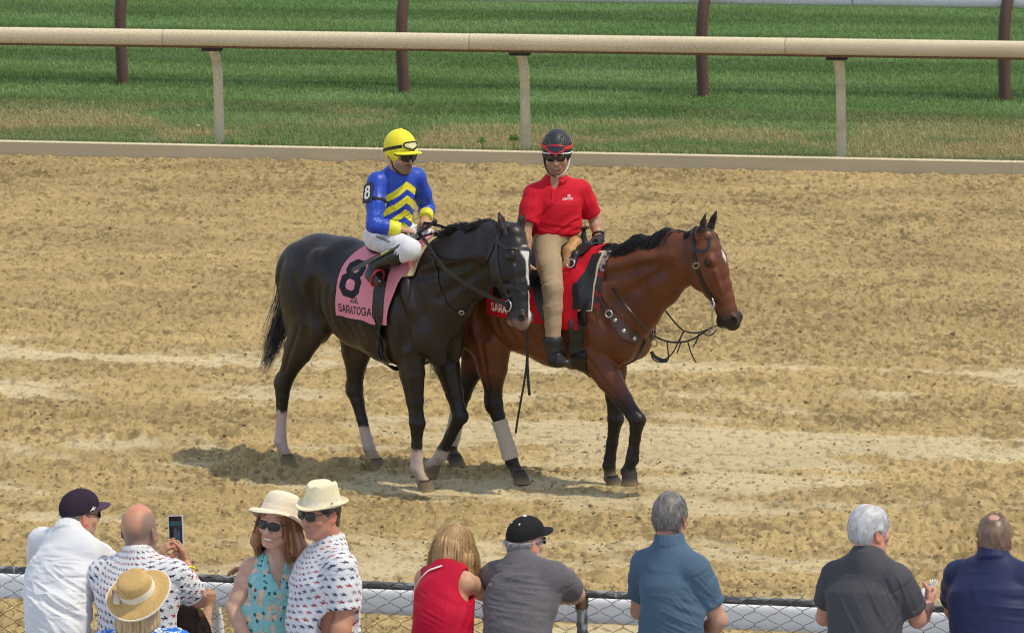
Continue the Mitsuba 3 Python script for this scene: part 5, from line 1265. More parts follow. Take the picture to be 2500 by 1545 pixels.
for el, wr in ((elR, wrR), (elL, wrL)):
    el, wr = np.array(el), np.array(wr); a, b = el + (wr - el) * .55, el + (wr - el) * .99
    obj('cuff', DARK.m(tube([a - (b - a) * .05, a, a + (b - a) * .5, b, b - (b - a) * .06], [.030, .0480, .0445, .039, .028], 20)), 'silk_yellow', jk, smooth=True)
# breeches
mat('white_cloth', (.68, .68, .71), rough=.7, spec=.25, sheen=.3)
hpR, knR, anR, hlR, toR = (.19, -.085, 1.565), (.585, -.215, 1.545), (.335, -.268, 1.425), (.285, -.285, 1.385), (.435, -.315, 1.318)
hpL, knL, anL, hlL, toL = (.19, .085, 1.565), (.50, .20, 1.50), (.335, .268, 1.425), (.285, .285, 1.385), (.435, .315, 1.318)
s = SDF((-.03, -.42, 1.36), (.72, .42, 1.76), .0065)
s.chain([Wj, (.205, 0, 1.64), Hj, (.17, 0, 1.55)], [(.115, .085), (.125, .095), (.14, .115), (.13, .10)], [0, 1, 0], k=.03)
for hp, kn, an in ((hpR, knR, anR), (hpL, knL, anL)):
    hp, kn, an = map(np.array, (hp, kn, an)); s.chain([hp, hp + (kn - hp) * .5, kn], [.090, .078, .062], k=.03); s.chain([kn, kn + (an - kn) * .45], [.060, .052], k=.02)
s.half((.2, 0, 1.665), (.1, 0, 1))
m = cloth(s, [((.45, -.2, 1.56), (.16, .12, .12), (.3, 0, 1), .018, .008), ((.25, -.12, 1.57), (.12, .12, .12), (.8, -.3, .6), .020, .008), ((.58, -.22, 1.54), (.08, .08, .08), (.2, 0, 1), .012, .007)])
obj('breeches', DARK.m(m), 'white_cloth', jk, smooth=True)
SB = boots(DARK, jk, knR, anR, hlR, toR, .18); boots(DARK, jk, knL, anL, hlL, toL, .18)
# breeches lettering
tl = fine(meshkit.text_mesh('DomsPizza', .022, .001), .01); v = tl.vertices
th0, th1 = np.array(hpR), np.array(knR); td_ = unit(th1 - th0); tn = unit(np.cross(td_, [0, 0, 1.0])); tu_ = np.cross(tn, td_); tn = tn if tn[1] < 0 else -tn
sB = s; P0 = th0 + td_ * .13 + tn * .09 + np.array([0, 0, .030])
vv = P0 + v[:, :1] * td_ + v[:, 1:2] * np.array([0, 0, 1.0]); vv = sB.snap(vv, .009) + v[:, 2:] * tn
obj('lettering', DARK.m(TM(vv, tl.faces)), 'navy_print', jk)
# stirrups belong to the saddle
for hl_, to_ in ((hlR, toR), (hlL, toL)):
    hl_, to_ = np.array(hl_), np.array(to_); mm_ = hl_ + (to_ - hl_) * .60; f = unit(to_ - hl_); sd = np.cross(f, [0, 0, 1.0]); sd = unit(sd); up_ = np.cross(sd, f)
    a = np.linspace(-2.5, 2.5, 24); ptS = mm_ + np.stack([np.sin(a) * .047] * 3, -1) * sd + (np.stack([np.cos(a)] * 3, -1) * .062 + .012) * up_
    ptS = np.vstack([ptS, ptS[:1]])
    obj('stirrup', DARK.m(tube(ptS, .0055, 8)), 'red_metal', rs, smooth=True)
    tp = ptS[11]; obj('stirrup_leather', DARK.m(flat_line([tp, tp * .5 + np.array([.30, np.sign(mm_[1]) * .17, 1.46]) * .5, np.array([.30, np.sign(mm_[1]) * .15, 1.485])], .018, .005, U=(1, 0, 0), n=12)), 'black_leather', rs)
# helmet with cover, peak, goggles
def shell(c, R, k, rx, ry, rz, u0, h=.0045, cut=.0, thick=.012, extra=None, ear=True):
    R = np.asarray(R); W = lambda f, l, u: np.asarray(c) + R @ (np.array([f, l, u]) * k)
    s = SDF(np.asarray(c) - .18, np.asarray(c) + .19, h)
    s.ell(W(-.010, 0, u0), np.array([rx, ry, rz]) * k, R, 0)
    s.ell(W(-.055, 0, u0 - .055), np.array([.066, .074, .060]) * k, R, .02)
    if ear:
        for q in (-1, 1): s.ell(W(-.005, q * .080, -.005), np.array([.040, .018, .045]) * k, R, .02)
    s.ell(W(.135, 0, -.075), np.array([.105, .14, .105]) * k, R, .012, 'cut')
    for q in (-1, 1): s.ell(W(-.012, q * .100, -.042), np.array([.030, .035, .040]) * k, R, .008, 'cut')
    s.half(W(-.06, 0, -.072), -(R @ np.array([.1, 0, 1.0])))
    s.ell(W(-.012, 0, .03), np.array([.101, .080, .101]) * k, R, .004, 'cut')
    s.ell(W(-.012, 0, -.06), np.array([.078, .070, .08]) * k, R, .004, 'cut')
    return s, W
sh_, Wq = shell(hc, Rj, kj, .128, .104, .124, .050)
mat('yellow_cover', (.80, .70, .03), rough=.55, spec=.4, sheen=.3)
hm = sh_.mesh(); hv = (hm.vertices - hc) @ Rj / kj
nn_ = meshkit.arrays(hm, True)[2]; ang = np.arctan2(hv[:, 1], hv[:, 0] + .01); gr_ = np.abs(np.mod(ang / (2 * np.pi) * 6 + .5, 1) - .5)
hm = TM(hm.vertices + nn_ * (-.0025 * np.exp(-(gr_ / .035) ** 2) * (hv[:, 2] > .05))[:, None], hm.faces)
hk = obj('helmet', DARK.m(hm), 'yellow_cover', jk, smooth=True)
obj('button', DARK.m(ball(Wq(-.012, 0, .172), (.014, .014, .008), 2, Rj)), 'yellow_cover', hk, smooth=True)
a = np.linspace(-1.25, 1.25, 25); G = np.array([[Wq(-.01 + .122 * math.cos(x) + t * .092 * max(math.cos(x), 0) ** .6, .097 * math.sin(x), .050 - .014 * t - .02 * math.sin(x) ** 2 + .012 * t * math.cos(x)) for t in np.linspace(0, 1, 7)] for x in a])
obj('peak', DARK.m(sheet(G, .006)), 'yellow_cover', hk, smooth=50)
obj('peak_lining', DARK.m(sheet(np.array([[Wq(-.012 + .112 * math.cos(x) + t * .055 * max(math.cos(x), 0) ** .6, .093 * math.sin(x), .036 - .006 * t - .02 * math.sin(x) ** 2) for t in np.linspace(0, 1, 5)] for x in a]), .008)), 'black_plastic', hk, smooth=50)
def goggles(W, R, k, plc, key, z, lens_m, frame_m, strap_m, fwd, zt=0.0, size=(.068, .026), rad=.105, strap=True, srx=.124, sry=.102, z_back=.02, name='goggles'):
    n = 40; a = np.linspace(0, 2 * np.pi, n, endpoint=False); e = lambda v, p: np.sign(v) * np.abs(v) ** p
    def surf(x, y): th = x / rad; return W(fwd - rad + rad * math.cos(th) - zt * y, rad * .92 * math.sin(th), z + y)
    rim = np.array([surf(size[0] * e(math.cos(t), .75), size[1] * e(math.sin(t), .75) - (.010 * math.exp(-(math.cos(t) / .22) ** 2) * (-1 if math.sin(t) < 0 else 0)) * -1) for t in a])
    g = obj(name, plc.m(tube(rim, .0060 * k, 8, closed=True)), frame_m, key, smooth=True)
    lens = np.array([[surf(size[0] * q_ * e(math.cos(t), .75), size[1] * q_ * e(math.sin(t), .75)) for q_ in np.linspace(0.02, 1, 6)] for t in np.r_[a, a[:1]]])
    i, j = np.meshgrid(np.arange(n), np.arange(5), indexing='ij'); o = i * 6 + j
    q = np.stack([o, o + 6, o + 7, o + 1], -1).reshape(-1, 4)
    obj('lens', plc.m(TM(lens.reshape(-1, 3), np.vstack([q[:, [0, 1, 2]], q[:, [0, 2, 3]]]))), lens_m, g, smooth=True)
    if strap:
        st = [W(-.010 + srx * math.cos(t), sry * math.sin(t), z * (math.cos(t) * .5 + .5) + z_back * (.5 - .5 * math.cos(t))) for t in np.linspace(.62, 2 * np.pi - .62, 40)]
        p = np.array(st); obj('strap', plc.m(sweep(p, [-.010, .010, .010, -.010], [-.002, -.002, .002, .002], U=np.tile(R[:, 2], (40, 1)))), strap_m, g)
    return g
mat('lens_clear', (.60, .58, .30), rough=.08, spec=.7)
goggles(Wq, Rj, kj, DARK, hk, .090, 'lens_clear', 'lens_dark', 'black_plastic', .125, zt=.55, size=(.064, .020), srx=.127, sry=.106, z_back=.000, name='spare_goggles')
goggles(Wh, Rj, kj, DARK, jk, .003, 'lens_dark', 'lens_dark', 'black_plastic', .118, size=(.074, .027), strap=False)
for q in (-1, 1): obj('goggle_badge', DARK.m(ball(Wh(.072, q * .082, -.002), (.010, .003, .010), 2, Rj)), 'silk_yellow', jk, smooth=True)
obj('chin_strap', DARK.m(tube([Wh(.01, -.084, .0), Wh(.015, -.082, -.05), Wh(.045, -.062, -.105), Wh(.070, 0, -.132), Wh(.045, .062, -.105), Wh(.015, .082, -.05), Wh(.01, .084, .0)], .005, 8, 40)), 'black_plastic', jk, smooth=True)
# number armband
shR_, elR_ = np.array(shR), np.array(elR); ad = unit(elR_ - shR_); pc_ = shR_ + ad * .095
pn = unit(np.array([-.10, -1, .12]) - ad * (np.array([-.10, -1, .12]) @ ad)); pl = np.cross(-ad, pn); pc_ = pc_ + pn * .066
plate = extrude(Polygon([(-.040, -.062), (.040, -.062), (.040, .045), (.024, .062), (-.024, .062), (-.040, .045)]).buffer(.003), .006)
FR = np.stack([pl if (pl @ np.array([1, 0, 0])) > 0 else -pl, -ad, pn], 1)
arm_ = obj('armband', DARK.m(move(plate, FR, pc_)), 'black_plastic', jk)
obj('number', DARK.m(move(extrude(block8(.050, .088, .014), .002), FR, pc_ + pn * .0065)), 'white_print', arm_)
obj('elastic_band', DARK.m(ring_mesh(shR_ + ad * .135, ad, .062, .011)), 'black_plastic', arm_, smooth=True)
# whip
mat('whip_grey', (.085, .09, .095), rough=.4)
wh = thing('riding_whip', 'thin black riding whip held across the jockey\'s white breeches', 'whip')
wa, wb = np.array([.655, -.06, 1.705]), np.array([.205, -.345, 1.392]); wm = J_HR + np.array([.01, -.02, -.01])
obj('shaft', DARK.m(tube([wa, wm, wm * .80 + wb * .20 + np.array([.085, -.100, .012]), wm * .5 + wb * .5 + np.array([.070, -.080, .008]), wb * .75 + wm * .25 + np.array([.02, -.03, 0])], [.010, .009, .007], 8, 20)), 'whip_grey', wh, smooth=True)
obj('grip', DARK.m(tube([wa + unit(wa - wm) * .01, wa, wa * .5 + wm * .5, wm], [.012, .013, .009, .009], 10)), 'black_plastic', wh, smooth=True)
obj('flap', DARK.m(flat_line([wb * .55 + wm * .45 + np.array([.05, -.058, .008]), wb * .8 + wm * .2 + np.array([.02, -.03, .004]), wb], .026, .006, n=8)), 'whip_grey', wh)
wbs = [wm * (1 - t) + wb * t + np.array([.080, -.098, .016]) * (1 - (2 * t - 1) ** 2) ** .45 for t in np.linspace(.14, .52, 13)]
obj('bead_row', DARK.m(cat([ball(x, .0055, 1) for x in wbs])), 'silk_yellow', wh)

# outrider
ok_ = thing('person', 'rider in red polo shirt, khaki trousers and black helmet on the bay horse', 'person')
N, shR, shL, Wo, Ho = (.218, -.01, 1.938), (.135, -.132, 1.862), (.305, .135, 1.860), (.205, -.005, 1.69), (.19, 0, 1.57)
elR, wrR, elL, wrL = (.135, -.235, 1.645), (.185, -.315, 1.455), (.345, .232, 1.645), (.415, .170, 1.548)
fo = np.array([.47, -.88, -.14]); Ro = hframe(fo, (.0, .05, 1)); hc = np.array([.243, -.028, 2.102]); ko = .92
s = SDF((-.06, -.46, 1.42), (.62, .42, 2.28), .0065)
Wh = add_head(s, hc, Ro, ko, smile=.6); add_neck(s, Wh, np.array(N) + [0, 0, .005], .054)
torso(s, N, shL, shR, Wo, Ho, fat=.84, grow=-.014)
add_arm(s, shR, elR, wrR, .92); add_arm(s, shL, elL, wrL, .92)
add_hand(s, wrR, (.25, .0, -1), (.2, .9, .1), side=1, curl=1.3, k=.9)
m = s.mesh(); p = m.vertices; q = (p - hc) @ Ro / ko
c = skin_color(p, (.42, .225, .14), 2)
c = blend(c, [.10, .055, .04], np.clip(sstep(-.05, -.07, q[:, 2]) * sstep(.02, .05, q[:, 0]) * (q[:, 2] > -.14) * .40, 0, 1))
c = blend(c, [.62, .55, .50], np.exp(-((q[:, 2] + .0735 - 5 * q[:, 1] ** 2) / .0034) ** 2) * (np.abs(q[:, 1]) < .019) * (q[:, 0] > .078) * (q[:, 0] < .108) * .8)
obj('body', BAY.m(m), 'skin', ok_, smooth=True, color=c)
s = SDF((.28, -.04, 1.34), (.66, .26, 1.62), .0035)
tips = add_hand(s, wrL, O_HL - np.array(wrL) + np.array([.01, .0, -.005]), (-.35, -.6, -.4), side=-1, curl=(.9, 1.0, 1.1, 1.2), thumb=(.8, .5), k=.98)
s.seg(np.array(wrL) - unit(O_HL - wrL) * .03, np.array(wrL) + unit(O_HL - wrL) * .01, .034, .031, k=.01)
mat('glove', (.013, .013, .014), rough=.65)
obj('glove', BAY.m(s.mesh()), 'glove', ok_, smooth=True)
wd_ = unit(np.array(wrL) - elL); obj('wrist_watch', BAY.m(ring_mesh(np.array(wrL) - wd_ * .035, wd_, .033, .008)), 'black_plastic', ok_, smooth=True)
# polo
mat('red_polo', (.52, .006, .020), rough=.75, spec=.25, sheen=.5)
s = SDF((-.08, -.36, 1.48), (.50, .36, 2.04), .006)
torso(s, N, shL, shR, Wo, Ho, fat=.95, grow=.004, fwd=fo)
sleeve(s, shR, elR, .74, .056, .060); sleeve(s, shL, elL, .74, .056, .060)
s.half((0, 0, 1.600), (0, 0, -1))
ring(s, np.array(N) + [.012, -.018, .010], np.array([.16, -.30, 1]), .072, .066, fo, (.015, .008), gap=.62, tilt=0, k=.003)
fd = unit(fo * [1, 1, 0])
s.ell(np.array(N) + fd * .085 + [0, 0, .012], (.050, .030, .062), hframe(fd), k=.004, op='cut')
spec = [((.26, -.05, 1.72), (.2, .2, .12), (.5, .6, .55), .034, .014), ((.24, -.06, 1.63), (.25, .25, .07), (.6, .7, -.15), .020, .013), ((.12, -.16, 1.80), (.1, .1, .1), (.2, -.4, -.9), .02, .006), ((.33, .12, 1.80), (.1, .1, .1), (.1, .4, -.9), .02, .006), ((.30, .05, 1.75), (.1, .1, .12), (.4, .4, .9), .025, .007)]
m = cloth(s, spec); obj('shirt', BAY.m(m), 'red_polo', ok_, smooth=True)
t3 = meshkit.text_mesh('SARATOGA', .013, .001); t3.apply_scale([.8, 1.2, 1]); lt_ = unit(np.array(shL) - shR)
lg0 = np.array(N) + lt_ * .055 + [0, 0, -.115] + fd * .13
vv = lg0 + t3.vertices[:, :1] * lt_ + t3.vertices[:, 1:2] * np.array([0, 0, 1.0]); vv = s.snap(vv, .0075, 10) + t3.vertices[:, 2:] * fd
obj('lettering', BAY.m(TM(vv, t3.faces)), 'white_print', ok_)
em = fine(extrude(fan_emblem(.030, .018), .001), .01); vv = lg0 + lt_ * .05 + [0, 0, .020] + em.vertices[:, :1] * lt_ + em.vertices[:, 1:2] * np.array([0, 0, 1.0]); vv = s.snap(vv, .0075, 10)
obj('emblem', BAY.m(TM(vv, em.faces)), 'white_print', ok_)
for k in range(2):
    b0 = s.snap((np.array(N) + fd * .12 + [0, 0, -.065 - .045 * k])[None], .001)[0]; obj('button', BAY.m(ball(b0, (.005, .005, .005), 1)), 'red_polo', ok_)
pk0 = [s.snap((np.array(N) + fd * .14 + lt_ * x + [0, 0, -.03 - z])[None], .0035, 10)[0] for x, z in ((0, .0), (0, .05), (0, .095))]
obj('placket', BAY.m(flat_line(pk0, .022, .003, U=lt_, n=12)), 'red_polo', ok_)
# trousers and boots
mat('khaki', (.36, .265, .165), rough=.8, spec=.2, sheen=.3)
mat('belt', (.20, .14, .09), rough=.6)
hpR, knR, anR, hlR, toR = (.20, -.095, 1.545), (.375, -.305, 1.315), (.395, -.345, .945), (.365, -.35, .875), (.535, -.365, .870)
hpL, knL, anL, hlL, toL = (.20, .095, 1.545), (.375, .305, 1.315), (.395, .345, .945), (.365, .35, .875), (.535, .365, .870)
s = SDF((0, -.48, .86), (.56, .48, 1.72), .007)
s.chain([Wo, (.20, 0, 1.63), Ho, (.18, 0, 1.55)], [(.125, .095), (.135, .10), (.15, .115), (.13, .10)], [0, 1, 0], k=.03)
for hp, kn, an in ((hpR, knR, anR), (hpL, knL, anL)):
    hp, kn, an = map(np.array, (hp, kn, an)); s.chain([hp, hp + (kn - hp) * .5, kn], [.088, .076, .061], k=.03); s.chain([kn, kn + (an - kn) * .3, kn + (an - kn) * .6, kn + (an - kn) * .96], [.059, .057, .049, .043], k=.015)
s.half((.2, 0, 1.635), (0, 0, 1))
spec = [((.36, -.31, 1.33), (.12, .12, .10), (.9, -.2, .35), .018, .007), ((.37, -.33, 1.2), (.12, .12, .12), (.9, 0, .25), .03, .004), ((.27, -.2, 1.48), (.12, .15, .1), (.7, -.5, .4), .022, .007), ((.39, -.34, 1.0), (.1, .1, .06), (.9, 0, .2), .016, .004)]
obj('trousers', BAY.m(cloth(s, spec)), 'khaki', ok_, smooth=True)
obj('belt', BAY.m(sweep(np.array([(.20 + .104 * math.cos(t), .140 * math.sin(t), 1.615) for t in np.linspace(0, 2 * np.pi, 32, endpoint=False)]), [-.016, .016, .016, -.016], [-.004, -.004, .004, .004], U=np.tile([0, 0, 1.0], (32, 1)), closed=True)), 'belt', ok_)
boots(BAY, ok_, knR, anR, hlR, toR, .80, 'boot_worn'); boots(BAY, ok_, knL, anL, hlL, toL, .80, 'boot_worn')
sh_, Wq = shell(hc, Ro, ko, .120, .100, .118, .050)
mat('helmet_black', (.022, .024, .028), rough=.5, spec=.5)
hm = sh_.mesh(); hv = (hm.vertices - hc) @ Ro / ko; nn_ = meshkit.arrays(hm, True)[2]
slot = np.minimum(np.abs(np.abs(hv[:, 1]) - .030 - .25 * (hv[:, 2] - .09)) / .009, 9) ; vent = np.exp(-slot ** 2) * ((hv[:, 2] > .100) & (hv[:, 2] < .140) & (hv[:, 0] > 0))
seam = np.exp(-((np.abs(hv[:, 1]) - .062) / .004) ** 2) * (hv[:, 2] > .05)
hk = obj('helmet', BAY.m(TM(hm.vertices + nn_ * (-.006 * vent - .002 * seam)[:, None], hm.faces)), 'helmet_black', ok_, smooth=True)
mat('red_frame', (.45, .012, .03), rough=.35); mat('red_strap', (.55, .05, .04), rough=.7)
goggles(Wq, Ro, ko, BAY, hk, .072, 'lens_dark', 'red_frame', 'red_strap', .126, zt=.40, size=(.070, .022), srx=.125, sry=.105, z_back=.05, name='spare_goggles')
rimp = [Wq(-.010 + .119 * math.cos(t), .100 * math.sin(t), .038 - .02 * math.sin(t) ** 2) for t in np.linspace(-1.5, 1.5, 30)]
obj('rim_trim', BAY.m(tube(rimp, .004, 8)), 'white_print', hk, smooth=True)
Lm, Fm = glasses(Wh, Ro, ko, lens=(.029, .021)); g = obj('sunglasses', BAY.m(Fm), 'frame_dark', ok_, smooth=True); obj('lenses', BAY.m(Lm), 'lens_brown', g, smooth=True)
for q in (-1, 1): obj('chin_strap', BAY.m(tube([Wh(.03, q * .084, .03), Wh(.025, q * .084, -.04), Wh(.045, q * .060, -.105), Wh(.068, q * .0, -.136)], .0055, 8, 30)), 'white_print' if q > 0 else 'black_plastic', ok_, smooth=True)

# ---------------------------------------------------------------- spectators' fence and the outer rail
def atv(x, y, v):
    """Where the sight line through a point of the photograph meets the upright plane at across-track distance v."""
    d = FWD + RIGHT * (x - 1250) / FPX - UP * (y - 772.5) / FPX
    return EYE + d * ((v - EYE @ TV) / (d @ TV))
UP3 = np.array([0, 0, 1.0])
U0 = (atv(1250, 1445, FV) @ TU)
def fp(u, z, dv=0.0): return (U0 + u) * TU + (FV + dv) * TV + z * UP3
def pipe_c(p, n, uv):
    w = mikit.smoothstep(.50, .62, mikit.fbm(p.x * 14, p.y * 14, p.z * 60, 3))
    r = mikit.smoothstep(.66, .74, mikit.fbm(p.x * 3 + 9, p.y * 3, p.z * 20, 3))
    return mikit.mix(mikit.mix(mi.Color3f(.095, .098, .100), mi.Color3f(.24, .255, .265), w), mi.Color3f(.085, .045, .03), r)
mat('old_pipe', mikit.proc(pipe_c), rough=.55, spec=.5)
mat('galvanised', mikit.proc(lambda p, n, uv: mikit.mix(mi.Color3f(.12, .14, .155), mi.Color3f(.40, .45, .48), mikit.smoothstep(.42, .62, mikit.fbm(p.x * 45, p.y * 45, p.z * 22, 3)))), rough=.45, metallic=.3)
mat('rust', mikit.proc(lambda p, n, uv: mikit.mix(mi.Color3f(.055, .035, .022), mi.Color3f(.17, .10, .05), mikit.fbm(p.x * 50, p.y * 50, p.z * 20, 3))), rough=.8)
mat('wire', (.045, .043, .042), rough=.45, metallic=.4)
fence = thing('chain_link_fence', 'chain link fence with a weathered grey top pipe in front of the spectators', 'fence')
PZ = 1.03
for a, b in ((-8.0, -1.37), (-1.36, .355), (.365, 8.0)):
    obj('top_pipe', tube([fp(a, PZ), fp(b, PZ)], .0195, 14, 2), 'old_pipe', fence, smooth=40)
obj('pipe_sleeve', tube([fp(-1.42, PZ), fp(-1.35, PZ)], .0225, 14), 'rust', fence, smooth=40)
ux = atv(1421, 1500, FV) @ TU - U0
for u in (ux - 5.6, ux - 2.8, ux, ux + 2.8, ux + 5.6):
    pst = obj('post', tube([fp(u, -.1), fp(u, .985)], .0275, 16, 2), 'galvanised', fence, smooth=40)
    obj('collar', lathe([(.028, .0), (.033, .004), (.033, .050), (.029, .066), (.018, .082), (.0, .084)], 18).apply_translation(fp(u, .955)), 'rust', pst, smooth=40)
    obj('cap_eye', move(lathe([(.012, -.012), (.024, -.012), (.024, .012), (.012, .012)], 16), frame(z=TU, y=UP3), fp(u + .005, 1.045)), 'old_pipe', pst, smooth=40)
DW, DHt = .0605, .0755
ws_, fs_ = [], []
r = np.random.default_rng(12)
wires = []
for i in range(-70, 71):
    mir = 1 if i % 2 else -1; zs = np.arange(0, 29) * DHt / 2 + .02; pts = []
    jx = .004 * math.sin(i * 1.7) + .003 * math.sin(i * .31)
    for k, z in enumerate(zs):
        sgn = mir if k % 2 else -mir
        zz = z - .012
        x = i * DW + sgn * DW / 2 + .0025 * math.sin(k * .9 + i * .2)
        pts += [fp(x - sgn * .008 + jx, zz - .009, -.021), fp(x + jx + sgn * .0015, zz, -.021 - .0022 * sgn), fp(x - sgn * .008 + jx, zz + .009, -.021)]
    pts.append(fp(i * DW - mir * (DW / 2) * (1 if len(zs) % 2 else -1) * .45 + jx, zs[-1] + .004, -.024))
    wires.append(sweep(np.array(pts), .0017 * np.cos(np.arange(4) * np.pi / 2), .0017 * np.sin(np.arange(4) * np.pi / 2), cap=False))
mk = obj('wire_mesh', cat(wires), 'wire', fence); labels[mk] = {'label': 'dark diamond wire mesh', 'kind': 'stuff'}
mat('tie_white', (.62, .61, .58), rough=.5)
for px in (40, 1506):
    u = atv(px, 1450, FV) @ TU - U0
    obj('wire_tie', cat([ring_mesh(fp(u, PZ), TU + .1 * UP3, .0215, .0022), tube([fp(u - .003, PZ - .02, -.021), fp(u - .007, PZ - .045, -.024), fp(u - .016, PZ - .062, -.023)], .002, 6)]), 'tie_white', fence)
mat('rail_white', (.84, .86, .88), rough=.45)
orl = thing('outer_rail', 'white outer rail of the track just behind the chain link fence', 'rail')
zb = float(atv(1500, 1516, FV + .5)[2]) - .012
for k in range(-4, 4):
    a, b = fp(k * 2.4 + .6 + .003, zb + .070, .5), fp((k + 1) * 2.4 + .6 - .003, zb + .070, .5)
    obj('rail_tube', sweep(np.linspace(a, b, 4), *flat_ring(.040, .070, 28, 4.0), U=TV), 'rail_white', orl, smooth=40)
    obj('post', tube([fp(k * 2.4 + .65, -.1, .62), fp(k * 2.4 + .65, .55, .62), fp(k * 2.4 + .65, .70, .58), fp(k * 2.4 + .65, zb + .02, .50)], .032, 12, 20), 'white_paint', orl, smooth=True)

# ---------------------------------------------------------------- spectators
def face_dir(beta):        # degrees from straight away, clockwise (to the right); 180 faces the camera
    b = math.radians(beta); return np.array([math.sin(b), math.cos(b), 0])
def bounds(P, m): P = np.array(P); return P.min(0) - m, P.max(0) + m
def upper_body(c, Rh, k, N, shL, shR, W_, Hp, elL, wrL, elR, wrR, skin, hands=(None, None), fat=1.0, face=True, smile=0.0, seed=0, armfat=1.0, neck=.057, paint=None, h=.0055, slim=1.0, sk=.02):
    pts = [c + np.array([0, 0, .16]), N, shL, shR, W_, Hp, elL, wrL, elR, wrR] + [np.asarray(w) + unit(hd['f']) * .2 for w, hd in zip((wrL, wrR), hands) if hd]
    lo, hi = bounds(pts, .14); s = SDF(lo, hi, h)
    Wh = add_head(s, c, Rh, k, face, smile, slim); add_neck(s, Wh, np.asarray(N) + [0, 0, .0], neck)
    torso(s, N, shL, shR, W_, Hp, fat=fat, grow=-sk)
    for sh, el, wr, hd, sd in ((shL, elL, wrL, hands[0], -1), (shR, elR, wrR, hands[1], 1)):
        add_arm(s, sh, el, wr, armfat)
        if hd: add_hand(s, wr, hd['f'], hd['n'], side=hd.get('side', sd), curl=hd.get('curl', .9), thumb=hd.get('thumb', (.6, .5)), k=hd.get('k', 1.0))
    m = s.mesh(); p = m.vertices; q = (p - c) @ Rh / k
    col_ = skin_color(p, skin, seed)
    col_ = blend(col_, np.asarray(skin) * [1.05, .70, .66], np.clip(sstep(.07, .085, np.abs(q[:, 1])) * (np.abs(q[:, 2]) < .06) * (q[:, 0] < .05) * .8 + np.exp(-((q[:, 2] + .10) / .05) ** 2) * (np.abs(q[:, 0]) < .12) * .25, 0, 1))
    if paint is not None: col_ = paint(col_, p, q)
    return s, Wh, m, col_
def put_body(key, m, col_): obj('body', m, 'skin', key, smooth=True, color=col_)
def shirt(key, name, m_, N, shL, shR, W_, Hp, elL, elR, fat=1.0, grow=.012, fr_=(.62, .62), r0=.072, r1=.068, spec=(), collar=None, fwd=None, belly=0.0, h=.0058, uv=False, sleeves=True, hem=None, extra=None, chest=1.0, neckcut=None, hip=1.0):
    lo, hi = bounds([N, shL, shR, W_, Hp, np.asarray(shL) + (np.asarray(elL) - shL) * 1.0, np.asarray(shR) + (np.asarray(elR) - shR) * 1.0], .22); s = SDF(lo, hi, h)
    N = np.asarray(N, float); lat, up = torso(s, N, shL, shR, W_, Hp, fat=fat, grow=grow, fwd=fwd, belly=belly, chest=chest, hip=hip)
    if sleeves:
        sleeve(s, shL, elL, fr_[0], r0, r1); sleeve(s, shR, elR, fr_[1], r0, r1)
    if collar:
        for z_ in (.0, .018, .034): ring(s, N + np.asarray(collar.get('off', (0, 0, .02))) + up * (z_ - .012), collar.get('n', up), collar.get('ra', .070) - z_ * .22, collar.get('rb', .068) - z_ * .22, fwd, (.014, .008), gap=collar.get('gap', .30), k=.004)
    else: ring(s, N + np.asarray([0, 0, .006]) , up, .066, .064, fwd, (.009, .007))
    if neckcut is not None: s.ell(N + up * .10, (.060, .058, .10), hframe(fwd), k=.004, op='cut')
    if extra: extra(s)
    s.half(np.asarray(Hp) - up * .06 if hem is None else hem, -up)
    m = cloth(s, spec)
    if sleeves:                                        # sewn seam round each armhole, and the doubled hem of each sleeve
        n_ = meshkit.arrays(m, True)[2]; p = m.vertices; off_ = np.zeros(len(p))
        for S, E, fr__ in ((shL, elL, fr_[0]), (shR, elR, fr_[1])):
            S, E = np.asarray(S), np.asarray(E); a_ = unit(E - S); t = (p - S) @ a_; d = np.linalg.norm(p - S - t[:, None] * a_, axis=1); L_ = np.linalg.norm(E - S)
            off_ += (-.0045 * np.exp(-((t - .012 - .05 * (p[:, 2] - S[2])) / .005) ** 2) - .003 * np.exp(-((t - L_ * fr__ + .022) / .004) ** 2)) * (d < .11)
        m = TM(p + n_ * off_[:, None], m.faces)
    if uv:
        p = m.vertices; ax = np.asarray(W_); q = p - ax; f0 = unit(fwd); ang = np.arctan2(q @ lat, -(q @ f0)); rad_ = np.linalg.norm(q - np.outer(q @ up, up), axis=1); UV = np.stack([ang * .185, q @ up - .8 * (rad_ - .13)], -1)
        for S, E, sg in ((shL, elL, 1), (shR, elR, -1)):
            S, E = np.asarray(S), np.asarray(E); a_ = unit(E - S); t = (p - S) @ a_; L = np.linalg.norm(E - S); w = p - S - t[:, None] * a_; d = np.linalg.norm(w, axis=1)
            on = (t > .035) & (d < .095) & (((p - N) @ lat) * sg > np.abs((S - N) @ lat) - .01)
            b1 = unit(np.cross(a_, UP3 + .2)); b2 = np.cross(a_, b1)
            UV[on] = np.stack([-np.arctan2(w @ b1, w @ b2) * .07 + 3.0 * sg, -t], -1)[on]
        k_ = obj(name, m, m_, key, smooth=True, uv=UV)
    else: k_ = obj(name, m, m_, key, smooth=True)
    return s, k_
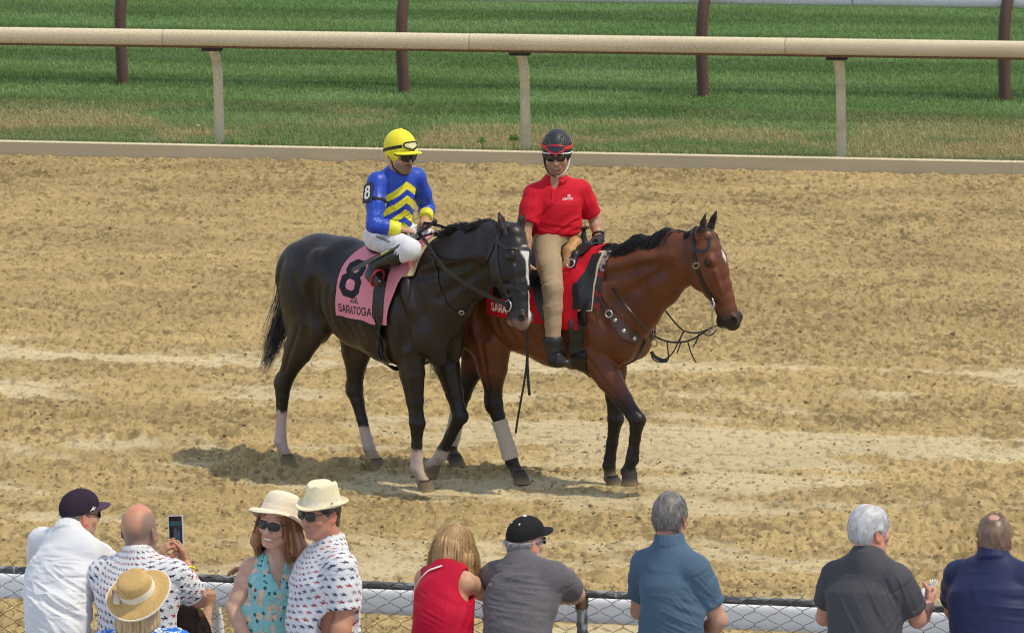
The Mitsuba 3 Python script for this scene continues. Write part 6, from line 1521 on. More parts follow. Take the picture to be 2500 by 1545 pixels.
def legs(key, Hp, fwd, m_='dark_trousers', lean=0.0, shoe='shoe', k=1.0):
    Hp = np.asarray(Hp, float); f = unit(np.asarray(fwd, float) * [1, 1, 0]); lat = np.cross(UP3, f)
    foot = np.array([Hp[0], Hp[1], .012]) - f * lean; s = SDF(*bounds([Hp + UP3 * .08, foot], .26), .011)
    s.chain([Hp + UP3 * .04, Hp - UP3 * .06], [(.165 * k, .12 * k), (.165 * k, .125 * k)], lat, k=.04); out = []
    for q in (-1, 1):
        a, b, c = Hp + lat * q * .09 - UP3 * .06, Hp * .5 + foot * .5 + lat * q * .10 + f * .02, foot + lat * q * .11 + UP3 * .09
        s.chain([a, b, c], [.085 * k, .062 * k, .050 * k], k=.03); out.append(c)
    obj('trousers', s.mesh(), m_, key, smooth=True)
    for c in out:
        s2 = SDF(*bounds([c - UP3 * .09, c + f * .2], .10), .009); s2.chain([c - UP3 * .045 - f * .03, c - UP3 * .05 + f * .08, c - UP3 * .058 + f * .17], [(.038, .045), (.045, .036), (.038, .024)], lat, k=.02); s2.half(c - UP3 * .085, -UP3)
        obj('shoe', s2.mesh(), shoe, key, smooth=True)
def stick(text, origin, xa, ya, target, off=.002):
    """Lays a flat mesh (text) on the nearest surface of a mesh."""
    v = np.asarray(text.vertices); P = np.asarray(origin) + v[:, :1] * unit(xa) + v[:, 1:2] * unit(ya)
    n = meshkit.arrays(target, True)[2]; t = cKDTree(target.vertices); d, i = t.query(P, k=6); w = 1 / (d + 1e-4) ** 1; w = w / w.sum(1, keepdims=True)
    N_ = unit((n[i] * w[..., None]).sum(1)); B = (target.vertices[i] * w[..., None]).sum(1)
    P = P + N_ * (((B - P) * N_).sum(1) + off)[:, None] + N_ * v[:, 2:]
    return TM(P, text.faces)
def hair_short(key, c, Rh, k, c0, c1, seed, grow=.012, N=5200, L=.026, fluff=.18, **kw):
    s, Wh = hair_cap(c, Rh, k, grow=grow, seed=seed, **kw); m, t, per, n_ = hair_fuzz(s, c, Rh, Wh, N, L, seed, fluff=fluff)
    p = m.vertices; w = meshkit.noise(((p - c) @ Rh) * [30, 90, 30], seed)
    cc = np.asarray(c0) * (1 - w[:, None]) + np.asarray(c1) * w[:, None]
    obj('hair', TM(np.vstack([m.vertices, t.vertices]), np.vstack([m.faces, t.faces + len(m.vertices)])), 'hair', key, smooth=True, color=np.vstack([cc, strand_colors(n_, per, c0, c1, seed)]))
mat('hair', VC, rough=.42, spec=.5)
mat('dark_trousers', (.035, .04, .055), rough=.85); mat('shoe', (.05, .045, .04), rough=.6); mat('stone_trousers', (.33, .29, .22), rough=.85)
def knit(c, amp=.12, f=160):
    c = np.array(c)
    def fn(p, n, uv): return mi.Color3f(*[float(x) for x in c]) * (1 - amp / 2 + amp * mikit.noise(p.x * f, p.y * f, p.z * f * .6)) * (.93 + .14 * mikit.fbm(p.x * 9, p.y * 9, p.z * 9, 2))
    return mikit.proc(fn)
mat('polo_white', (.66, .66, .68), rough=.62, spec=.3, sheen=.3)
mat('polo_blue', knit((.078, .125, .185)), rough=.9, spec=.15, sheen=.4)
mat('tee_grey', knit((.125, .115, .125), .22, 120), rough=.92, spec=.15, sheen=.3)
mat('tee_charcoal', knit((.076, .074, .084), .18), rough=.92, spec=.15, sheen=.3)
mat('polo_navy', (.013, .018, .070), rough=.6, spec=.35, sheen=.6)
mat('red_top', (.44, .004, .030), rough=.75, spec=.2, sheen=.4)
def racing_print(p, n, uv):
    W_, H_ = .041, .037
    row = dr.floor(uv.y / H_); x = uv.x / W_ + .5 * (row - 2 * dr.floor(row / 2)) + .13 * mikit.cell_rand(row, 3); ci = dr.floor(x)
    lx, ly = (x - ci - .5) * W_, (uv.y / H_ - row - .5) * H_
    k = mikit.cell_rand(ci, row, 7); lx = lx + (mikit.cell_rand(ci, row, 9) - .5) * .008; ly = ly + (mikit.cell_rand(ci, row, 11) - .5) * .006
    sc = .80 + .16 * mikit.cell_rand(ci, row, 5); lx = lx / sc; ly = ly / sc
    def e(cx, cy, rx, ry, a=0.0):
        dx, dy = lx - cx, ly - cy; c_, s_ = math.cos(a), math.sin(a)
        return dr.square((dx * c_ + dy * s_) / rx) + dr.square((dy * c_ - dx * s_) / ry)
    horse = e(0, .0005, .0115, .0052, .08)
    for a in ((.0120, .0048, .0062, .0030, .8), (.0175, .0076, .0042, .0019, -.45), (.0115, -.0058, .0056, .0013, -.7), (.0070, -.0070, .0055, .0013, -1.25), (-.0105, -.0060, .0058, .0014, .85), (-.0065, -.0074, .0055, .0013, 1.5), (-.0140, .0020, .0040, .0011, -.5)): horse = dr.minimum(horse, e(*a))
    rider = dr.minimum(e(.0005, .0085, .0045, .0034, .7), e(.0046, .0128, .0022, .0022))
    base = mi.Color3f(.68, .68, .71)
    hc_ = dr.select(k < .42, mi.Color3f(.012, .016, .060), dr.select(k < .78, mi.Color3f(.36, .035, .030), dr.select(k < .9, mi.Color3f(.13, .17, .17), mi.Color3f(.20, .20, .25))))
    rc_ = dr.select(k < .42, mi.Color3f(.05, .06, .13), dr.select(k < .78, mi.Color3f(.09, .11, .10), mi.Color3f(.05, .07, .07)))
    return dr.select(rider < 1, rc_, dr.select(horse < 1, hc_, base))
mat('racing_print', mikit.proc(racing_print), rough=.7, spec=.25, sheen=.3)
def floral(p, n, uv):
    d, d2, k = mikit.voronoi(uv.x * 19, uv.y * 19); g, g2, k2 = mikit.voronoi(uv.x * 38 + 5, uv.y * 38); w = mikit.fbm(uv.x * 60, uv.y * 60, 0, 2)
    base = mi.Color3f(.26, .56, .56) * (.9 + .2 * w)
    flower = mikit.mix(mi.Color3f(.70, .62, .45), mi.Color3f(.66, .38, .34), mikit.smoothstep(.2, .8, w + .25 * dr.sin(d * 40)))
    flower = mikit.mix(flower, mi.Color3f(.70, .58, .20), mikit.smoothstep(.12, .05, d))
    c = dr.select((d + .18 * (w - .5) < .36) & (k < .62), flower, base)
    leaf = (k2 > .70) & (g + .3 * (w - .5) < .34) & (d > .30)
    return dr.select(leaf, mi.Color3f(.035, .12, .12), c)
mat('floral', mikit.proc(floral), rough=.8, spec=.2, sheen=.3)
def ripple(p, n, uv):
    a = dr.abs(mikit.fbm(p.x * 26, p.y * 26, p.z * 34, 3) - .5); b = dr.abs(mikit.fbm(p.x * 14 + 4, p.y * 14, p.z * 20, 3) - .47)
    return mikit.mix(mi.Color3f(.03, .16, .60), mi.Color3f(.70, .76, .85), dr.clip(mikit.smoothstep(.045, .012, a) * .8 + mikit.smoothstep(.05, .01, b), 0, 1))
mat('ripple_print', mikit.proc(ripple), rough=.8, spec=.2)
mat('straw_tan', mikit.proc(lambda p, n, uv: mikit.mix(mi.Color3f(.44, .27, .095), mi.Color3f(.66, .45, .19), mikit.noise(uv.x * 260, uv.y * 420, 0) * .6 + .4 * mikit.fbm(uv.x * 30, uv.y * 60, 0, 2))), rough=.75, spec=.25)
mat('straw_cream', mikit.proc(lambda p, n, uv: mikit.mix(mi.Color3f(.66, .57, .36), mi.Color3f(.80, .73, .52), mikit.noise(uv.x * 220, uv.y * 300, 0))), rough=.8, spec=.2)
mat('straw_pale', mikit.proc(lambda p, n, uv: mikit.mix(mi.Color3f(.70, .60, .44), mi.Color3f(.80, .72, .57), mikit.noise(uv.x * 200, uv.y * 260, 0))), rough=.85, spec=.2)
mat('ribbon', (.74, .68, .58), rough=.7, sheen=.3); mat('ribbon_pink', (.58, .36, .25), rough=.7, sheen=.3)
def hat(prof, n=72, oval=(1.0, 1.0), warp=None, th=.004):
    """A woven hat: prof rows (radius, height) from the crown's centre out to the rim's edge; returns the mesh and uv (angle, along)."""
    prof = np.asarray(prof, float); m = len(prof); a = np.linspace(0, 2 * np.pi, n + 1); s_ = np.r_[0, np.cumsum(np.linalg.norm(np.diff(prof, axis=0), axis=1))]
    A, K = np.meshgrid(a, np.arange(m), indexing='ij'); R_ = prof[K, 0]; Z = prof[K, 1].copy()
    X, Y = R_ * np.cos(A) * oval[0], R_ * np.sin(A) * oval[1]
    if warp: X, Y, Z = warp(X, Y, Z, A, R_, s_[K])
    P = np.stack([X, Y, Z], -1); du, dv = np.gradient(P, axis=0), np.gradient(P, axis=1); Nn = unit(np.cross(du, dv)); Nn[..., 2] += 1e-9
    top, bot = P.reshape(-1, 3), (P + Nn * th).reshape(-1, 3)
    i, j = np.meshgrid(np.arange(n), np.arange(m - 1), indexing='ij'); o = i * m + j; nn = n * m + m
    q = np.stack([o, o + 1, o + m + 1, o + m], -1).reshape(-1, 4); e = np.arange(n) * m + m - 1
    qq = np.vstack([q[:, ::-1], q + nn, np.stack([e, e + nn, e + m + nn, e + m], -1)])
    uv = np.tile(np.stack([A * .1, s_[K]], -1).reshape(-1, 2), (2, 1))
    return TM(np.vstack([top, bot]), np.vstack([qq[:, [0, 1, 2]], qq[:, [0, 2, 3]]])), uv
def ripples(prof, pitch=.006, amp=.0012, step=.0018):
    """Resamples a hat's profile finely and adds the small ridges of its braid rows."""
    p = np.asarray(prof, float); s_ = np.r_[0, np.cumsum(np.linalg.norm(np.diff(p, axis=0), axis=1))]; t = np.arange(0, s_[-1], step)
    q = np.stack([PchipInterpolator(s_, p[:, k])(t) for k in (0, 1)], -1); q[0, 0] = max(q[0, 0], .0005); d = unit(np.gradient(q, axis=0)); n = np.stack([-d[:, 1], d[:, 0]], -1)
    return q + n * (amp * np.abs(np.sin(np.pi * t / pitch)))[:, None]
H3 = lambda f, n, **k: dict(f=np.asarray(f, float), n=np.asarray(n, float), **k)

# -- 1: white polo, dark cap, leaning on the fence at the left
k1 = thing('person', 'man in white polo shirt and dark purple cap leaning on the fence at far left', 'person')
c = atv(194, 1256, 25.32); R_ = hframe(face_dir(56) + [0, 0, -.06]); N, shL, shR = atv(168, 1306, 25.24), atv(104, 1322, 25.40), atv(220, 1350, 25.10); W_, Hp = atv(141, 1490, 24.95), atv(139, 1585, 24.90)
elL, wrL, elR, wrR = atv(95, 1405, 25.60), atv(150, 1408, 25.64), atv(286, 1388, 25.36), atv(225, 1402, 25.60)
s, Wh, m, cl = upper_body(c, R_, .90, N, shL, shR, W_, Hp, elL, wrL, elR, wrR, SK_RED, (H3(TU, -UP3, curl=.7), H3(-TU + .2 * TV, -UP3, curl=.7)), seed=11, paint=lambda C, p, q: blend(C, [.30, .25, .22], np.clip(sstep(-.05, -.075, q[:, 2]) * sstep(.0, .03, q[:, 0]) * (q[:, 2] > -.14) * .5, 0, 1)))
put_body(k1, m, cl); fd = face_dir(30)
back = -fd
spec = [(atv(140, 1505, 24.85), (.22, .3, .13), RIGHT - .62 * UP, .030, .019, FWD), (atv(120, 1450, 24.9), (.16, .3, .12), RIGHT - .75 * UP, .026, .016, FWD), (atv(170, 1430, 24.95), (.14, .3, .13), RIGHT + .02 * UP, .016, .012, FWD), (atv(150, 1370, 25.1), (.2, .3, .10), RIGHT - .1 * UP, .022, .008, FWD), (atv(245, 1365, 25.2), (.1, .2, .08), RIGHT * .8 + .5 * UP, .016, .010, FWD), (atv(185, 1530, 24.9), (.12, .3, .10), RIGHT - 1.1 * UP, .022, .016, FWD)]
shirt(k1, 'shirt', 'polo_white', N, shL, shR, W_, Hp, elL, elR, fat=1.02, grow=.016, spec=spec, collar=dict(ra=.072, rb=.070, r=(.024, .009), off=(0, 0, .022)), fwd=fd)
legs(k1, Hp, fd)
hair_short(k1, c, R_, .90, (.10, .075, .06), (.22, .18, .15), 21, grow=.004, N=2200, L=.012, maxu=.015)
mat('cap_purple', knit((.030, .018, .034), .3, 140), rough=.85, spec=.2)
crown, brim, Wc = cap_hat(c, R_, .90, grow=.013, tilt=.10, low=.010, brim=.098)
hk = obj('cap', crown, 'cap_purple', k1, smooth=50); mat('brim_purple', knit((.060, .030, .055), .3, 140), rough=.85); obj('brim', brim, 'brim_purple', hk, smooth=50)
obj('button', ball(Wc(-.01, 0, .148), (.008, .008, .005), 1, R_), 'cap_purple', hk)
obj('lettering', stick(meshkit.text_mesh('Kentucky', .012, .0008), Wc(-.105, .012, -.022), -R_[:, 1], R_[:, 2] + .1 * R_[:, 1], crown), 'white_print', hk)
rid = unary_union([Point(0, 0).buffer(1).buffer(0)] ) 
def rider_logo(s_):
    E = lambda x, y, rx, ry, a: Polygon([(x + rx * math.cos(t) * math.cos(a) - ry * math.sin(t) * math.sin(a), y + rx * math.cos(t) * math.sin(a) + ry * math.sin(t) * math.cos(a)) for t in np.linspace(0, 6.283, 14)[:-1]])
    g = unary_union([E(*[v * s_ for v in a[:4]], a[4]) for a in ((0, 0, .0115, .0042, .08), (.0125, .0042, .0062, .0026, .75), (.0185, .0062, .0042, .002, -.45), (.013, -.0052, .0072, .0016, -.55), (-.0125, -.0055, .0070, .0016, .75), (.001, .0078, .0048, .0034, .6), (.0052, .0112, .0022, .0022, 0))])
    return extrude(g, .0008)
obj('emblem', stick(rider_logo(1.1), Wc(.035, -.10, .045), R_[:, 0], R_[:, 2], crown), 'white_print', hk)
obj('emblem', stick(extrude(sbox(-.003, -.015, .003, .015), .0008), Wc(.09, -.01, .11), R_[:, 1], R_[:, 2], crown), 'white_print', hk)
Lm, Fm = glasses(Wh, R_, .90, lens=(.029, .020)); g = obj('sunglasses', Fm, 'frame_dark', k1, smooth=True); obj('lenses', Lm, 'lens_dark', g, smooth=True)

# -- 2: bald man holding up a phone
k2 = thing('person', 'bald man in white shirt printed with racehorses, holding up a phone', 'person')
c = atv(341, 1296, 25.04); R_ = hframe(face_dir(26) + [0, 0, -.05]); N, shL, shR = atv(336, 1358, 24.98), atv(250, 1400, 25.00), atv(424, 1400, 24.96); W_, Hp = atv(335, 1500, 24.95), atv(335, 1595, 24.93)
elL, wrL, elR, wrR = atv(285, 1490, 25.20), atv(382, 1366, 25.30), atv(486, 1464, 25.12), atv(453, 1376, 25.30)
ph = atv(430, 1296, 25.38)
s, Wh, m, cl = upper_body(c, R_, 1.03, N, shL, shR, W_, Hp, elL, wrL, elR, wrR, (.50, .25, .16), (H3(atv(408, 1332, 25.32) - wrL, TV * .3 + RIGHT, curl=(.25, .9, 1.1, 1.2), side=-1, thumb=(.5, .3)), H3(ph + UP * -.035 - wrR, -RIGHT * .75 - FWD * .35, curl=(.75, .8, .8, .7), side=1, thumb=(.5, .2), k=1.0)), fat=1.05, seed=12,
    paint=lambda C, p, q: blend(blend(C, [.18, .14, .12], np.clip((sstep(.05, -.02, q[:, 2] - .9 * np.maximum(q[:, 0], 0)) * (q[:, 2] > -.085) * (q[:, 0] < .03) + sstep(.04, .07, np.abs(q[:, 1])) * (q[:, 2] > -.03) * (q[:, 2] < .10)) * .75 * (.6 + .8 * meshkit.noise(p * 300, 3)), 0, .8)), [.60, .22, .15], np.clip(sstep(.08, .13, q[:, 2]) * .5, 0, 1)))
put_body(k2, m, cl); fd = face_dir(4)
spec = [(atv(335, 1470, 24.85), (.25, .3, .12), RIGHT - .2 * UP, .024, .006, FWD), (atv(440, 1420, 24.95), (.1, .2, .1), RIGHT - .6 * UP, .018, .005, FWD), (atv(300, 1420, 24.9), (.2, .3, .1), RIGHT + .3 * UP, .03, .004, FWD)]
shirt(k2, 'shirt', 'racing_print', N, shL, shR, W_, Hp, elL, elR, fat=1.14, grow=.016, r0=.070, r1=.070, fr_=(.7, .72), spec=spec, collar=dict(ra=.074, rb=.072, r=(.024, .009), off=(0, 0, .020)), fwd=fd, uv=True)
legs(k2, Hp, fd, 'stone_trousers', k=1.05)
wd_ = unit(wrR - elR); mat('yellow_band', (.75, .72, .02), rough=.5); obj('wrist_band', ring_mesh(wrR - wd_ * .055, wd_, .034, .007), 'yellow_band', k2, smooth=True)
pk = thing('phone', 'silver edged phone held upright by the bald man', 'phone')
FRp = np.stack([RIGHT * math.cos(.05) - UP * math.sin(-.03), UP + RIGHT * .03, -FWD], 1); FRp = frame(x=RIGHT + .04 * UP - .18 * FWD, y=UP)
bodyp = extrude(sbox(-.0365, -.078, .0365, .078).buffer(-.009).buffer(.011), .009)
mat('phone_case', (.50, .52, .54), rough=.35, spec=.5); mat('screen_black', (.008, .009, .011), rough=.12, spec=.6)
obj('case', move(bodyp, FRp, ph), 'phone_case', pk)
obj('glass', move(extrude(sbox(-.0335, -.075, .0335, .075).buffer(-.006).buffer(.006), .0016), FRp, ph + FRp[:, 2] * .0085), 'screen_black', pk)
mat('screen_sky', (.025, .085, .11), rough=.15); mat('screen_ground', (.022, .034, .04), rough=.15); mat('screen_figure', (.05, .09, .15), rough=.15); mat('screen_dark', (.012, .015, .018), rough=.15)
on = lambda g, z: move(extrude(g, .0003), FRp, ph + FRp[:, 2] * (.0102 + z))
obj('picture', on(sbox(-.031, .030, .031, .052), .0), 'screen_sky', pk); obj('picture', on(sbox(-.031, -.048, .031, .030), .0), 'screen_ground', pk)
obj('picture', on(unary_union([Point(-.002, .008).buffer(.006), sbox(-.009, -.046, .006, .004)]), .0006), 'screen_figure', pk); obj('picture', on(unary_union([Point(.015, -.002).buffer(.005), sbox(.009, -.046, .022, -.006)]), .0006), 'screen_figure', pk)
obj('picture', on(sbox(-.031, -.03, -.012, .02), .0004), 'screen_dark', pk)

# -- 3: woman in a tan straw hat, nearest the camera
k3 = thing('person', 'blonde woman in tan straw hat with white ribbon and blue printed dress', 'person')
c = atv(338, 1462, 24.52); fd = face_dir(12); R_ = hframe(face_dir(20) + [0, 0, .35]); N, shL, shR = atv(338, 1540, 24.50), atv(256, 1572, 24.52), atv(428, 1566, 24.48); W_, Hp = atv(338, 1680, 24.5), atv(338, 1780, 24.5)
elL, wrL, elR, wrR = atv(235, 1690, 24.6), atv(270, 1680, 24.8), atv(450, 1690, 24.6), atv(420, 1680, 24.8)
s, Wh, m, cl = upper_body(c, R_, .96, N, shL, shR, W_, Hp, elL, wrL, elR, wrR, SK_FAIR, (H3(TV, -UP3), H3(TV, -UP3)), fat=.9, armfat=.85, seed=13, slim=.92)
put_body(k3, m, cl)
def dress_ruffle(s_):
    for S in (shL, shR): s_.ell(S + UP3 * .012 + fd * -.01, (.085, .065, .050), k=.03)
def ndress(s_):
    dress_ruffle(s_); s_.ell(N - fd * .06 - UP3 * .02, (.085, .07, .12), hframe(fd), k=.008, op='cut')
shirt(k3, 'dress', 'ripple_print', N - UP3 * .02, shL, shR, W_, Hp, elL, elR, fat=.94, grow=.012, sleeves=False, fwd=fd, extra=ndress, spec=[(atv(430, 1520, 24.4), (.12, .2, .1), UP + .3 * RIGHT, .014, .008, FWD), (atv(245, 1540, 24.4), (.1, .2, .1), UP - .3 * RIGHT, .014, .008, FWD)])
legs(k3, Hp, fd, 'ripple_print', k=.95)
hn = unit(.70 * -FWD + .71 * unit(-.40 * RIGHT + .92 * UP)); hc0 = atv(337, 1445, 24.46)
Rhat = frame(z=hn, y=FWD)
pr = ripples([(.0, .112), (.045, .111), (.072, .102), (.083, .082), (.086, .05), (.090, .012), (.100, .002), (.125, -.004), (.155, -.010), (.166, -.013)], .0055, .0010)
hm, huv = hat(pr, 80, (1.0, .93), lambda X, Y, Z, A, Rr, S: (X, Y, Z + .012 * np.cos(2 * A + .6) * np.clip((Rr - .09) / .08, 0, 1)))
hk = obj('hat', move(hm, Rhat, hc0), 'straw_tan', k3, smooth=True, uv=huv)
rb = lathe([(.0895, .008), (.0915, .010), (.0905, .046), (.0885, .048)], 60); rb = TM(rb.vertices * [1, .93, 1] + np.c_[np.zeros((len(rb.vertices), 2)), .003 * np.sin(np.arctan2(rb.vertices[:, 1], rb.vertices[:, 0]) * 3)], rb.faces)
obj('ribbon', move(rb, Rhat, hc0), 'ribbon', hk, smooth=50)
edge_ = np.array([(.166 * math.cos(t), .166 * .93 * math.sin(t), -.0145 + .012 * math.cos(2 * t + .6)) for t in np.linspace(0, 2 * np.pi, 60, endpoint=False)])
obj('edge_trim', move(sweep(edge_, *[np.array(q) for q in ([-.004, .004, .004, -.004], [-.003, -.003, .003, .003])], U=np.tile([0, 0, 1.0], (60, 1)), closed=True), Rhat, hc0), 'ribbon', hk)
bw = hc0 + Rhat @ np.array([0, 0, .035]); bdir = unit(-RIGHT - .25 * UP); bdir = unit(bdir - hn * (bdir @ hn)); b0 = bw + bdir * .090; tt = np.cross(hn, bdir)
for q, mm_ in ((-1, 'ribbon_pink'), (1, 'ribbon'), (-.4, 'ribbon_pink')):
    lp = [b0, b0 + tt * q * .022 + bdir * .012 - hn * .004, b0 + tt * q * .045 + bdir * .020 - hn * .016, b0 + tt * q * .030 + bdir * .026 - hn * .028, b0 + bdir * .008 - hn * .004]
    obj('bow', sweep(spline(lp, 20), [-.014, .014, .014, -.014], [-.0015, -.0015, .0015, .0015], U=np.tile(hn * .6 + bdir * .5, (20, 1))), mm_, hk, smooth=50)
def long_hair(key, roots_fn, n, L, c0, c1, seed, cap=None, grav=.6, curl=.03, r0=.0013, steps=13, clumps=46):
    r = np.random.default_rng(seed); roots, d = roots_fn(r, n)
    cen = roots[r.integers(0, n, clumps)]; g = cKDTree(cen).query(roots)[1]
    cv = np.clip(r.normal(.5, .20, clumps)[g] + r.normal(0, .10, n), 0, 1)
    kd = r.normal(0, .10, (clumps, 3))[g]
    t, per = strands(roots, unit(d) + kd, L * r.uniform(.86, 1.05, n) * r.uniform(.93, 1.05, clumps)[g], steps, r0, r0 * .5, grav=grav, curl=curl, seed=seed, group=g)
    C = strand_colors(n, per, c0, c1, seed, cv); ms, cs = [t], [C]
    if cap is not None:
        nn = meshkit.arrays(cap, True)[2]; q = cap.vertices; az = np.arctan2(q[:, 1] - cen[:, 1].mean(), q[:, 0] - cen[:, 0].mean())
        w = meshkit.fbm(np.stack([az * 14, q[:, 2] * 5, az * 0 + seed], -1), 3, seed); ridge = meshkit.fbm(np.stack([az * 34, q[:, 2] * 7, az * 0 + seed], -1), 2, seed + 3) - .5
        ms.append(TM(q + nn * (.010 * (w - .5) + .006 * ridge)[:, None], cap.faces)); w = np.clip((w - .25) * 2, 0, 1)[:, None]; cs.append(np.asarray(c0) * (1 - w) + np.asarray(c1) * w)
    obj('hair', cat(ms), 'hair', key, smooth=True, color=np.vstack(cs))
def scalp(c, Rh, k, az, el, grow=.008, flow=False):
    """Points on the skull: azimuth from the face (left positive) and elevation, in radians."""
    q = np.stack([np.cos(el) * np.cos(az) * (.098 + grow) - .012, np.cos(el) * np.sin(az) * (.077 + grow), np.sin(el) * (.098 + grow) + .035], -1) * k
    nrm = np.stack([np.cos(el) * np.cos(az), np.cos(el) * np.sin(az), np.sin(el)], -1); tan_ = np.stack([np.sin(el) * np.cos(az), np.sin(el) * np.sin(az), -np.cos(el)], -1)
    return c + q @ np.asarray(Rh).T, unit(nrm) @ np.asarray(Rh).T if not flow else unit(tan_ + .12 * nrm) @ np.asarray(Rh).T
def curtain(c, Rh, k, n_sl, L, h=.006, a0=.7, flip=.020, maxu=None):
    """The mass of long hair as one closed form: cap over the skull and a hanging curtain round back and sides."""
    s_ = SDF(c - .36, c + .19, h); W_ = lambda f, l, u: np.asarray(c) + np.asarray(Rh) @ (np.array([f, l, u]) * k)
    s_.ell(W_(-.012, 0, .035), np.array([.106, .087, .105]) * k, Rh, 0)
    for a in np.linspace(a0, 2 * np.pi - a0, n_sl):
        P0 = W_(-.012 + .085 * math.cos(a), .072 * math.sin(a), .03); out = np.asarray(Rh) @ np.array([math.cos(a) * .5, math.sin(a), 0])
        s_.chain([P0, P0 + out * .012 - UP3 * L * .4, P0 + out * flip - UP3 * L * .8, P0 + out * (flip * 1.1 - .008) - UP3 * L], [.022, .028, .022, .006], k=.02)
    s_.ell(W_(.115, 0, -.05), np.array([.080, .075, .115]) * k, Rh, .02, 'cut')
    if maxu is not None: s_.half(W_(0, 0, maxu), np.asarray(Rh)[:, 2])
    return s_
# hair below the hat
def rf3(r, n):
    az = r.uniform(1.35, 2 * np.pi - 1.35, n); return scalp(c, R_, .96, az, r.uniform(-.75, .1, n), .006, True)
cap3 = curtain(c, R_, .96, 11, .165, a0=1.25)
long_hair(k3, rf3, 4200, .25, (.28, .17, .075), (.66, .47, .26), 33, cap3.mesh(), grav=1.0, curl=.04)

# -- 4: child at the fence
k4 = thing('person', 'small brown haired child gripping the fence beside the bald man', 'person')
c = atv(462, 1530, 25.20); R_ = hframe(face_dir(10)); N, shL, shR = atv(462, 1580, 25.16), atv(428, 1602, 25.18), atv(496, 1602, 25.16); W_, Hp = atv(462, 1690, 25.15), atv(462, 1760, 25.14)
elL, wrL, elR, wrR = atv(420, 1650, 25.3), atv(430, 1610, 25.45), atv(497, 1540, 25.30), atv(510, 1482, 25.44)
s, Wh, m, cl = upper_body(c, R_, .86, N, shL, shR, W_, Hp, elL, wrL, elR, wrR, (.46, .25, .15), (H3(TV + UP3, -UP3, k=.75), H3(UP3 + .1 * RIGHT, TV - .5 * RIGHT, curl=1.5, side=1, thumb=(.7, .3), k=.80)), fat=.62, armfat=.64, neck=.042, seed=14)
put_body(k4, m, cl); fd = face_dir(8)
shirt(k4, 'shirt', 'ripple_print', N, shL, shR, W_, Hp, elL, elR, fat=.66, grow=.010, fr_=(.3, .3), r0=.045, r1=.045, fwd=fd); legs(k4, Hp, fd, 'dark_trousers', k=.6)
def rf4(r, n): return scalp(c, R_, .86, r.uniform(.9, 2 * np.pi - .9, n), r.uniform(-.2, 1.5, n), .010, True)
long_hair(k4, rf4, 1500, .24, (.035, .018, .010), (.11, .055, .028), 34, curtain(c, R_, .86, 11, .15).mesh(), grav=1.1, curl=.04)

atw = lambda x, y, v: atv(x - 9, y, v)
# -- 5: red-haired woman in a cream sun hat, facing the camera
k5 = thing('person', 'smiling red haired woman in cream sun hat, sunglasses and turquoise floral dress', 'person')
c = atw(685, 1275, 25.02); R_ = hframe(face_dir(180 + 24) + [0, 0, .04], (.16, .0, 1)); N, shR, shL = atw(688, 1354, 25.06), atw(622, 1386, 25.00), atw(742, 1396, 25.14); W_, Hp = atw(668, 1490, 25.05), atw(668, 1590, 25.05)
elR, wrR, elL, wrL = atw(578, 1482, 24.95), atw(622, 1590, 24.85), atw(752, 1452, 25.24), atw(806, 1432, 25.20)
fd = face_dir(180 - 14)
def p5(C, p, q):
    arc = q[:, 2] + .0745 - 7 * q[:, 1] ** 2
    C = blend(C, [.46, .13, .12], np.exp(-(arc / .0115) ** 2) * (np.abs(q[:, 1]) < .031) * (q[:, 0] > .078) * .75)
    C = blend(C, [.80, .77, .72], ((np.abs(arc) < .0052 * np.clip(1.1 - (q[:, 1] / .025) ** 2, 0, 1)) & (q[:, 0] > .070) & (q[:, 0] < .12)) * .98)
    return blend(C, [.56, .24, .19], np.exp(-((np.abs(q[:, 1]) - .045) / .018) ** 2 - ((q[:, 2] + .035) / .022) ** 2) * (q[:, 0] > .05) * .45)
s, Wh, m, cl = upper_body(c, R_, .93, N, shL, shR, W_, Hp, elL, wrL, elR, wrR, (.62, .365, .265), (H3(RIGHT + .2 * UP, -TV, curl=.5, side=1, k=.85), H3(wrR - elR, -RIGHT, curl=.7, k=.85)), fat=.92, armfat=.92, smile=.9, seed=15, paint=p5, slim=.88, neck=.050, sk=.006)
put_body(k5, m, cl)
def dress5(s_):
    b = np.asarray(W_) * .42 + np.asarray(N) * .58
    lat = unit(shL - shR)
    for q in (-1, 1): s_.ell(b + lat * q * .065 + fd * .075 - UP3 * .045, (.070, .060, .060), k=.05)
    for z, r_ in ((-.035, .010), (-.085, .011)): ring(s_, np.asarray(W_) + UP3 * z, UP3, .112, .158, fd, (.020, r_), k=.010, gap=0.0, n_=24, drop=lambda x: .006 * math.sin(9 * x))
    s_.seg(b + fd * .155 + UP3 * .115, b + fd * .135 - UP3 * .025, (.075, .12), (.004, .10), lat, k=.006, op='cut')
    for q in (-1, 1): s_.ell(np.asarray(N) + lat * q * .195 + UP3 * -.01, (.075, .13, .125), k=.01, op='cut')
    s_.ell(np.asarray(N) + UP3 * .045, (.078, .078, .07), hframe(fd), k=.01, op='cut')
shirt(k5, 'dress', 'floral', N - UP3 * .01, shL, shR, W_, Hp, elL, elR, fat=1.0, grow=.008, sleeves=False, fwd=fd, uv=True, extra=dress5, chest=1.05, spec=[(atw(690, 1450, 24.9), (.1, .2, .07), RIGHT + .6 * UP, .014, .006, FWD), (atw(660, 1490, 24.9), (.2, .3, .1), RIGHT + .1 * UP, .018, .005, FWD)])
legs(k5, Hp, fd, 'floral', k=1.0)
Lm, Fm = glasses(Wh, R_, .93, lens=(.031, .021)); g = obj('sunglasses', Fm, 'frame_dark', k5, smooth=True); obj('lenses', Lm, 'lens_dark', g, smooth=True)
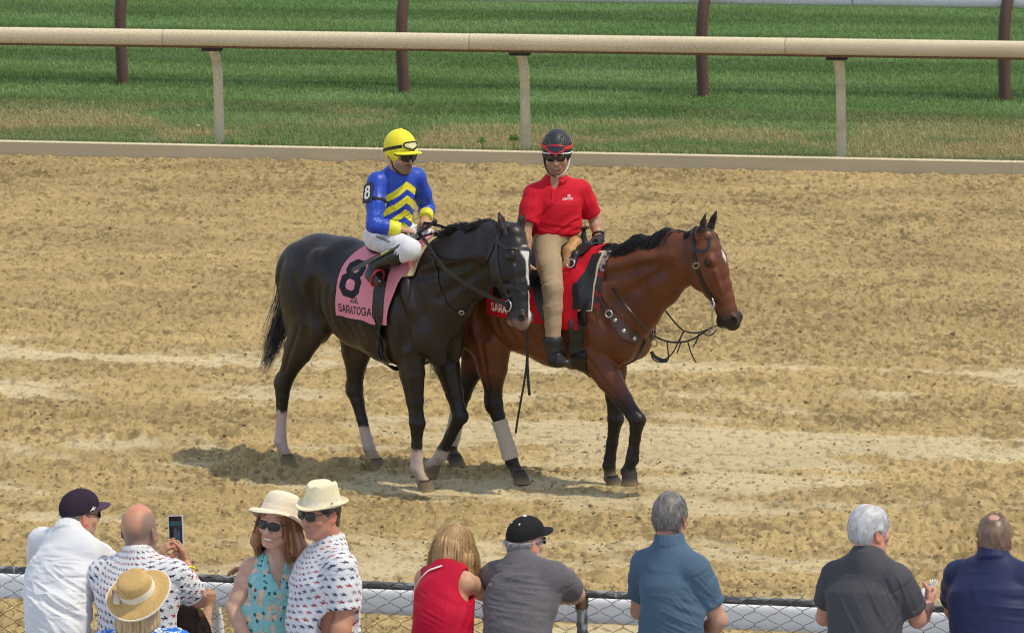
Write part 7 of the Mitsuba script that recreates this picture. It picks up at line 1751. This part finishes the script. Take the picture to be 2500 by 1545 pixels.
obj('necklace', tube([N + fd * .05 + unit(shL - shR) * .062 + UP3 * .02, N + fd * .098 + unit(shL - shR) * .03 - UP3 * .035, N + fd * .108 - UP3 * .068, N + fd * .098 - unit(shL - shR) * .03 - UP3 * .035, N + fd * .05 - unit(shL - shR) * .062 + UP3 * .02], .0016, 6, 30), 'brass', k5, smooth=True)
def rf5(r, n):
    sgn = np.where(r.random(n) < .5, 1, -1); az = sgn * r.uniform(.88, 3.14, n); P, d = scalp(c, R_, .93, az, r.uniform(-.35, .25, n), .012, True); return P, d + R_[:, 1] * (sgn * .38)[:, None]
long_hair(k5, rf5, 4200, .205, (.19, .078, .032), (.42, .20, .090), 35, curtain(c, R_, .93, 17, .175, a0=1.05, flip=.055, maxu=.055).mesh(), grav=.75, curl=.06)
hn = unit(R_ @ np.array([-.34, .0, 1.0]) + .0 * RIGHT); Rhat = frame(z=hn, y=R_[:, 0]); hc0 = Wh(-.030, 0, .038)
pr = ripples([(.0, .116), (.045, .113), (.080, .098), (.098, .064), (.104, .020), (.112, .004), (.130, -.002), (.152, -.014), (.168, -.032)], .007, .0012)
hm, huv = hat(pr, 80, (.92, 1.05), lambda X, Y, Z, A, Rr, S: (X, Y, Z + np.clip((Rr - .11) / .055, 0, 1) * (.010 * np.sin(3 * A + 1) + .020 * np.sin(A))))
hk = obj('hat', move(hm, Rhat, hc0), 'straw_pale', k5, smooth=True, uv=huv)
rb = lathe([(.1065, .004), (.1085, .006), (.1045, .036), (.102, .038)], 60); obj('ribbon', move(TM(rb.vertices * [.92, 1.05, 1], rb.faces), Rhat, hc0), 'straw_pale', hk, smooth=50)
fl = hc0 + RIGHT * .090 + hn * .020 + -FWD * .035
for j in range(7):
    a = j * 2 * np.pi / 7; obj('flower_petal', ball(fl + .024 * (math.cos(a) * RIGHT * .6 + math.sin(a) * UP), (.017, .012, .017), 2, frame(z=-FWD + .4 * RIGHT, y=UP)), 'straw_cream', hk, smooth=True)

# -- 6: man in cream fedora
k6 = thing('person', 'man in cream fedora, sunglasses and white shirt printed with small racehorses', 'person')
c = atv(783, 1252, 24.88); R_ = hframe(face_dir(180 + 44) + [0, 0, .02]); N, shR, shL = atv(806, 1330, 24.90), atv(752, 1372, 25.06), atv(832, 1382, 24.75); W_, Hp = atv(796, 1500, 24.88), atv(800, 1600, 24.88)
elL, wrL, elR, wrR = atv(842, 1506, 24.72), atv(812, 1608, 24.62), atv(705, 1418, 25.26), atv(632, 1392, 25.22)
fd = face_dir(180 + 56)
def p6(C, p, q):
    C = blend(C, [.40, .18, .15], np.exp(-((q[:, 2] + .0735) / .011) ** 2) * (np.abs(q[:, 1]) < .028) * (q[:, 0] > .082) * .5)
    return blend(C, [.33, .21, .17], np.clip(sstep(-.055, -.08, q[:, 2]) * sstep(.02, .05, q[:, 0]) * (q[:, 2] > -.14) * .3, 0, 1))
s, Wh, m, cl = upper_body(c, R_, .96, N, shL, shR, W_, Hp, elL, wrL, elR, wrR, (.47, .225, .145), (H3(wrL - elL, -fd, curl=.7), H3(-RIGHT + .1 * UP, -UP3 - .4 * FWD, curl=.4)), fat=1.1, armfat=1.08, seed=16, smile=.4, paint=p6)
put_body(k6, m, cl)
spec = [(atv(800, 1470, 24.9), (.2, .3, .16), UP * .8 + RIGHT * .35, .030, .007, FWD), (atv(840, 1420, 24.85), (.07, .2, .12), UP + .05 * RIGHT, .016, .006, FWD), (atv(760, 1500, 24.95), (.14, .3, .1), RIGHT - .4 * UP, .028, .006, FWD)]
shirt(k6, 'shirt', 'racing_print', N, shL, shR, W_, Hp, elL, elR, fat=1.16, grow=.018, r0=.078, r1=.076, fr_=(.78, .7), spec=spec, collar=dict(ra=.074, rb=.070, r=(.026, .009), off=(0, 0, .022), gap=.35), fwd=fd, belly=.05, uv=True)
legs(k6, Hp, fd, 'stone_trousers', k=1.08)
hair_short(k6, c, R_, .96, (.025, .018, .015), (.09, .07, .06), 26, grow=.006, N=2600, L=.014, maxu=.05)
Lm, Fm = glasses(Wh, R_, .96, lens=(.029, .021)); g = obj('sunglasses', Fm, 'frame_dark', k6, smooth=True); obj('lenses', Lm, 'lens_dark', g, smooth=True)
hn = unit(R_ @ np.array([.03, .0, 1.0]) + .03 * RIGHT); Rhat = frame(z=hn, x=R_[:, 0]); hc0 = Wh(-.010, 0, .050)
pr = ripples([(.0, .106), (.03, .107), (.064, .111), (.080, .112), (.0855, .106), (.089, .07), (.094, .03), (.098, .004), (.104, -.004), (.122, .002), (.138, .012), (.142, .016)], .0095, .0016)
hm, huv = hat(pr, 80, (1.06, .92), lambda X, Y, Z, A, Rr, S: (X * (1 - .10 * np.clip((Z - .05) / .06, 0, 1)), Y * (1 - .06 * np.clip((Z - .05) / .06, 0, 1)), Z - np.clip((Rr - .10) / .04, 0, 1) * .026 * np.maximum(np.cos(A), 0) ** 2 - .012 * np.clip((Z - .06) / .05, 0, 1) * np.exp(-(Y / .02) ** 2) - .008 * np.clip((Z - .06) / .05, 0, 1) * np.exp(-((X - .055) / .03) ** 2)))
hk = obj('hat', move(hm, Rhat * .93, hc0), 'straw_cream', k6, smooth=True, uv=huv)
rb = lathe([(.0955, .004), (.0995, .006), (.0945, .030), (.0925, .031)], 60); obj('band', move(TM(rb.vertices * [1.06, .92, 1], rb.faces), Rhat, hc0), 'straw_cream', hk, smooth=50, uv=np.zeros((len(rb.vertices), 2))) if False else obj('band', move(TM(rb.vertices * [1.06, .92, 1], rb.faces), Rhat * .93, hc0), 'ribbon', hk, smooth=50)
obj('badge', ball(hc0 + Rhat @ np.array([.02, .092, .018]), (.007, .003, .007), 2, Rhat), 'brass', hk, smooth=True)

# -- 7: blonde woman in red
k7 = thing('person', 'blonde woman in sleeveless red top with a white bag strap across her back', 'person')
c = atv(1112, 1336, 25.24); R_ = hframe(face_dir(52) + [0, 0, -.22]); N, shL, shR = atv(1094, 1386, 25.18), atv(1038, 1412, 25.26), atv(1136, 1420, 25.08); W_, Hp = atv(1082, 1520, 24.98), atv(1080, 1620, 24.95)
elL, wrL, elR, wrR = atv(1035, 1480, 25.48), atv(1085, 1450, 25.58), atv(1190, 1452, 25.36), atv(1222, 1440, 25.56)
s, Wh, m, cl = upper_body(c, R_, .84, N, shL, shR, W_, Hp, elL, wrL, elR, wrR, (.56, .32, .20), (H3(TU, -UP3), H3(TU, -UP3)), fat=.9, armfat=.95, seed=17, slim=.93, neck=.05, sk=.008)
put_body(k7, m, cl); fd = face_dir(22)
def top7(s_):
    lat = unit(shL - shR)
    for q, S in ((1, shL), (-1, shR)): s_.ell(np.asarray(S) + lat * q * .028 - UP3 * .02, (.060, .13, .085), k=.012, op='cut')
shirt(k7, 'top', 'red_top', N, shL, shR, W_, Hp, elL, elR, fat=.98, grow=.012, sleeves=False, fwd=fd, extra=top7, spec=[(atv(1080, 1480, 24.9), (.2, .3, .12), RIGHT - .5 * UP, .026, .006, FWD), (atv(1120, 1500, 24.9), (.1, .3, .12), UP + .3 * RIGHT, .022, .006, FWD)])
legs(k7, Hp, fd, 'dark_trousers', k=.95)
def rf7(r, n):
    az = r.uniform(.75, 2 * np.pi - .75, n); return scalp(c, R_, .84, az, r.uniform(-.2, 1.54, n), .012, True)
long_hair(k7, rf7, 4200, .225, (.30, .17, .07), (.66, .44, .22), 37, curtain(c, R_, .84, 15, .172, a0=.95, flip=.018).mesh(), grav=1.0, curl=.045)
Lm, Fm = glasses(Wh, R_, .84); g = obj('sunglasses', Fm, 'frame_dark', k7, smooth=True); obj('lenses', Lm, 'lens_dark', g, smooth=True)
stp = [atv(x, y, 25.1) for x, y in ((1086, 1392), (1072, 1402), (1050, 1425), (1032, 1455), (1022, 1485), (1015, 1530), (1012, 1580))]
_sd = SDF(*bounds([N, shL, shR, W_, Hp], .25), .008); torso(_sd, N, shL, shR, W_, Hp, fat=.98, grow=.012)
bs = thing('shoulder_bag', 'thin white bag strap crossing the back of the woman in red', 'bag')
mat('white_leather', (.74, .72, .68), rough=.45)
obj('strap', strap_on(_sd, stp, .0095, .003, .010, 50), 'white_leather', bs)
bq = atv(1005, 1640, 25.1); obj('pouch', box(bq - [.09, .03, .07], bq + [.09, .03, .07], .015), 'white_leather', bs, smooth=40)

# -- 8: grey tee, black cap
k8 = thing('person', 'grey haired man in grey t-shirt and black cap with white eyelets leaning on the fence', 'person')
c = atv(1283, 1322, 25.22); R_ = hframe(face_dir(48) + [0, 0, -.05]); N, shL, shR = atv(1272, 1370, 25.14), atv(1212, 1404, 25.22), atv(1352, 1404, 25.02); W_, Hp = atv(1266, 1530, 24.93), atv(1264, 1630, 24.88)
elL, wrL, elR, wrR = atv(1184, 1428, 25.42), atv(1262, 1442, 25.56), atv(1408, 1450, 25.32), atv(1372, 1462, 25.53)
s, Wh, m, cl = upper_body(c, R_, .88, N, shL, shR, W_, Hp, elL, wrL, elR, wrR, (.52, .29, .20), (H3(TU, -UP3, curl=.9), H3(-TU + .1 * UP3, -UP3 - .3 * TV, curl=1.1)), fat=1.0, seed=18, paint=lambda C, p, q: blend(C, [.55, .52, .50], np.clip(sstep(-.05, -.07, q[:, 2]) * sstep(.02, .045, q[:, 0]) * (q[:, 2] > -.14) * .75, 0, 1)))
put_body(k8, m, cl); fd = face_dir(20)
spec = [(atv(1260, 1440, 24.95), (.22, .3, .10), RIGHT - .12 * UP, .026, .010, FWD), (atv(1255, 1500, 24.9), (.22, .3, .09), RIGHT - .25 * UP, .028, .009, FWD), (atv(1270, 1392, 25.1), (.16, .3, .05), RIGHT + .25 * UP, .016, .008, FWD), (atv(1375, 1420, 25.1), (.07, .2, .08), RIGHT + .7 * UP, .016, .006, FWD), (atv(1190, 1540, 24.9), (.1, .3, .1), RIGHT - 1.0 * UP, .024, .009, FWD)]
shirt(k8, 'shirt', 'tee_grey', N, shL, shR, W_, Hp, elL, elR, fat=1.06, grow=.012, r0=.068, r1=.068, fr_=(.55, .70), spec=spec, fwd=fd)
legs(k8, Hp, fd)
hair_short(k8, c, R_, .88, (.16, .16, .165), (.42, .42, .43), 28, grow=.010, N=4200, L=.030, nape=-.11, maxu=.012)
mat('cap_black', knit((.010, .010, .011), .3, 140), rough=.8, spec=.25)
crown, brim, Wc = cap_hat(c, R_, .88, grow=.013, tilt=.08, low=.018, brim=.098)
hk = obj('cap', crown, 'cap_black', k8, smooth=50); obj('brim', brim, 'cap_black', hk, smooth=50)
obj('brim_piping', tube([p_ for p_ in brim.vertices.reshape(2, 25, 9, 3)[0, :, 0]], .0014, 5), 'white_print', hk)
obj('button', ball(Wc(-.01, 0, .148), (.011, .011, .006), 2, R_), 'white_print', hk, smooth=True)
for az in (-2.6, -1.55, -.5, .5, 1.55, 2.6):
    P, d = scalp(c, R_, .88, np.array([az]), np.array([.80]), .012); obj('eyelet', ball(P[0], (.005, .005, .003), 1, frame(z=d[0], x=R_[:, 1])), 'white_print', hk)
obj('lettering', stick(meshkit.text_mesh('LAS VEGAS', .0085, .0008, bold=True), Wc(-.10, .050, -.020), -R_[:, 1] - .15 * R_[:, 0], R_[:, 2], crown), 'white_print', hk)
obj('back_strap', stick(extrude(LineString([(.030 * math.cos(t), .030 * math.sin(t)) for t in np.linspace(0, math.pi, 14)]).buffer(.0035), .0008), Wc(-.105, .022, -.004), -R_[:, 1], R_[:, 2], crown), 'old_pipe', hk)
Lm, Fm = glasses(Wh, R_, .88); g = obj('sunglasses', Fm, 'steel', k8, smooth=True); obj('lenses', Lm, 'lens_brown', g, smooth=True)

# -- 9: blue polo
k9 = thing('person', 'man with short grey hair in steel blue polo shirt standing at the fence', 'person')
c = atv(1637, 1264, 25.10); R_ = hframe(face_dir(20) + [0, 0, -.06]); N, shL, shR = atv(1634, 1328, 25.06), atv(1575, 1376, 25.10), atv(1697, 1388, 25.00); W_, Hp = atv(1646, 1500, 25.03), atv(1648, 1600, 25.02)
elL, wrL, elR, wrR = atv(1560, 1490, 25.28), atv(1625, 1530, 25.46), atv(1754, 1512, 25.06), atv(1712, 1560, 25.34)
s, Wh, m, cl = upper_body(c, R_, .91, N, shL, shR, W_, Hp, elL, wrL, elR, wrR, (.54, .29, .20), (H3(TV + .2 * TU, -UP3), H3(TV - .6 * TU, -UP3)), fat=1.0, seed=19, armfat=1.05, paint=lambda C, p, q: blend(C, [.50, .47, .45], np.clip(sstep(-.05, -.07, q[:, 2]) * sstep(.0, .03, q[:, 0]) * (q[:, 2] > -.14) * .6, 0, 1)))
put_body(k9, m, cl); fd = face_dir(10)
spec = [(atv(1665, 1510, 24.9), (.2, .3, .09), RIGHT - .45 * UP, .024, .010, FWD), (atv(1700, 1470, 24.9), (.1, .3, .12), RIGHT - 1.2 * UP, .022, .008, FWD), (atv(1640, 1420, 24.95), (.25, .3, .12), RIGHT - .1 * UP, .04, .004, FWD), (atv(1715, 1420, 24.95), (.08, .2, .09), RIGHT * .6 + UP, .018, .006, FWD)]
shirt(k9, 'shirt', 'polo_blue', N, shL, shR, W_, Hp, elL, elR, fat=1.05, grow=.012, r0=.068, r1=.068, fr_=(.6, .66), spec=spec, collar=dict(ra=.074, rb=.071, r=(.026, .010), off=(0, 0, .020)), fwd=fd)
legs(k9, Hp, fd, 'stone_trousers')
hair_short(k9, c, R_, .91, (.060, .051, .047), (.25, .225, .215), 29, grow=.012, N=6500, L=.024, nape=-.055)
Lm, Fm = glasses(Wh, R_, .91); g = obj('sunglasses', Fm, 'frame_dark', k9, smooth=True); obj('lenses', Lm, 'lens_dark', g, smooth=True)

# -- 10: white-haired man
k10 = thing('person', 'white haired man in charcoal t-shirt looking right with a paper in his hand', 'person')
c = atv(2124, 1295, 25.08); R_ = hframe(face_dir(57) + [0, 0, -.04]); N, shL, shR = atv(2116, 1352, 25.04), atv(2040, 1404, 25.14), atv(2192, 1414, 24.98); W_, Hp = atv(2112, 1530, 25.0), atv(2110, 1630, 24.98)
elL, wrL, elR, wrR = atv(2012, 1506, 25.22), atv(2060, 1510, 25.46), atv(2240, 1512, 25.06), atv(2266, 1478, 25.30)
s, Wh, m, cl = upper_body(c, R_, .94, N, shL, shR, W_, Hp, elL, wrL, elR, wrR, (.55, .28, .205), (H3(TV, -UP3), H3(atv(2282, 1450, 25.40) - wrR, -RIGHT * .8 + .2 * UP3, curl=1.5, side=1, thumb=(.8, .6), k=1.05)), fat=1.08, armfat=1.02, seed=20)
put_body(k10, m, cl); fd = face_dir(14)
spec = [(atv(2110, 1500, 24.9), (.25, .3, .14), RIGHT * .5 - UP, .034, .006, FWD), (atv(2200, 1440, 24.9), (.1, .3, .12), RIGHT * .4 - UP, .024, .007, FWD), (atv(2110, 1380, 25.0), (.2, .3, .06), RIGHT + .1 * UP, .024, .004, FWD), (atv(2180, 1520, 24.9), (.12, .3, .12), RIGHT * .6 + UP, .03, .006, FWD)]
shirt(k10, 'shirt', 'tee_charcoal', N, shL, shR, W_, Hp, elL, elR, fat=1.12, grow=.012, r0=.068, r1=.072, fr_=(.62, .70), spec=spec, fwd=fd)
legs(k10, Hp, fd)
hair_short(k10, c, R_, .94, (.30, .30, .31), (.66, .66, .67), 30, grow=.012, N=4200, L=.026, nape=-.052, fluff=.14, amp=.008, thin=((.012, 0, .158), (.070, .040, .040)))
pp = thing('race_programme', 'folded white paper programme in the white haired man\'s hand', 'paper')
pc = atv(2256, 1446, 25.42); mat('paper', mikit.proc(lambda p, n, uv: mikit.mix(mi.Color3f(.78, .80, .82), mi.Color3f(.55, .62, .68), mikit.smoothstep(.55, .62, mikit.noise(p.x * 40, p.y * 10, p.z * 90)))), rough=.8)
G = np.array([[pc + RIGHT * x + UP * (y + .012 * math.sin(x * 30) + x * .35) + FWD * (.015 * math.sin(y * 30) + x * .3) for y in np.linspace(-.055, .025, 8)] for x in np.linspace(-.055, .045, 8)])
obj('sheet', sheet(G, .0015), 'paper', pp, smooth=40)
for k in range(4):
    b0 = pc + RIGHT * .040 + UP * .028; ddn = unit(UP + RIGHT * (-.22 + .17 * k)); obj('sheet', sheet(np.array([[b0 + ddn * t * .050 - UP * .012 + RIGHT * .004 * k + (FWD * .6 + RIGHT * .25) * w + FWD * .003 * k for w in np.linspace(-.012, .012, 3)] for t in np.linspace(0, 1, 5)]), .001), 'paper', pp)

# -- 11: navy polo at the right edge
k11 = thing('person', 'brown haired man in navy polo shirt at the far right edge', 'person')
c = atv(2428, 1318, 25.10); R_ = hframe(face_dir(6) + [0, 0, -.10]); N, shL, shR = atv(2424, 1364, 25.06), atv(2342, 1404, 25.14), atv(2508, 1412, 25.02); W_, Hp = atv(2424, 1540, 24.98), atv(2424, 1640, 24.95)
elL, wrL, elR, wrR = atv(2326, 1490, 25.40), atv(2380, 1495, 25.56), atv(2545, 1500, 25.30), atv(2490, 1505, 25.52)
s, Wh, m, cl = upper_body(c, R_, .94, N, shL, shR, W_, Hp, elL, wrL, elR, wrR, (.54, .28, .20), (H3(TU, -UP3), H3(-TU, -UP3)), fat=1.12, seed=22)
put_body(k11, m, cl); fd = face_dir(2)
spec = [(atv(2480, 1480, 24.9), (.14, .3, .05), RIGHT - .08 * UP, .03, .014, FWD), (atv(2420, 1400, 25.0), (.25, .3, .06), RIGHT + .02 * UP, .035, .004, FWD), (atv(2360, 1470, 24.9), (.12, .3, .15), RIGHT * .3 - UP, .04, .006, FWD), (atv(2420, 1540, 24.9), (.25, .3, .08), RIGHT - .3 * UP, .04, .007, FWD)]
shirt(k11, 'shirt', 'polo_navy', N, shL, shR, W_, Hp, elL, elR, fat=1.24, grow=.014, r0=.072, r1=.074, spec=spec, collar=dict(ra=.078, rb=.074, r=(.026, .010), off=(0, 0, .018)), fwd=fd)
legs(k11, Hp, fd, k=1.1)
hair_short(k11, c, R_, .94, (.085, .052, .034), (.27, .17, .115), 31, grow=.009, N=4200, L=.018, nape=-.058, thin=((-.055, 0, .140), (.034, .036, .034)))
